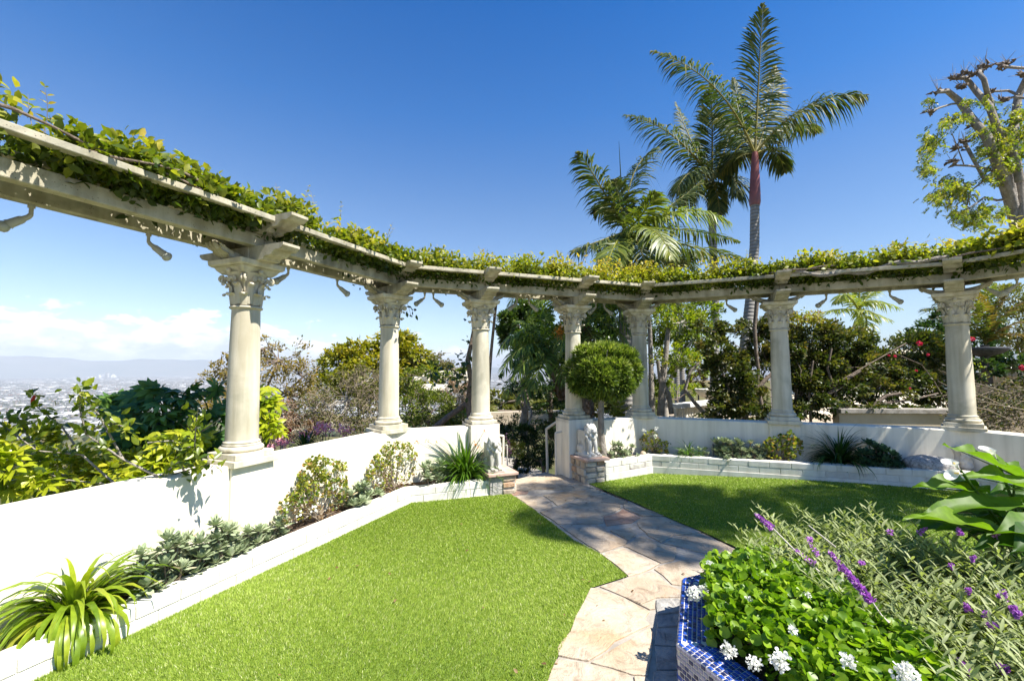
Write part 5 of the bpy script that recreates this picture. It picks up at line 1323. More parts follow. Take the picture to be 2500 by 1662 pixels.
st_ = thing('sage_bush', 'grey-green narrow-leaved bush with violet flower spikes filling the right of the mosaic planter', 'bush', (2.5, 2.5, .2))
spoly = [(1.90, 3.42), (2.40, 3.62), (3.05, 3.35), (3.45, 2.4), (3.2, 1.6), (2.15, 1.15), (1.88, 1.6), (1.86, 2.4)]
xy = fpoly(560, spoly); LP = []; LD = []; LS = []; LT = []; mb = MB(); tips = []
for (x, y) in xy:
    L = rng.uniform(.28, .53)*(1.0+.22*(x-2.2)); az_ = rng.normal(math.pi*.95, 1.1); lean = rng.uniform(.15, .75); b = np.array([x, y, .20]); dv = unit(np.array([math.cos(az_)*lean, math.sin(az_)*lean*.8, 1.0]))
    bend = np.array([math.cos(az_), math.sin(az_), -.35])*rng.uniform(.05, .28); pts = [b+dv*L*t_+bend*t_*t_ for t_ in np.linspace(0, 1, 7)]
    mb.tube(pts, [.005, .0045, .004, .0035, .003, .0025, .002], 4, cap=False); tips.append((pts[-1], unit(pts[-1]-pts[-2]))); tn = rng.uniform(.0, .35)
    nn_ = int(L/.034)
    for q in range(2, nn_+1):
        t_ = q/nn_; p = b+dv*L*t_+bend*t_*t_; a = q*1.57+rng.normal(0, .3)
        for sg in (0, math.pi):
            hz_ = np.array([math.cos(a+sg), math.sin(a+sg), .55+.35*t_]); LP.append(p); LD.append(unit(hz_+dv*.3)); LS.append(rng.uniform(.075, .12)*(1.1-.55*t_**3)); LT.append(tn+rng.beta(2, 2)*.5+.2*t_)
mb.build('stem', LM['salvia'], st_)['kind'] = 'stuff'
cloud('leaves', T_LAN, LP, LD, LS, LM['salvia'], st_, LT, roll=.35, wide=.85)
def spike(p0, p1, n, r=.013, dens=1.0, scape=None):
    p0, p1 = np.array(p0), np.array(p1); L = np.linalg.norm(p1-p0); ax = (p1-p0)/L; n = int(n*dens)
    tt = np.floor(rng.random(n)*L/.016)*.016/L+rng.normal(0, .006/L, n); Q = p0+(p1-p0)*np.clip(tt, 0, 1)[:, None]; d_ = rdir(n); d_ = unit(d_-ax*(d_@ax)[:, None]*.8+ax*.4)
    cloud('flower_spike', T_SM, Q+d_*r*.35*(1.2-tt)[:, None], d_, r*rng.uniform(.9, 1.6, n)*(1.25-.6*np.clip(tt, 0, 1)), PM['purple'], st_, roll=2, kind=None, wide=1.3)
def sp_px(a, b, Ya, Yb, n, r=.013, stem_to=None):
    A_ = at(*a, Ya); B_ = at(*b, Yb); spike(A_, B_, n, r)
    if stem_to is not None:
        C_ = at(*stem_to[0], stem_to[1]); MB().tube([C_, (C_+A_)/2+np.array([0, 0, -.01]), A_, B_], [.006, .005, .004, .002], 5).build('flower_stem', M['bark_pale'], st_)
sp_px((1886, 1288), (1842, 1252), 2.95, 2.95, 190, .014, ((2000, 1395), 2.75)); sp_px((1990, 1378), (1935, 1335), 2.75, 2.85, 60, .012)
sp_px((2132, 1472), (2024, 1345), 2.35, 2.5, 420, .015, ((2170, 1520), 2.3)); sp_px((2000, 1358), (1968, 1312), 2.8, 2.85, 60, .010)
for (x, y, dx, dy, Y, n) in ((2240, 1302, 22, -14, 2.9, 60), (2430, 1312, 8, -16, 2.75, 45), (2345, 1308, -6, -20, 2.7, 90), (2382, 1366, -14, -6, 2.6, 50), (2330, 1382, -16, -4, 2.6, 40), (2372, 1446, -16, -8, 2.4, 60), (2446, 1462, 6, -22, 2.3, 110), (2365, 1495, -8, -26, 2.35, 90), (2108, 1380, -8, -16, 2.6, 50),
     (2372, 1650, -34, -44, 1.95, 240), (2462, 1640, -26, -18, 1.95, 240), (2492, 1505, -18, -12, 2.1, 160), (2120, 1535, -20, -26, 2.3, 90), (2412, 1502, -10, -8, 2.2, 60), (2425, 1532, -6, -16, 2.15, 90), (2480, 1490, -14, -10, 2.15, 90), (1985, 1318, -18, -6, 2.9, 40), (2170, 1300, 10, -6, 2.95, 30), (2055, 1395, -6, -20, 2.65, 30)):
    sp_px((x, y), (x+dx, y+dy), Y, Y+.02, n, .012)
# dry stick
MB().tube([at(2040, 1335, 2.9), at(1974, 1282, 2.95)], [.006, .004], 6).build('dry_stalk', M['bark_pale'], st_)

# calla lilies
cl = thing('calla_lily', 'calla lily with huge wavy leaves and white trumpets at the right edge', 'flowering plant', (3.3, 3.0, .2))
def big_leaf(parent, base, tip, w, mat, wav=.02, droop=.06, stalk=None, nrm_=(0, -.25, 1), name='leaf', tint=.5):
    base, tip = np.array(base), np.array(tip); d = tip-base; L = np.linalg.norm(d); d = d/L; s = unit(np.cross(np.array(nrm_, float), d)); u = np.cross(d, s); nx, ny = 12, 6; V = []; F = []; ph = rng.uniform(0, 6, 2)
    for i in range(nx+1):
        t_ = i/nx; ww = w*(math.sin(math.pi*min(1, (t_*.86+.14)))**.75)*(1 if t_ < .6 else ((1-t_)/.4)**.75*.92+.08*(1-t_)); 
        if i == nx: ww = .001
        for j in range(ny+1):
            q = j/ny*2-1; z = -droop*t_*t_*L/.4+abs(q)*ww*.28+wav*math.sin(t_*15+ph[0 if q > 0 else 1])*abs(q)**2
            V.append(base+d*L*t_+s*ww*q/1.0*.5+u*z-d*abs(q)*.10*L*(t_ < .2)*(1-t_*5))
    for i in range(nx):
        for j in range(ny): a = i*(ny+1)+j; F.append((a, a+ny+1, a+ny+2, a+1))
    o_ = tri_mesh(name, V, F, mat, parent, tint=np.full(len(F), tint), smooth=True)
    if stalk is not None: MB().tube([np.array(stalk), (np.array(stalk)+base)/2+np.array([0, 0, .04]), base, base+d*L*.8+u*(-droop*.64*L/.4-.002)], [.011, .009, .007, .002], 6).build('leaf_stalk', LM['gerg'], parent)
    return o_
cb = np.array([3.35, 2.95, .22])
for a, b, Ya, Yb, w, tn in (((2318, 1067), (2478, 1160), 3.05, 3.0, .17, .75), ((2357, 1141), (2520, 1195), 2.95, 2.9, .20, .8), ((2234, 1169), (2385, 1200), 3.0, 3.0, .16, .7), ((2244, 1222), (2500, 1238), 2.85, 2.9, .20, .6),
      ((2226, 1225), (2440, 1302), 2.7, 2.85, .16, .9), ((2418, 1276), (2640, 1300), 2.7, 2.7, .24, .6), ((2232, 1292), (2330, 1262), 2.95, 3.05, .13, .2), ((2290, 1276), (2400, 1290), 2.85, 2.95, .15, .25), ((2443, 1110), (2560, 1200), 3.1, 3.05, .17, .6),
      ((2369, 1317), (2540, 1330), 2.75, 2.7, .17, .1), ((2305, 1154), (2390, 1195), 3.05, 3.1, .17, .45), ((2400, 1195), (2520, 1230), 3.2, 3.1, .22, .2), ((2330, 1240), (2460, 1262), 3.1, 3.0, .20, .1), ((2455, 1180), (2600, 1215), 3.0, 2.9, .2, .4), ((2350, 1300), (2480, 1285), 3.0, 2.9, .2, .05), ((2470, 1330), (2600, 1290), 2.6, 2.7, .2, .15)):
    B_ = at(*b, Yb); big_leaf(cl, B_, at(*a, Ya), w, LM['calla'], wav=.022, stalk=cb*.75+np.array([B_[0], B_[1], .22])*.25+np.array([*rng.normal(0, .08, 2), 0]), tint=tn)
yel = plain('yellow_spadix', (.75, .5, .05), .6)
def trumpet(c, ax, s):
    c = np.array(c); ax = unit(np.array(ax, float)); u = unit(np.cross(ax, [0.1, 1, .2])); v = np.cross(ax, u); V = []; nx, ny = 9, 18
    for i in range(nx+1):
        t_ = i/nx
        for j in range(ny):
            a = 2*math.pi*j/ny; r_ = s*(.05+.55*t_**2.3)*(1+.35*t_*math.cos(a)); V.append(c+ax*s*(t_*1.5+.45*t_**3*math.cos(a))+r_*(u*math.cos(a)+v*math.sin(a)))
    F = [(i*ny+j, i*ny+(j+1) % ny, (i+1)*ny+(j+1) % ny, (i+1)*ny+j) for i in range(nx) for j in range(ny)]
    tri_mesh('flower', V, F, PM['white'], cl, tint=np.full(len(F), .5), smooth=True)
    MB().tube([c+ax*s*.3, c+ax*s*1.25], [s*.07, s*.05], 8).build('spadix', yel, cl)
    MB().tube([cb, (cb+c)/2+np.array([.05, 0, .05]), c, c+ax*s*.15], [.010, .009, .008, s*.07], 8).build('flower_stalk', LM['gerg'], cl)
trumpet(at(2346, 1149, 3.0), (-.75, -.15, .75), .065); trumpet(at(2352, 1156, 2.95), (-1, -.2, .12), .06); trumpet(at(2434, 1122, 3.05), (-.55, -.1, .8), .065)

# ------------------------------------------------------------------ plants beyond the left wall
def R3(px, py, Y, rx, ry, dy=None):
    k = Y/FPX; return at(px, py, Y), np.array([rx*k, (dy if dy is not None else (rx+ry)/2*k), ry*k])
def bush(name, label, cat, base_px, Yb, blobs, n, T, size, lm, stem='bark', group=None, cl=.3, nclump=18, trad=.03, limbs=12, tb=0.0, zb=.1, wide=None, twigs=0, basez=None, roll=.7, shell=.5, trunk=True):
    """blobs: (px, py, Y, rx_px, ry_px)"""
    b = at(*base_px, Yb)
    if basez is not None: b[2] = basez
    t = thing(name, label, cat, tuple(b), group=group)
    A_ = np.array([bl[3]*bl[4]*(bl[2]/10)**2 for bl in blobs]); A_ = A_/A_.sum(); Ps = []; Os = []; Ts = []; Cs = []
    for bl, w in zip(blobs, A_):
        c, r = R3(*bl[:5]); m_ = max(12, int(n*w)); nc = max(5, int(nclump*len(blobs)*w)); P, o_, C, k = blob_pts(m_, c, r, nc, cl, shell); ctn = rng.random(len(C))
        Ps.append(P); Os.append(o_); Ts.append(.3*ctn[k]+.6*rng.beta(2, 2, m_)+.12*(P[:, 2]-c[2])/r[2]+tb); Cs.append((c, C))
    P = np.concatenate(Ps); o_ = np.concatenate(Os); tt = np.clip(np.concatenate(Ts), 0, 1); n = len(P)
    cloud('foliage', T, P, unit(o_+rdir(n)*.7+np.array([0, 0, zb])), rng.uniform(.6, 1.2, n)*size, LM[lm], t, tt, roll=roll, wide=wide)
    if trunk:
        mb = MB(); top_c = np.mean([c for c, _ in Cs], 0); hub = b*.4+top_c*.6
        mb.tube([b-np.array([0, 0, .3]), b*.6+hub*.4+rng.normal(0, trad, 3), hub], [trad*1.3, trad, trad*.8], 8)
        for c, C in Cs:
            mb.tube([hub, (hub+c)/2+rng.normal(0, .1, 3)*np.linalg.norm(c-hub), c], [trad*.7, trad*.5, trad*.35], 6, cap=False)
            for q in rng.permutation(len(C))[:max(2, limbs*len(C)//max(1, sum(len(x[1]) for x in Cs)))]:
                e = C[q]; mb.tube([c, (c+e)/2+rng.normal(0, .08, 3)*np.linalg.norm(c-e), e], [trad*.35, trad*.22, trad*.08], 5, cap=False)
        mb.build('trunk', M[stem], t)
    if twigs:
        mb = MB()
        for q in range(twigs):
            e = P[rng.integers(n)]; d_ = unit(rdir(1)[0]+np.array([0, 0, .4])); L = rng.uniform(.10, .30)*Yb/8; mb.tube([e-d_*L*.5, e+rng.normal(0, .02, 3), e+d_*L*.5], [.006*Yb/8, .004*Yb/8, .002*Yb/8], 3, cap=False)
        mb.build('twigs', M['twig' if stem != 'bark_grey' else 'bark_pale'], t)['kind'] = 'stuff'
    return t
GL = 'shrubs growing beyond the left wall'
_tm = {}
def leaf_objs(parent, T, P, dirs, sizes, lm, name='leaf', ups=(0, 0, 1.), roll=.4, nv=4):
    """single leaves as objects of their own, sharing a few meshes"""
    key = (id(T), lm)
    if key not in _tm:
        ms = []
        for k in range(nv):
            V = T[0]+rng.normal(0, .012, T[0].shape)*np.array([1, 1, 2]); o_ = tri_mesh('leaf', V, T[1], LM[lm], None, tint=np.full(len(T[1]), (k+.5)/nv)); ms.append(o_.data); bpy.data.objects.remove(o_)
        _tm[key] = ms
    og = origin(parent)
    for p, d_, s_ in zip(P, dirs, np.broadcast_to(sizes, (len(P),))):
        up = np.array(ups)+rng.normal(0, roll, 3); d_ = unit(np.array(d_, float)); sd = unit(np.cross(up, d_)); u_ = np.cross(d_, sd)
        o_ = bpy.data.objects.new(name, _tm[key][rng.integers(nv)]); COL.objects.link(o_); o_.parent = parent
        p = np.array(p)-og; o_.matrix_local = Matrix(((d_[0]*s_, sd[0]*s_, u_[0]*s_, p[0]), (d_[1]*s_, sd[1]*s_, u_[1]*s_, p[1]), (d_[2]*s_, sd[2]*s_, u_[2]*s_, p[2]), (0, 0, 0, 1)))
def fatsia(label, blobs, n, size, lm, base_px, Yb):
    b = at(*base_px, Yb); t = thing('fatsia', label, 'shrub', tuple(b), group=GL); Ps = []; Ds = []
    A_ = np.array([bl[3]*bl[4] for bl in blobs], float); A_ /= A_.sum(); mb = MB()
    for bl, w in zip(blobs, A_):
        c, r = R3(*bl[:5]); m_ = max(3, int(n*w)); q = unit(rng.normal(0, 1, (m_, 3))); q[:, 2] = np.abs(q[:, 2])*1.1-.25; q[:, 1] = -np.abs(q[:, 1])*.8+.2*q[:, 1]; q = unit(q); P = c+q*r*rng.uniform(.75, 1.05, (m_, 1))
        Ps.append(P); Ds.append(unit(q*np.array([1, 1, .2])+np.array([0, -.25, -.15])+rng.normal(0, .25, (m_, 3))))
        for p in P[::3]: mb.tube([c-np.array([0, 0, r[2]*.8]), (c+p)/2, p], [.012, .008, .005], 5, cap=False)
        mb.tube([b-np.array([0, 0, .5]), (b+c)/2, c-np.array([0, 0, r[2]*.8])], [.025, .02, .015], 6)
    mb.build('stem', LM['fatsiay'], t); leaf_objs(t, T_PAL, np.concatenate(Ps), np.concatenate(Ds), rng.uniform(.75, 1.2, sum(map(len, Ps)))*size, lm, roll=.3, ups=(.25, -.62, .75))
    return t
fatsia('dark green fatsia with large palmate leaves left of the nearest column', [(420, 1015, 5.0, 105, 75), (520, 1010, 5.2, 70, 60), (350, 1070, 4.8, 60, 50), (520, 1090, 4.9, 45, 50), (300, 1010, 5.0, 40, 45), (440, 1090, 5.1, 110, 60)], 190, .17, 'fatsia', (450, 1180), 5.0)
fatsia('yellow-green fatsia leaves lit by the sun just above the wall', [(455, 1085, 4.6, 60, 38), (400, 1130, 4.5, 60, 28), (330, 1165, 4.3, 50, 22)], 46, .15, 'fatsiay', (440, 1190), 4.7)
fatsia('yellow fatsia leaves peeking out right of the nearest column', [(650, 1000, 5.2, 26, 55), (655, 1055, 5.1, 42, 28)], 44, .14, 'fatsiay', (640, 1120), 5.2)
fatsia('large pale yellow-green leaves at the far left edge', [(10, 1150, 3.4, 45, 75), (90, 1190, 3.5, 45, 30)], 44, .13, 'fatsiay', (30, 1290), 3.4)
fbm = thing('fatsia_flower', 'creamy ball-shaped seed heads above the yellow fatsia leaves', 'flowers', tuple(at(475, 1045, 4.7)), group=None)
mb = MB(); Q = []; 
for k in range(22): c_ = at(475+rng.normal(0, 22), 1028+rng.normal(0, 14), 4.7+rng.normal(0, .05)); mb.sphere(tuple(c_), .012, 7, 5); mb.tube([at(475, 1065, 4.75), tuple(c_)], .003, 4)
mb.build('seed_heads', plain('cream_umbels', (.55, .48, .30), .8), fbm)['kind'] = 'stuff'
# hibiscus: bare grey stems with scattered leaves and one red bud
hb = thing('hibiscus', 'open hibiscus shrub with bare grey stems and a single red bud at far left', 'shrub', tuple(at(330, 1215, 4.0)), group=GL); mb = MB(); LP = []; LD = []
H0 = at(330, 1225, 4.0)
br = [[(330, 1225), (390, 1165), (475, 1095), (480, 1020)], [(390, 1165), (300, 1120), (210, 1060), (195, 1000), (196, 945)], [(330, 1225), (200, 1110), (90, 1100), (10, 1040)], [(200, 1110), (150, 1040), (80, 985)], [(300, 1120), (240, 1010), (215, 985)],
      [(210, 1060), (260, 1030), (300, 1040)], [(390, 1165), (450, 1150), (520, 1130)], [(475, 1095), (420, 1075), (360, 1080)], [(90, 1100), (60, 1050), (45, 1020)], [(330, 1225), (250, 1180), (150, 1170), (110, 1150)], [(450, 1150), (430, 1110), (440, 1080)], [(90, 1100), (30, 1140), (0, 1160)]]
for b_ in br:
    Y = rng.uniform(3.7, 4.15); pts = [at(x, y, Y*(1-.02*k)) for k, (x, y) in enumerate(b_)]
    mb.tube(pts, np.linspace(.010, .004, len(pts)), 6)
    for i_ in range(len(pts)-1):
        m_ = int(np.linalg.norm(pts[i_+1]-pts[i_])/.010)*(1 if i_ else 0)+3
        for q in range(m_): t_ = rng.random(); LP.append(pts[i_]*(1-t_)+pts[i_+1]*t_+rng.normal(0, .03, 3)); LD.append(unit(rdir(1, .2)[0]))
    for q in range(16): LP.append(pts[-1]+rng.normal(0, .045, 3)); LD.append(unit(rdir(1, .5)[0]))
mb.build('branches', M['bark_grey'], hb); P = np.array(LP); cloud('leaves', T_OV, P, LD, rng.uniform(.045, .095, len(P)), LM['hib'], hb, np.clip(rng.random(len(P))*.6+.5*(P[:, 2]*0+rng.random(len(P)) > .55)*.5, 0, 1), roll=.8)
bd = at(80, 975, 3.95); MB().tube([bd+[-.012, 0, -.03], bd, bd+[.012, 0, .03], bd+[.016, 0, .04]], [.006, .014, .011, .003], 8).build('red_bud', plain('red_bud', (.62, .04, .02), .5), hb)
bush('hibiscus', 'dense mixed yellow-green hibiscus foliage along the top of the left wall', 'shrub', (300, 1240), 4.3, [(300, 1150, 4.4, 130, 45), (150, 1160, 4.2, 90, 60), (420, 1140, 4.6, 90, 40), (60, 1080, 4.3, 60, 45), (560, 1130, 5.0, 50, 40)], 3600, T_OV, .085, 'hib', 'bark_pale', GL, cl=.34, tb=.28)
bush('shrub_thicket', 'low tangled brownish-green thicket on the slope below the left wall', 'shrub', (150, 1300), 7.5, [(100, 1150, 8, 180, 70), (330, 1150, 9, 150, 60), (560, 1110, 9, 110, 55)], 4200, T_SM, .085, 'scrub', 'bark', GL, twigs=160)
bush('autumn_tree', 'airy small tree with sparse yellow and brown leaves right of the nearest column', 'tree', (660, 1110), 9.5, [(680, 880, 9.5, 75, 62), (740, 920, 9.3, 40, 50), (640, 850, 9.6, 45, 32), (700, 965, 9.5, 90, 50), (520, 940, 9.6, 45, 50), (560, 900, 9.8, 42, 42), (580, 980, 9.5, 80, 50), (505, 985, 9.4, 25, 30)], 5200, T_SM, .075, 'autumn', 'bark', GL, cl=.26, nclump=26, limbs=90, twigs=420, trad=.05)
bush('scrub', 'pinkish-brown dry scrub below the airy autumn tree', 'shrub', (690, 1120), 8.3, [(680, 1020, 8.4, 60, 42), (730, 1050, 8.2, 55, 35), (650, 1060, 8.2, 45, 30)], 2600, T_SM, .06, 'pink', 'bark_pale', GL, twigs=420, trad=.03)
bush('golden_tree', 'rounded golden-green tree behind the corner column', 'tree', (950, 1050), 15, [(830, 900, 15, 55, 55), (880, 870, 15, 60, 45), (960, 850, 15.2, 60, 45), (1010, 880, 15, 48, 48), (920, 920, 14.6, 110, 55), (1040, 930, 14.8, 50, 40), (800, 940, 14.6, 30, 35)], 15000, T_M, .15, 'golden', 'bark', GL, cl=.30, nclump=42, trad=.12, zb=-.35, roll=.5)
bush('bush', 'grey twiggy half-bare bush against the corner column', 'bush', (840, 1080), 8.8, [(850, 980, 8.8, 80, 70), (780, 1000, 8.7, 60, 50), (900, 1000, 8.8, 45, 60), (820, 1040, 8.5, 95, 30), (890, 930, 8.9, 45, 40)], 5200, T_SM, .055, 'scrub', 'bark_pale', GL, cl=.3, nclump=30, twigs=1300, trad=.04, limbs=60)
bush('bush', 'dense yellow-green bush between the corner column and the left gate column', 'bush', (1050, 1070), 8.9, [(1010, 990, 8.9, 45, 55), (1060, 1000, 8.8, 60, 48), (1110, 1020, 8.6, 55, 35), (1005, 930, 9.2, 30, 30), (1040, 1030, 8.4, 80, 20)], 8500, T_SM, .062, 'bush', 'bark', GL, cl=.3, nclump=30, twigs=300)
bush('scrub', 'round greyish seed-headed shrub left of the left gate column', 'shrub', (1130, 1040), 9.5, [(1125, 965, 9.6, 38, 34)], 1500, T_SM, .05, 'pink', 'bark_pale', GL, twigs=300, tb=.1)
bush('scrub', 'reddish brush above the white beams of the lower pergola', 'shrub', (1080, 960), 15, [(1060, 890, 15, 50, 24), (1110, 900, 15, 40, 18), (1030, 905, 15, 40, 22)], 2600, T_SM, .10, 'scrub', 'bark_pale', GL, twigs=320)
bush('shrub', 'leafy tendrils hanging on the white beams of the lower pergola', 'shrub', (1080, 940), 13.2, [(1050, 905, 13.2, 30, 20), (1110, 915, 13.2, 30, 12), (1065, 930, 13.0, 14, 30)], 900, T_OV, .11, 'bush', 'bark', GL)
# pink blossoms above the wall
pf = thing('pink_flowers', 'pink blossoms and a red bloom above the wall right of the nearest column', 'flowers', tuple(at(700, 1090, 6.5))); Q = []
for (x, y, rx, ry, n_) in ((785, 1045, 26, 14, 150), (690, 1080, 24, 10, 90), (655, 1090, 18, 7, 60), (840, 1050, 24, 10, 50), (745, 1062, 14, 8, 30)): 
    for _ in range(n_): Q.append(at(x+rng.normal(0, rx*.5), y+rng.normal(0, ry*.5), 7.0+rng.normal(0, .12)))
cloud('blossom', T_RND, Q, rdir(len(Q)), .035, PM['pink'], pf, roll=2); c_ = at(703, 1052, 6.6); d_ = rdir(26); cloud('red_bloom', T_RND, c_+d_*.02, d_, .035, PM['red'], pf, roll=2, kind=None)
mb = MB()
for _ in range(30): e = Q[rng.integers(len(Q))]; mb.tube([e-np.array([0, 0, .35])+rng.normal(0, .06, 3), e], [.006, .003], 4, cap=False)
mb.build('stem', M['bark'], pf)['kind'] = 'stuff'
strap_clump('dark spiky leaves among the pink blossoms above the left wall', at(745, 1095, 6.8), 40, .42, .03, 'strapd', up=1.1, droop=.6, each=False)
# the lower terrace with its own white pergola
lp = thing('lower_pergola', 'white concrete beams of a lower pergola between the corner and left gate columns', 'pergola', tuple(at(1080, 1000, 13)))
def hbeam(x0, x1, y0, y1, Y0, Y1, d=.25, nm='beam'):
    a, b_ = at(x0, y1, Y0), at(x1, y1, Y1); a2 = at(x0, y0, Y0); n_ = unit(np.cross(b_-a, [0, 0, 1.])); p = [a[:2], b_[:2], (b_+n_*-d)[:2], (a+n_*-d)[:2]]
    MB().prism(p, [a[2], b_[2], b_[2], a[2]], [a2[2], b_[2]+a2[2]-a[2], b_[2]+a2[2]-a[2], a2[2]]).build(nm, M['stucco'], lp, .01)
hbeam(1010, 1146, 919, 930, 13, 13.6); hbeam(1022, 1146, 938, 953, 12.6, 13.2); hbeam(1004, 1150, 905, 911, 14.2, 14.6)
for x in (1038, 1070, 1105, 1135): hbeam(x-7, x+7, 911, 919, 13.3, 13.3, .8, 'lath')
for x in (1040, 1125): hbeam(x-9, x+9, 953, 1010, 12.9, 12.9, .3, 'post')
# woody stems behind the left gate column
vs = thing('climbing_vine', 'dark twisted climbing stem behind the left gate column', 'vine', tuple(at(1188, 1030, 7.6)))
mb = MB(); mb.tube([at(x, y, 7.6) for x, y in ((1188, 1060), (1190, 1000), (1193, 940), (1199, 860), (1206, 790), (1214, 710), (1218, 680))], [.035, .03, .028, .026, .024, .026, .03], 8); mb.tube([at(x, y, 7.7) for x, y in ((1150, 1060), (1143, 980), (1150, 930), (1142, 880), (1150, 840), (1160, 780), (1168, 720))], [.05, .05, .045, .045, .035, .02, .015], 8)
mb.tube([at(x, y, 7.9) for x, y in ((1060, 1045), (1100, 1012), (1140, 985))], [.05, .05, .045], 8); mb.build('woody_stem', M['bark'], vs); LP = [at(1095+rng.normal(0, 22), 915+rng.normal(0, 22), 7.5+rng.normal(0, .15)) for _ in range(55)]+[at(1135+rng.normal(0, 9), 900+rng.normal(0, 40), 7.6) for _ in range(60)]+[at(1225+rng.normal(0, 8), 925+rng.normal(0, 20), 7.6) for _ in range(12)]
cloud('leaves', T_OV, LP, rdir(len(LP), -.2), rng.uniform(.07, .13, len(LP)), LM['camel'], vs, roll=.8)
sg = thing('vine_sprig', 'small hanging sprig of round green leaves right of the corner capital', 'vine', tuple(at(985, 735, 7.0))); LP = [at(x, y, 7.0) for x, y in ((992, 748), (1003, 748), (1012, 760), (994, 757), (1000, 768), (1016, 768), (1008, 758), (995, 775))]
MB().tube([at(985, 715, 7.0), at(996, 745, 7.0), at(1005, 775, 7.0)], .003, 5).build('stem', M['twig'], sg); cloud('leaves', T_OV, LP, rdir(len(LP), -.4), .10, LM['camel'], sg, roll=1.2, kind=None)

# ------------------------------------------------------------------ palms
def frond(parent, P0, PV, P2, L, n=46, mat='palm', r0=.03, hang=.6, w=.035, spreadv=None, name='frond', taper=True, tb=0.0, start=.08):
    """pinnate frond: rachis through three points, leaflets of length L either side"""
    P0, PV, P2 = [np.array(p, float) for p in (P0, PV, P2)]; Cc_ = 2*PV-.5*(P0+P2); T_ = np.linspace(0, 1, 12)
    cur = lambda t: (1-t)**2*P0+2*t*(1-t)*Cc_+t*t*P2; der = lambda t: unit(2*(1-t)*(Cc_-P0)+2*t*(P2-Cc_))
    mb = MB(); mb.tube([cur(t) for t in T_], [r0*(1-.85*t) for t in T_], 5); nv0 = len(mb.v); V = []; F = []; tl = []
    side0 = np.cross(der(.5), [0, 0, 1.]); side0 = unit(side0 if np.linalg.norm(side0) > .2 else np.array([1., 0, 0])) if spreadv is None else unit(np.array(spreadv, float))
    for k in range(n):
        t = start+(1-start)*(k+.5)/n; c = cur(t); d_ = der(t); s0 = unit(side0-d_*np.dot(side0, d_)); u0 = np.cross(s0, d_); 
        LL = L*(math.sin(math.pi*min(1, t*.80+.18))**.6 if taper else 1)*(1.0 if t < .8 else 1-.45*(t-.8)/.2)
        for sg in (-1, 1):
            f_ = .55+.9*t**2; dirv = unit(s0*sg*(1-.25*t)+d_*f_*.8+rng.normal(0, .10, 3)+u0*rng.normal(0, .16)); l_ = LL*rng.uniform(.85, 1.1); g = np.array([0, 0, -1.]); hg = hang*rng.uniform(.6, 1.3)
            p1 = c+dirv*l_*.4+g*hg*l_*.06; p2 = c+dirv*l_*.75+g*hg*l_*.30; p3 = c+dirv*l_*.95+g*hg*l_*.62; wv_ = unit(np.cross(dirv, u0+.3*g+rng.normal(0, .2, 3)))*w*.5
            b_ = len(V); V += [c+wv_*.3, c-wv_*.3, p1+wv_, p1-wv_, p2+wv_*.8, p2-wv_*.8, p3]; F += [(b_, b_+1, b_+3), (b_, b_+3, b_+2), (b_+2, b_+3, b_+5), (b_+2, b_+5, b_+4), (b_+4, b_+5, b_+6)]
            tl += [np.clip(rng.beta(2, 2.5)+tb+.25*(t > .92), 0, 1)]*5
    # rachis faces as triangles
    rf = []
    for f_ in mb.f:
        for i_ in range(1, len(f_)-1): rf.append((f_[0], f_[i_], f_[i_+1]))
    Vall = list(mb.v)+V; Fall = rf+[tuple(i_+nv0 for i_ in f_) for f_ in F]; tint = [.95]*len(rf)+tl
    return tri_mesh(name, Vall, Fall, LM[mat], parent, tint=tint)
def ringed(name, c1_, c2_, sc):
    m_, nt_, b_, o_ = mat_base(name); g_ = nd(nt_, 'ShaderNodeNewGeometry'); sp_ = nd(nt_, 'ShaderNodeSeparateXYZ'); nt_.links.new(g_.outputs['Position'], sp_.inputs[0]); f_ = noise(nt_, 5, 4, .6, obj=False)
    w_ = nd(nt_, 'ShaderNodeTexWave'); w_.bands_direction = 'Z'; w_.inputs['Scale'].default_value = sc; w_.inputs['Distortion'].default_value = 1.2; nt_.links.new(g_.outputs['Position'], w_.inputs['Vector'])
    col_ = ramp(nt_, w_.outputs['Fac'], [(0.0, c1_), (.35, c2_)]); nt_.links.new(mixrgb(nt_, .5, col_, ramp(nt_, f_, [(.3, c1_), (.7, c2_)])), b_.inputs['Base Color']); b_.inputs['Roughness'].default_value = .9; bump(nt_, b_, w_.outputs['Fac'], .5, .02); return m_
M['palm_trunk'] = ringed('ringed_palm_trunk', (0.13, 0.12, 0.10), (0.32, 0.30, 0.27), 3.2)
M['crownshaft'] = plain('red_crownshaft', (0.20, 0.055, 0.04), .35, 0, .3, 3); M['crownshaft_g'] = plain('green_brown_crownshaft', (0.15, 0.14, 0.06), .45, 0, .3, 3)
def trunk_rings(pts, r0, r1, name, mat, parent, seg=14, ring=.11):
    pts = [np.array(p, float) for p in pts]; L = [0]
    for a, b_ in zip(pts[:-1], pts[1:]): L.append(L[-1]+np.linalg.norm(b_-a))
    n = max(8, int(L[-1]/ring)*2); P = []; Rr = []
    for k in range(n+1):
        s_ = L[-1]*k/n; i_ = min(len(L)-2, max(0, np.searchsorted(L, s_)-1)); t = (s_-L[i_])/(L[i_+1]-L[i_]+1e-9); P.append(pts[i_]*(1-t)+pts[i_+1]*t); Rr.append((r0*(1-k/n)+r1*k/n)*(1.035 if k % 2 else .985))
    return MB().tube(P, Rr, seg).build(name, mat, parent)
GPALM = 'tall palms behind the pergola'
def px3(p, Y): return at(p[0], p[1], Y)
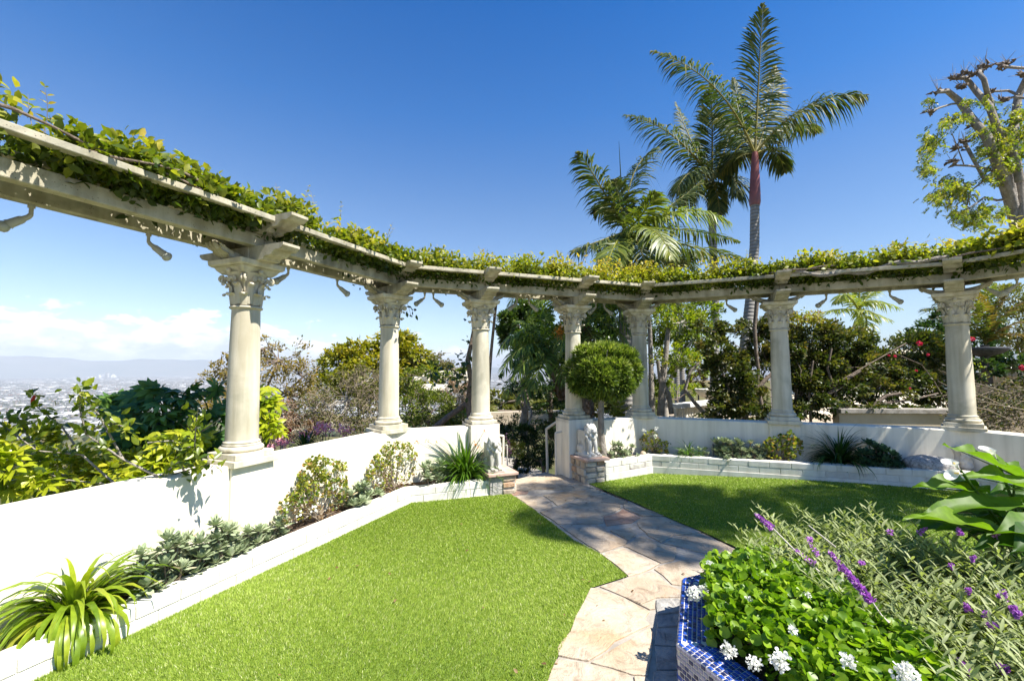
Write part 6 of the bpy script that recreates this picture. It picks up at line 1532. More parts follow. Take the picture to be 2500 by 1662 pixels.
def palm(label, Y, trunk, crown, shaft_bot, r, fronds, L, mat='palm', shaft='crownshaft_g', hang=.75, n=84, w=.046, group=GPALM, basez=-.1, name='palm_tree'):
    tp = [px3(p, Y) for p in trunk]; tp[0][2] = basez; t = thing(name, label, 'palm tree', tuple(tp[0]), group=group)
    trunk_rings(tp, r*1.25, r, 'trunk', M['palm_trunk'], t)
    a, b_ = px3(shaft_bot, Y), px3(crown, Y); MB().tube([a+(b_-a)*q for q in (0, .06, .25, .6, .9, 1)], [r*1.15, r*1.3, r*1.22, r*1.0, r*.8, r*.6], 14).build('crownshaft', M[shaft], t)
    for f_ in fronds:
        v, e, dv, de = f_[:4]; kw = f_[4] if len(f_) > 4 else {}
        frond(t, b_+np.array([0, 0, -.05]), px3(v, Y+dv), px3(e, Y+de), kw.pop('L', L), n=n, mat=kw.pop('mat', mat), hang=kw.pop('hang', hang), w=w, r0=.035*Y/12, **kw)
    return t
palm('tallest palm, with a long dark red crownshaft, highest crown in the picture', 12.0, [(1806, 960), (1812, 900), (1832, 730), (1842, 600), (1843, 500)], (1843, 372), (1843, 502), .115,
     [((1853, 180), (1862, 12), -.1, -.4, dict(L=.95, hang=.45, spreadv=(1, .15, 0))), ((1745, 215), (1590, 124), -.6, -1.5, dict(L=.75, hang=1.2)), ((1968, 262), (2116, 232), -.5, -1.2, dict(L=.85, hang=1.25)),
      ((1878, 270), (1892, 160), .8, 1.4, dict(L=.8, tb=.3, hang=.5, spreadv=(1, 0, 0))), ((1800, 380), (1762, 425), .8, 1.2, dict(L=.6, hang=1.0)), ((1890, 370), (1915, 420), .6, .9, dict(L=.55, hang=1.1)), ((1780, 300), (1705, 270), 1.4, 2.4, dict(L=.8, hang=1.1)), ((1925, 310), (2000, 320), 1.4, 2.2, dict(L=.8, hang=1.1)), ((1815, 300), (1790, 190), 1.0, 1.6, dict(L=.8, hang=.8))], .8, shaft='crownshaft')
palm('middle palm, crown just left of the tallest palm', 14.0, [(1742, 1000), (1746, 740), (1741, 600), (1738, 520)], (1738, 435), (1738, 522), .115,
     [((1739, 330), (1736, 205), -.2, -.5, dict(L=.95, hang=.5, spreadv=(1, .1, 0))), ((1640, 330), (1522, 280), -.6, -1.5, dict(L=.8, hang=1.2)), ((1800, 370), (1840, 370), .6, 1.2, dict(hang=1.2)), ((1690, 420), (1650, 470), -.6, -1.0, dict(hang=1.0)), ((1785, 430), (1800, 480), -.5, -.8, dict(hang=1.0)),
      ((1750, 470), (1757, 525), -.4, -.6, dict(L=.5)), ((1690, 350), (1650, 250), .8, 1.5, dict(hang=.9)), ((1775, 350), (1800, 260), .8, 1.4, dict(hang=.9)), ((1700, 440), (1670, 500), .8, 1.4, dict(hang=1.0))], .8)
p3 = palm('lowest of the three big palms, a wide yellow-green crown just above the vine', 9.2, [(1530, 1010), (1528, 850), (1526, 700)], (1527, 560), (1527, 680), .13,
     [((1462, 448), (1411, 372), -.3, -.6, dict(L=.62, hang=.9)), ((1545, 430), (1604, 360), .3, .6, dict(L=.75, hang=1.2)), ((1512, 490), (1500, 440), -.2, -.3, dict(L=.55, spreadv=(1, .2, 0))), ((1640, 500), (1712, 440), .2, .6, dict(L=.62, mat='palm', hang=1.2)),
      ((1670, 515), (1785, 545), -.7, -1.2, dict(L=.5, mat='palmy', hang=1.1)), ((1460, 590), (1395, 612), -.5, -.8, dict(L=.5, hang=1.0)), ((1680, 600), (1826, 632), -.1, -.2, dict(L=.5, hang=.9)), ((1660, 560), (1806, 590), .5, .9, dict(L=.5)), ((1590, 560), (1640, 630), -.9, -1.5, dict(L=.55, mat='palmy')),
      ((1500, 600), (1480, 660), -.9, -1.5, dict(L=.5, mat='palmy')), ((1570, 520), (1600, 470), -.5, -.8, dict(L=.6, mat='palmy')), ((1490, 510), (1450, 520), .5, .8, dict(L=.55)), ((1560, 600), (1580, 680), -.8, -1.2, dict(L=.5, mat='palm'))], .6, mat='palm', w=.036, n=70)
MB().tube([at(1524, 560, 9.2), at(1516, 440, 9.2), at(1511, 345, 9.2)], [.02, .014, .003], 6).build('spear_leaf', LM['palm'], p3)
palm('small distant palm in the sky gap between the hedge column and the rightmost column', 18.0, [(2112, 900), (2104, 820), (2098, 775)], (2097, 755), (2100, 800), .10,
     [((2065, 720), (2042, 742), -.3, -.6), ((2130, 735), (2205, 755), -.3, -.6, dict(hang=1.1)), ((2055, 755), (2008, 762), -.3, -.5), ((2120, 760), (2182, 785), -.6, -1, dict(mat='palmy')), ((2098, 715), (2100, 690), 0, 0, dict(spreadv=(1, 0, 0))), ((2115, 780), (2110, 815), -.7, -1, dict(mat='palmy')), ((2125, 715), (2150, 705), .4, .6), ((2075, 725), (2060, 700), .3, .5)], .55, mat='palmy', n=30, w=.06)
for lab, x, Y in (('king palm trunk far behind the feathery tree, left one', 1654, 20), ('king palm trunk far behind the feathery tree, right one', 1667, 20.4)):
    b_ = at(x, 980, Y); b_[2] = -.3; t = thing('palm_tree', lab, 'palm tree', tuple(b_), group='far palm trunks'); c_ = b_+np.array([0, 0, 6.5]); trunk_rings([b_, c_], .12, .10, 'trunk', M['palm_trunk'], t, ring=.25)
    for k in range(9): a = k*.7; frond(t, c_, c_+np.array([math.cos(a)*.9, math.sin(a)*.9, .7]), c_+np.array([math.cos(a)*1.9, math.sin(a)*1.9, .1]), .5, n=24, w=.06)
# tall palms to the right of the court; the photograph shows only their shade on the grass
def shade_palm(x, y, h, lab, R=2.3, nf=12):
    t = thing('palm_tree', lab, 'palm tree', (x, y, -.2), group='palms beyond the right edge of the court'); c_ = np.array([x, y, h]); trunk_rings([(x, y, -.2), c_-[0, 0, .9]], .15, .11, 'trunk', M['palm_trunk'], t, ring=.25)
    MB().tube([c_-[0, 0, .95], c_-[0, 0, .5], c_], [.13, .14, .07], 12).build('crownshaft', M['crownshaft_g'], t)
    for k in range(nf):
        a = k*2.4; e_ = rng.uniform(.05, 1.1); r_ = R*rng.uniform(.8, 1.1); frond(t, c_, c_+np.array([math.cos(a)*r_*.5*math.cos(e_*.8), math.sin(a)*r_*.5*math.cos(e_*.8), r_*.5*math.sin(e_)+.1]), c_+np.array([math.cos(a)*r_*math.cos(e_*.8), math.sin(a)*r_*math.cos(e_*.8), r_*.75*math.sin(e_)-.3]), .75, n=46, w=.055, hang=1.0)
    return t
shade_palm(9.45, 1.0, 13.6, 'tall palm outside the right edge, nearer the court', 1.8, 9)
shade_palm(11.2, 1.0, 13.2, 'tall palm outside the right edge, the farther one', 1.4, 6)

# ------------------------------------------------------------------ garden beyond the gate
GG_ = 'plants beyond the gate'
bush('hedge', 'dark clipped hedge below the gate on the slope', 'hedge', (1290, 1100), 11, [(1270, 1050, 11, 60, 38), (1340, 1070, 10.5, 55, 38), (1300, 1110, 10, 80, 30), (1235, 1060, 11, 30, 30)], 9000, T_SM, .055, 'dark', 'bark', GG_, nclump=26)
bush('shrub', 'green-leaved shrubs at the right side of the steps', 'shrub', (1330, 1130), 8.9, [(1310, 1120, 9.2, 40, 20), (1350, 1110, 8.8, 30, 30), (1280, 1135, 9.2, 28, 14)], 1800, T_LAN, .09, 'dark', 'bark', GG_)
bush('flowering_shrub', 'rounded shrub with pink flowers and reddish leaves just beyond the gate', 'shrub', (1262, 1140), 9.3, [(1262, 1105, 9.3, 26, 24)], 900, T_OV, .05, 'ger', 'bark', GG_, tb=.2)
pkt = thing('pink_flowers', 'pink flower cluster on the shrub just beyond the gate', 'flowers', tuple(at(1240, 1110, 9.2))); Q = [at(1240+rng.normal(0, 6), 1092+rng.normal(0, 12), 9.1) for _ in range(70)]
cloud('blossom', T_RND, Q, rdir(70), .035, PM['pink'], pkt, roll=2); MB().tube([at(1245, 1130, 9.2), at(1240, 1100, 9.15)], .008, 5).build('stem', M['bark'], pkt)
def cloud_tree(label, Y, trunk, pads, n, lm='dark', size=.05, stem='bark_grey', T=T_SM):
    b_ = at(*trunk[0], Y); t = thing('cloud_pruned_tree', label, 'tree', tuple(b_), group=GG_); mb = MB(); mb.tube([at(x, y, Y) for x, y in trunk], np.linspace(.09, .03, len(trunk)), 8); A_ = np.array([p[2]*p[3] for p in pads], float); A_ /= A_.sum(); Ps = []; Ds = []; Tt = []
    for (x, y, rx, ry, dy), w_ in zip(pads, A_):
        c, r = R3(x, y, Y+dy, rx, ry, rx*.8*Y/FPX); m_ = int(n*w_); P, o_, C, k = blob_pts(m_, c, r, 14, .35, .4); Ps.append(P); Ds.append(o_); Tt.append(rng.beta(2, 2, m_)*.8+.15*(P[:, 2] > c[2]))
        j = min(len(trunk)-1, max(1, int(rng.integers(1, len(trunk))))); mb.tube([at(*trunk[j], Y), c*.5+at(*trunk[j], Y)*.5+rng.normal(0, .06, 3), c], [.035, .025, .02], 6)
    mb.build('trunk', M[stem], t); P = np.concatenate(Ps); d_ = np.concatenate(Ds); cloud('foliage', T, P, unit(d_+rdir(len(P))*.6+[0, 0, .3]), rng.uniform(.6, 1.2, len(P))*size, LM[lm], t, np.concatenate(Tt), roll=.8); return t
cloud_tree('cloud-pruned juniper with a twisted grey trunk seen through the gate', 10.5, [(1272, 1060), (1280, 1010), (1288, 985), (1275, 960), (1262, 945)], [(1275, 940, 36, 14, 0), (1252, 955, 20, 10, -.2), (1305, 965, 24, 10, .2), (1300, 935, 20, 10, .4), (1285, 1060, 34, 24, -.8)], 5200)
cloud_tree('dark layered pine left of the right gate column', 11.5, [(1345, 1070), (1345, 1020), (1345, 960)], [(1340, 968, 42, 7, 0), (1345, 990, 46, 7, -.2), (1342, 1008, 44, 7, .1), (1345, 1026, 42, 8, -.1), (1350, 1045, 40, 8, .2), (1335, 950, 30, 8, 0)], 6000, 'dark', .05, 'bark')
bush('broadleaf_tree', 'leafy dark green tree left of the right gate capital', 'tree', (1280, 1050), 12, [(1265, 790, 12, 48, 42), (1245, 830, 12, 34, 36), (1300, 770, 12.4, 50, 40), (1330, 830, 12.4, 50, 50), (1290, 870, 12.6, 44, 40)], 11000, T_M, .12, 'dark', 'bark', GG_, nclump=34, cl=.28, tb=.32, trad=.07)
bush('evergreen_tree', 'deep green evergreen mass behind the two gate columns', 'tree', (1440, 1020), 13.5, [(1450, 800, 13.5, 60, 70), (1500, 780, 13.5, 40, 50), (1400, 840, 13.5, 50, 60), (1440, 740, 13.8, 70, 34), (1490, 860, 13.5, 50, 50), (1380, 940, 13.5, 50, 50)], 14000, T_SM, .14, 'dark', 'bark', GG_, tb=.18, nclump=40, cl=.3, trad=.1)
def shaggy_palm(label, Y, trunk, r, crown, fr, L, mat='palm', hang=.9, n=34, w=.022):
    tp = [at(x, y, Y) for x, y in trunk]; t = thing('palm_tree', label, 'palm tree', tuple(tp[0]), group='small shaggy palms by the gate'); mb = MB(); mb.tube(tp, [r]*len(tp), 9); 
    Q = []; Dq = []
    for _ in range(520):
        k = rng.integers(len(tp)-1); s_ = rng.random(); c = tp[k]*(1-s_)+tp[k+1]*s_; a = rng.uniform(0, 6.28); h = np.array([math.cos(a), math.sin(a), 0]); Q.append(c+h*r*.8); Dq.append(unit(h+[0, 0, .9]))
    mb.build('trunk', M['bark'], t); cloud('leaf_stubs', T_LAN, Q, Dq, rng.uniform(.08, .16, len(Q)), LM['gerdry'], t, rng.random(len(Q))*.6, roll=.4)
    b_ = at(*crown, Y)
    for v, e, dv, de in fr: frond(t, b_, at(*v, Y+dv), at(*e, Y+de), L, n=n, mat=mat, hang=hang, w=w, r0=.014)
    return t
shaggy_palm('leaning shaggy-trunked palm with feathery arching fronds beyond the gate', 10.3, [(1376, 975), (1366, 930), (1352, 890), (1340, 862)], .13, (1335, 852), [((1270, 810), (1214, 868), -.3, -.6), ((1275, 850), (1222, 918), -.6, -1), ((1285, 880), (1226, 975), -.4, -.8), ((1300, 800), (1255, 782), .3, .6), ((1370, 800), (1415, 822), .3, .5), ((1380, 850), (1420, 900), -.4, -.8), ((1330, 790), (1340, 755), .2, .3), ((1310, 900), (1262, 985), -.8, -1.3), ((1360, 880), (1385, 940), -.7, -1.1), ((1295, 830), (1240, 850), .2, .3), ((1325, 880), (1300, 950), -.9, -1.4), ((1290, 840), (1232, 890), -.5, -.9), ((1300, 860), (1250, 930), -.7, -1.1), ((1315, 810), (1285, 760), -.1, 0), ((1350, 810), (1380, 790), -.4, -.6), ((1290, 820), (1236, 838), -.1, -.3)], .42, 'palmg', w=.03)
shaggy_palm('palm with yellowing drooping fronds against the right gate capital', 9.6, [(1432, 1015), (1428, 930), (1425, 850), (1424, 800)], .17, (1424, 790), [((1490, 740), (1540, 790), -.3, -.6), ((1480, 790), (1532, 850), -.5, -.9), ((1470, 710), (1500, 690), .2, .4), ((1380, 740), (1330, 760), .2, .3), ((1300, 705), (1235, 770), .5, .8), ((1340, 700), (1262, 735), .8, 1.2), ((1455, 840), (1470, 900), -.6, -1), ((1390, 800), (1365, 870), -.3, -.5), ((1320, 740), (1290, 790), .2, .3), ((1490, 770), (1548, 822), -.6, -1), ((1460, 730), (1520, 740), -.3, -.5), ((1400, 720), (1370, 700), -.2, -.3), ((1350, 730), (1300, 760), -.2, -.5)], .42, 'palmg', .7, w=.03)
ofl = thing('palm_fruit', 'orange-yellow fruit cluster left of the right gate column', 'fruit', tuple(at(1368, 800, 9.4))); Q = [at(1368+rng.normal(0, 7), 812+rng.normal(0, 11), 9.3+rng.normal(0, .05)) for _ in range(260)]
cloud('fruit_cluster', T_SM, Q, rdir(260, -.4), .035, PM['orange'], ofl, roll=2); MB().tube([at(1378, 790, 9.4), at(1370, 800, 9.3)], .012, 5).build('stem', M['twig'], ofl)
cy = thing('cycad', 'bright yellow-green arching fronds behind the clipped tree trunk', 'plant', tuple(at(1512, 1030, 8.6))); b_ = at(1512, 1028, 8.7)
for v, e in (((1500, 985), (1476, 975)), ((1520, 975), (1556, 965)), ((1530, 995), (1565, 990)), ((1495, 1005), (1466, 1012)), ((1525, 1010), (1558, 1012)), ((1508, 975), (1498, 945)), ((1488, 1020), (1450, 1030))): frond(cy, b_, at(*v, 8.6), at(*e, 8.5), .20, n=26, mat='palmy', hang=.3, w=.02, r0=.01)
MB().tube([b_-[0, 0, .4], b_], .05, 8).build('stem', M['bark'], cy)

# ------------------------------------------------------------------ garden behind the right wall
GR = 'trees and shrubs behind the right wall'
bush('feathery_tree', 'feathery yellow-green tree right of the bend column', 'tree', (1625, 1010), 12, [(1660, 790, 12, 62, 50), (1610, 800, 12.2, 34, 55), (1705, 820, 12.2, 48, 55), (1650, 870, 11.6, 50, 32), (1620, 920, 11.6, 26, 34), (1700, 900, 12, 26, 28), (1640, 740, 12.6, 70, 26), (1720, 760, 12.4, 40, 28)], 15000, T_SM, .085, 'bamboo', 'bark_pale', GR, nclump=44, cl=.27, trad=.07, limbs=60, roll=.9)
for lab, pts, r_ in (('slim curved brown trunk right of the bend column', ((1640, 1010), (1632, 960), (1612, 930), (1606, 880)), .06), ('grey trunk close to the bend column', ((1592, 1010), (1590, 930), (1588, 850), (1586, 780)), .065), ('thick pale trunk beneath the feathery tree', ((1612, 1015), (1618, 930), (1626, 860), (1632, 800)), .075), ('short leaning trunk near the balustrade', ((1718, 1008), (1690, 975), (1672, 950), (1686, 905), (1712, 880)), .045)):
    t = thing('tree', lab, 'tree', tuple(at(*pts[0], 10.5)), group='bare trunks behind the right wall'); MB().tube([at(x, y, 10.5) for x, y in pts], np.linspace(r_*1.1, r_*.7, len(pts)), 9).build('trunk', M['bark_grey'], t)
    e = at(*pts[-1], 10.5); P, o_, C, k = blob_pts(260, e+[0, 0, .1], np.array([.35, .3, .25]), 8, .4, .3); cloud('crown', T_SM, P, rdir(260), .07, LM['bamboo'], t)
bush('shrub', 'red and green leafed shrub far behind the white urn', 'shrub', (1705, 960), 20, [(1702, 925, 20, 22, 20)], 900, T_SM, .14, 'ger', 'bark', GR, tb=.45)
bush('shrub', 'sunny green undergrowth behind the balustrade', 'shrub', (1660, 1000), 16, [(1650, 955, 17, 60, 16), (1700, 950, 16, 30, 16), (1590, 975, 15, 40, 24)], 3500, T_SM, .10, 'bamboo', 'bark', GR)
# curved balustrade with urn
bal = thing('balustrade', 'curved white balustrade with round balusters below the white urn', 'balustrade', tuple(at(1690, 1010, 10.8)))
arc = []
for k in range(15):
    t_ = k/14; arc.append(at(1648+92*t_, 975+6*math.sin(t_*3), 10.4+1.2*t_))
arcb = [np.array([a[0], a[1], a[2]]) for a in arc]
def ribbon(mb, pts, hw, z0, z1):
    for a, b_ in zip(pts[:-1], pts[1:]):
        d_ = unit((b_-a)[:2]); n_ = np.array([d_[1], -d_[0]])*hw; mb.prism([a[:2]+n_, b_[:2]+n_, b_[:2]-n_, a[:2]-n_], z0, z1)
zt_ = arcb[7][2]; mb = MB(); ribbon(mb, arcb, .15, zt_-.10, zt_); mb.build('top_rail', M['stucco_grey'], bal, .01); mb = MB(); ribbon(mb, arcb, .13, zt_-.75, zt_-.62); mb.build('bottom_rail', M['stucco'], bal)
bpr = [(.045, 0), (.045, .04), (.028, .06), (.062, .16), (.066, .22), (.03, .36), (.034, .40), (.045, .44), (.045, .52)]
for k in range(0, 15, 1):
    MB().lathe(bpr, (arcb[k][0], arcb[k][1], zt_-.62), 14).build('baluster', M['stucco'], bal)
ur = thing('urn', 'wide white stone bowl above the balustrade', 'urn', tuple(at(1735, 975, 12.5))); c_ = at(1733, 976, 12.3)
MB().lathe([(.14, -.7), (.14, -.05), (.10, 0), (.10, .04), (.25, .10), (.36, .22), (.39, .30), (.37, .31), (.34, .30)], tuple(c_), 30).build('bowl', M['stucco'], ur)
# hedge
hb_ = [(1765, 860, 9.4, 55, 50), (1790, 945, 9.2, 60, 55), (1840, 810, 9.6, 60, 34), (1905, 800, 9.8, 60, 34), (1985, 830, 9.8, 80, 48), (2060, 845, 9.9, 80, 50), (2150, 880, 9.9, 70, 50), (2235, 860, 10.1, 60, 55), (2050, 940, 9.5, 90, 42), (1950, 930, 9.5, 55, 55), (2150, 950, 9.6, 80, 38), (2270, 950, 9.6, 60, 50), (1770, 1000, 9.0, 70, 22), (1860, 985, 9.1, 50, 36), (2300, 880, 10.2, 60, 60), (1730, 800, 9.8, 40, 26), (1870, 890, 9.6, 50, 50), (2000, 890, 9.6, 70, 40), (2180, 1000, 9.2, 70, 18), (2010, 1000, 9.2, 80, 18)]
hg = bush('hedge', 'tall tangled dark hedge with bare twisted branches behind the right wall', 'hedge', (1860, 1040), 9.4, hb_+[(1820, 1000, 8.9, 60, 24), (1940, 1000, 9.0, 50, 26), (2080, 900, 9.6, 70, 50), (1990, 960, 9.3, 60, 50), (2220, 920, 9.7, 70, 40), (2120, 990, 9.0, 60, 22), (1780, 900, 9.3, 60, 50), (1905, 850, 9.6, 50, 50)], 60000, T_M, .084, 'boug', 'bark', GR, nclump=26, cl=.30, trad=.02, limbs=80, twigs=420, roll=.9, shell=.35, basez=-.1)
mb = MB()
for pts, r_ in ((((1850, 715), (1846, 760), (1842, 800), (1846, 860), (1852, 905), (1848, 940), (1820, 965), (1800, 985)), .055), (((1812, 1040), (1840, 960), (1870, 925), (1900, 900)), .07), (((1862, 1040), (1858, 985), (1848, 940)), .075), (((1940, 1040), (1965, 1000), (2010, 975), (2060, 930), (2100, 905)), .06), (((2125, 1035), (2130, 990), (2165, 965), (2200, 960)), .05), (((2125, 1035), (2150, 985), (2230, 975), (2290, 960)), .035), (((2060, 1040), (2040, 960), (2020, 900), (2030, 850)), .04), (((1980, 1040), (1975, 950), (1985, 880)), .035), (((2320, 1000), (2280, 930), (2250, 890), (2180, 860)), .014), (((1790, 1040), (1780, 950), (1760, 900)), .04)):
    mb.tube([at(x, y, 9.15) for x, y in pts], np.linspace(r_*.8, r_*.5, len(pts)), 8)
mb.build('branches', M['bark'], hg)
Q = []; 
for k in range(700): Q.append(at(rng.uniform(1920, 2010), 778+rng.normal(0, 9), 9.4+rng.normal(0, .1)))
cloud('red_tips', T_OV, Q, rdir(len(Q), .5), .06, LM['ger'], hg, rng.uniform(.55, 1, len(Q)), roll=.9)
rb = thing('red_blossoms', 'scattered crimson camellia-like blossoms in the hedge and shrubs at right', 'flowers', tuple(at(2245, 838, 9.3))); 
for x, y, s_ in ((2245, 838, .075), (2312, 806, .05), (2185, 869, .04), (2170, 868, .035), (2266, 866, .045), (2237, 905, .035), (2316, 925, .04), (2344, 915, .03), (2374, 827, .075), (2497, 897, .09), (2222, 948, .03)):
    c_ = at(x, y, 9.1); d_ = rdir(22, .1); s_ = s_*.62; cloud('blossom', T_RND, c_+d_*s_*.4, d_, s_*.9, PM['crimson'], rb, roll=1.5, kind=None)
# low beige walls with grey caps beyond the hedge
ws = stone('beige_render', (0.44, 0.36, 0.25), (0.52, 0.44, 0.32), 3, .9, 60, .4); cs_ = stone('aged_grey_cap', (0.20, 0.18, 0.15), (0.36, 0.33, 0.29), 8, .95, 40, .8)
def bwall(label, a, b_, Ya, Yb, capz, h):
    A_, B_ = at(*a, Ya), at(*b_, Yb); z = (A_[2]+B_[2])/2; t = thing('terrace_wall', label, 'wall', tuple(A_), group='low beige walls behind the right garden wall'); n_ = unit((B_-A_)[:2]); n_ = np.array([n_[1], -n_[0]])
    MB().prism([A_[:2]+n_*.1, B_[:2]+n_*.1, B_[:2]-n_*.12, A_[:2]-n_*.12], z-h, z-.09).build('wall_panel', ws, t); MB().prism([A_[:2]+n_*.16, B_[:2]+n_*.16, B_[:2]-n_*.17, A_[:2]-n_*.17], z-.09, z).build('cap', cs_, t, .01)
bwall('low beige wall with a weathered cap just behind the right garden wall', (2040, 990), (2345, 1004), 9.0, 8.75, 0, 1.6)
bwall('beige wall with a grey cap right of the rightmost column', (2388, 905), (2640, 912), 10.2, 9.6, 0, 2.6)
# white house seen in glimpses through the hedge
wh = thing('white_house', 'white building glimpsed in bright patches through the hedge', 'house', tuple(at(2060, 1000, 17)))
A_, B_ = at(1900, 1000, 16), at(2350, 1000, 18.5); zt_ = at(2060, 862, 17)[2]
d2 = (B_-A_)[:2]; n_ = unit(np.array([d2[1], -d2[0]]))
if n_[1] > 0: n_ = -n_
for k in range(5):
    p = A_[:2]+d2*(k/5); q = A_[:2]+d2*((k+1)/5); g_ = (q-p)*.16
    MB().prism([p, p+g_, p+g_-n_*.3, p-n_*.3], -.3, zt_).build('wall_pier', M['stucco'], wh); MB().prism([p+g_, q, q-n_*.3, p+g_-n_*.3], zt_-.5, zt_).build('lintel', M['stucco'], wh)
    MB().prism([p+g_, q, q-n_*.25, p+g_-n_*.25], -.3, .75).build('wall_panel', M['stucco'], wh)
    MB().prism([p+g_-n_*.18, q-n_*.18, q-n_*.22, p+g_-n_*.22], .75, zt_-.5).build('window', plain('window_glass', (.10, .13, .16), .1) if k == 0 else bpy.data.materials['window_glass'], wh)
MB().prism([A_[:2]+n_*.5, B_[:2]+n_*.5, B_[:2]-n_*4, A_[:2]-n_*4], zt_, zt_+.14).build('roof', M['stucco'], wh)
tf = thing('terrace', None, None, tuple(at(2000, 1000, 14))); tf['kind'] = 'structure'
MB().prism([(3.5, 9.4), (16.5, 7.4), (24, 16), (9, 20), (5, 16)], -.15, -.02).build('terrace_paving', M['flag'], tf)
ub_m = plain('blue_canvas', (.03, .09, .30), .8)
for lab, x, Y in (('closed blue parasol standing behind the hedge, nearer the hedge column', 1953, 12.5), ('second closed blue parasol deeper behind the hedge', 2052, 13.5)):
    b_ = at(x, 1000, Y); b_[2] = -.1; t = thing('parasol', lab, 'parasol', tuple(b_), group='closed blue parasols'); z1 = at(x, 905 if x < 2000 else 870, Y)[2]
    MB().tube([b_, (b_[0], b_[1], z1+.12)], .022, 8).build('pole', M['lampmetal'], t); MB().lathe([(.05, z1-.95), (.13, z1-.9), (.10, z1-.4), (.05, z1-.05), (.015, z1+.05)], (b_[0], b_[1], 0), 12).build('canopy', ub_m, t)
# far right: camellia shrubs, tree fern, dark bowl, twig tangle
bush('camellia', 'glossy dark camellia left of the rightmost column', 'shrub', (2290, 960), 10.2, [(2275, 815, 10.4, 40, 36), (2255, 850, 10.2, 50, 40), (2310, 790, 10.6, 30, 30)], 2800, T_OV, .09, 'camel', 'bark', GR, tb=.1)
bush('camellia', 'glossy camellia right of the rightmost column, around the dark bowl', 'shrub', (2430, 960), 10.4, [(2400, 800, 10.6, 36, 46), (2430, 880, 10.0, 60, 30), (2390, 860, 10.3, 30, 50), (2405, 905, 9.0, 46, 26), (2400, 880, 9.6, 50, 18), (2490, 900, 9.4, 40, 40)], 4200, T_OV, .09, 'camel', 'bark', GR, tb=.12)
bush('tree', 'brownish-green tree mass filling the far right edge', 'tree', (2500, 1000), 11.5, [(2490, 800, 11.5, 70, 70), (2460, 730, 12, 80, 40), (2520, 900, 11, 60, 40)], 8000, T_SM, .09, 'scrub', 'bark', GR, nclump=36)
tfn = thing('tree_fern', 'tree fern with bronze and green feathered fronds right of the rightmost column', 'fern', tuple(at(2405, 860, 9.6))); b_ = at(2405, 842, 9.6); MB().tube([b_-[0, 0, .9], b_], [.09, .07], 9).build('trunk', M['bark'], tfn)
for v, e, mt_ in (((2425, 760), (2470, 700), 'fern'), ((2445, 775), (2515, 730), 'fern'), ((2450, 800), (2530, 780), 'fern'), ((2410, 740), (2415, 680), 'palmy'), ((2385, 760), (2350, 715), 'palmy'), ((2440, 745), (2490, 690), 'fern'), ((2455, 815), (2530, 830), 'fern'), ((2375, 790), (2330, 770), 'palm'), ((2430, 790), (2480, 760), 'palmy'), ((2400, 770), (2390, 715), 'fern')):
    frond(tfn, b_, at(*v, 9.4), at(*e, 9.2), .26, n=44, mat=mt_, hang=.35, w=.022, r0=.012)
pf2 = thing('palm_tree', 'bluish palm fronds reaching in from behind the rightmost capital', 'palm tree', tuple(at(2360, 830, 11.5)), group=GR); b_ = at(2360, 815, 11.5); MB().tube([b_-[0, 0, 1.2], b_], [.09, .08], 8).build('trunk', M['palm_trunk'], pf2)
for v, e in (((2300, 760), (2252, 758)), ((2310, 775), (2258, 790)), ((2320, 745), (2290, 715)), ((2330, 800), (2290, 830))): frond(pf2, b_, at(*v, 11.3), at(*e, 11.1), .45, n=30, hang=.5, w=.03, r0=.015)
bw = thing('stone_bowl', 'dark fluted stone bowl among the camellias right of the rightmost column', 'urn', tuple(at(2406, 870, 9.3))); c_ = at(2404, 868, 9.2)
bl = MB(); bl.lathe([(.06, -.3), (.06, -.04), (.12, .0), (.26, .04), (.36, .11), (.38, .16), (.36, .17), (.32, .14)], tuple(c_), 40); dk = stone('dark_basalt', (0.03, 0.03, 0.032), (0.08, 0.08, 0.085), 20, .6, 60, .5); bl.build('bowl', dk, bw)
tw = thing('bramble', 'brown leafless twig tangle against the base of the rightmost column', 'shrub', tuple(at(2430, 1040, 8.3))); mb = MB(); ends = []
for k in range(150):
    x0, y0 = rng.uniform(2360, 2560), rng.uniform(960, 1045); a = rng.normal(-.2, .8); L = rng.uniform(40, 120); p = [at(x0, y0, 8.4), at(x0+math.cos(a)*L*.5*(-1 if k % 2 else 1), y0+math.sin(a)*L*.4-6, 8.3), at(x0+math.cos(a)*L*(-1 if k % 2 else 1), y0+math.sin(a)*L*.6+4, 8.2)]; mb.tube(p, [.008, .006, .003], 4, cap=False); ends.append(p[2]); ends.append(p[1])
for pts in (((2500, 1000), (2420, 985), (2350, 960), (2290, 930)), ((2480, 1030), (2410, 1000), (2340, 985)), ((2470, 960), (2400, 940), (2340, 925), (2300, 905)), ((2440, 985), (2375, 955), (2330, 925), (2295, 905)), ((2380, 930), (2362, 900), (2350, 885))): mb.tube([at(x, y, 7.9-.1*k) for k, (x, y) in enumerate(pts)], [.009, .007, .006, .004][:len(pts)], 5)
mb.build('twigs', M['twig'], tw)['kind'] = 'stuff'; P = np.repeat(np.array(ends), 6, 0)+rng.normal(0, .04, (len(ends)*6, 3)); cloud('leaves', T_SM, P, rdir(len(P)), .05, LM['boug'], tw, rng.random(len(P))*.9)
P = np.array([at(x+rng.normal(0, 7), y+rng.normal(0, 5), 7.8) for x, y in ((2350, 975), (2340, 1000), (2325, 985), (2395, 895), (2405, 915), (2330, 940), (2370, 885)) for _ in range(14)]); cloud('sprigs', T_OV, P, rdir(len(P)), .05, LM['hib'], tw, rng.uniform(.3, .9, len(P)))
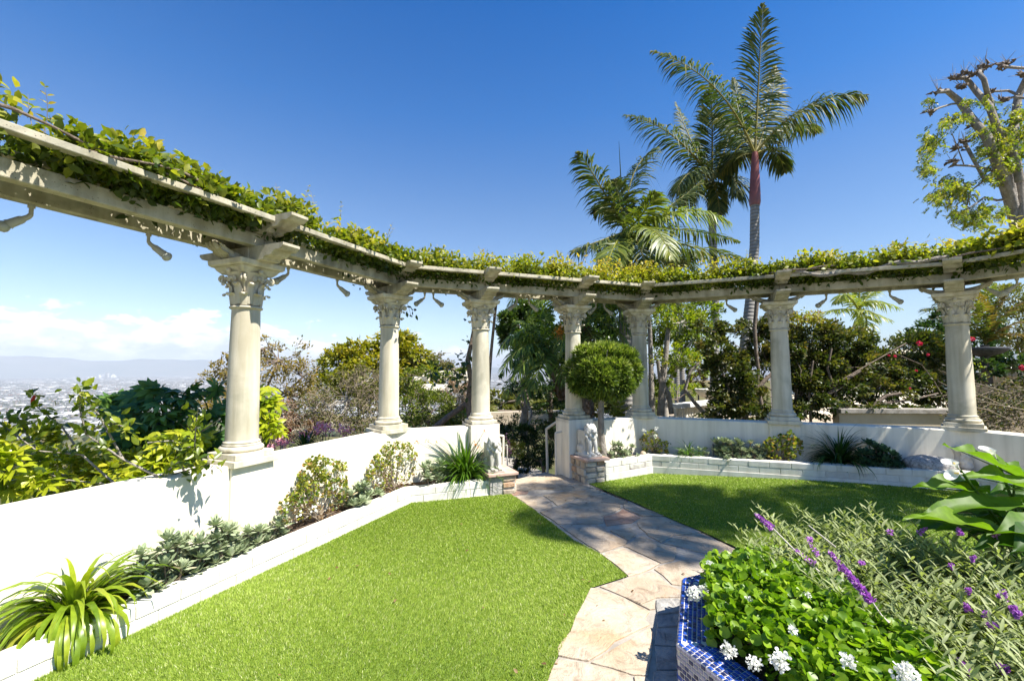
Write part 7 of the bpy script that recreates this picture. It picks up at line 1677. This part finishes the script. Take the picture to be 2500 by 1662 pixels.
bush('shrub', 'dark shrub behind the twigs at the far right above the wall', 'shrub', (2440, 1060), 8.8, [(2440, 1000, 8.9, 70, 36), (2400, 1035, 8.6, 50, 16), (2490, 960, 9.2, 50, 40)], 3200, T_OV, .055, 'boug', 'bark', GR, twigs=160)

# ------------------------------------------------------------------ pollarded tree, top right
pt = thing('pollarded_tree', 'pollarded tree with knobbly grey limbs and yellowing leaf sprays at top right', 'tree', tuple(at(2500, 1000, 10.5))); YB = 10.5
def c2p(l): return [(2140+x/2.613, 80+y/2.613) for x, y in l]
limbs = [([(960, 2300), (945, 1600), (905, 1260), (850, 1050), (790, 880), (700, 660), (600, 540), (520, 430), (450, 372), (395, 378)], .24, .055), ([(905, 1260), (860, 1000), (830, 830), (780, 640), (720, 470), (640, 380), (570, 290), (490, 290)], .15, .06),
  ([(780, 640), (745, 500), (705, 380), (685, 300), (650, 255), (690, 215)], .085, .06), ([(960, 1500), (935, 1200), (915, 950), (870, 780), (820, 640)], .18, .10), ([(915, 950), (880, 760), (880, 560), (905, 400), (960, 290), (1000, 220)], .13, .09),
  ([(770, 900), (690, 940), (620, 810), (560, 700)], .055, .05), ([(800, 910), (700, 865), (600, 850), (490, 845)], .045, .028), ([(830, 1060), (770, 1070), (690, 1050), (590, 1120)], .045, .025), ([(560, 450), (480, 455), (400, 480), (345, 505)], .035, .03), ([(590, 1120), (540, 1060), (520, 1020)], .02, .012), ([(560, 850), (520, 740), (480, 640)], .02, .012),
  ([(905, 400), (840, 370), (740, 375)], .05, .03), ([(1000, 230), (900, 225), (800, 215)], .05, .045), ([(960, 420), (880, 410), (800, 430)], .04, .04), ([(690, 940), (600, 1010), (570, 1130)], .03, .02), ([(820, 640), (940, 540), (1040, 500)], .05, .03)]
mb = MB(); knobs = MB()
for pts, r0, r1 in limbs:
    pp = [at(x, y, YB+.25*math.sin(i_*1.3+pts[0][0])) for i_, (x, y) in enumerate(c2p([((q[0]+(170 if q[1] > 1400 else 0)), q[1]) for q in pts]))]; mb.tube(pp, np.linspace(r0*.68, r1*.8, len(pp)), 9)
    if r1 >= .028 and pts[0][0] != 960:
        e = pp[-1]
        for k in range(10): d_ = unit(rng.normal(0, 1, 3)); knobs.tube([e, e+d_*rng.uniform(.05, .13)], [.04, .012], 5)
for x, y in c2p([(395, 378), (345, 505), (490, 290), (560, 262), (620, 268), (690, 215), (650, 255), (560, 690), (520, 735), (480, 820), (800, 215), (835, 195), (930, 270), (800, 430), (545, 345), (620, 595)]):
    e = at(x, y, YB)
    for k in range(12): d_ = unit(rng.normal(0, 1, 3)*[1.4, 1, .6]); b0_ = e+rng.normal(0, .04, 3)*[1.6, 1, .5]; knobs.tube([b0_, b0_+d_*rng.uniform(.05, .15)], [.036, .008], 5)
    for k in range(4): d_ = unit(rng.normal(0, .5, 3)+[0, 0, .9]); mb.tube([e, e+d_*rng.uniform(.2, .5)], [.010, .003], 4, cap=False)
mb.build('trunk', M['bark_grey'], pt); knobs.build('knobs', M['bark'], pt)['kind'] = 'stuff'
LPc = []; tw_ = MB()
for x, y, rx, ry, n_ in ((350, 430, 26, 18, 14), (470, 570, 60, 40, 40), (360, 680, 60, 50, 60), (340, 760, 40, 60, 40), (330, 860, 45, 40, 40), (400, 1040, 80, 60, 80), (480, 960, 80, 50, 70), (560, 1000, 70, 60, 70), (540, 1150, 60, 50, 60), (640, 1180, 70, 50, 80), (700, 1120, 50, 40, 40), (740, 900, 60, 60, 60), (760, 620, 50, 90, 90), (820, 720, 60, 70, 90), (870, 640, 60, 60, 70), (700, 740, 40, 50, 50), (860, 820, 50, 50, 60), (900, 520, 60, 50, 50), (580, 430, 40, 20, 16), (720, 440, 20, 40, 16), (920, 750, 50, 60, 50), (820, 1140, 30, 40, 26), (560, 520, 50, 30, 24), (960, 640, 50, 90, 60), (640, 640, 30, 30, 16)):
    for k in range(int(n_*.95)):
        c = at(*c2p([(x+rng.normal(0, rx*.55), y+rng.normal(0, ry*.55))])[0], YB+rng.normal(0, .35)); d_ = unit(np.array([rng.normal(-.35, .5), rng.normal(0, .5), -.55])); L = rng.uniform(.12, .26); tw_.tube([c, c+d_*L], [.004, .002], 3, cap=False)
        s_ = unit(np.cross(d_, rng.normal(0, 1, 3)))
        for q in range(7):
            for sg in (-1, 1): LPc.append((c+d_*L*(q+.5)/7, s_*sg+d_*.5, .05))
tw_.build('twigs', M['twig'], pt)['kind'] = 'stuff'; LM['poll'] = leafm('pollard_leaves', [(0.06, 0.11, 0.015), (0.14, 0.19, 0.02), (0.28, 0.29, 0.025), (0.42, 0.34, 0.03)], .45)
n_ = len(LPc); cloud('foliage', T_SM, [a[0] for a in LPc], [a[1] for a in LPc], rng.uniform(.045, .075, n_), LM['poll'], pt, np.repeat(rng.random(n_//14), 14)*.6+rng.random(n_)*.4, roll=.6)

# middle-distance garden trees and a low wall on the slope beyond the gate
bush('tree_belt', 'grey-green belt of trees on the slope seen low through the gate', 'trees', (1300, 1040), 32, [(1215, 985, 32, 50, 30), (1280, 975, 34, 50, 34), (1150, 1000, 30, 60, 26), (1420, 975, 30, 60, 40), (1520, 960, 30, 60, 46), (1350, 1000, 28, 60, 30)], 9000, T_SM, .42, 'scrub', 'bark', GG_, nclump=40, cl=.34, trad=.2)
gw = thing('terrace_wall', 'low pale wall on the slope seen through the gate', 'wall', tuple(at(1240, 1015, 17)), group=None)
A_, B_ = at(1150, 1008, 17), at(1420, 1004, 18); MB().prism([A_[:2], B_[:2], B_[:2]+[.1, .35], A_[:2]+[.1, .35]], A_[2]-.5, A_[2]).build('wall_panel', ws, gw)

# a few fallen leaves on the grass, the path and the curb
fx = rng.uniform(-2.6, 4.5, 170); fy = rng.uniform(2.2, 7.4, 170); kf = (inside(lawnL, fx, fy) | inside(lawnR, fx, fy) | (inside(mort, fx, fy) & ~inside([tuple(p) for p in PO], fx, fy))); fx, fy = fx[kf], fy[kf]
fz = np.where(inside(lawnR, fx, fy), lift(fx, fy), 0)+np.where(inside(lawnL, fx, fy) | inside(lawnR, fx, fy), .020, .006)
setp(cloud('fallen_leaves', T_OV, np.column_stack([fx, fy, fz]), unit(np.column_stack([rng.normal(0, 1, (len(fx), 2)), rng.normal(0, .12, len(fx))])), rng.uniform(.016, .040, len(fx)), LM['gerdry'], None, roll=.3), 'small dry leaves scattered on the grass and the path', 'fallen leaves', kind='stuff')
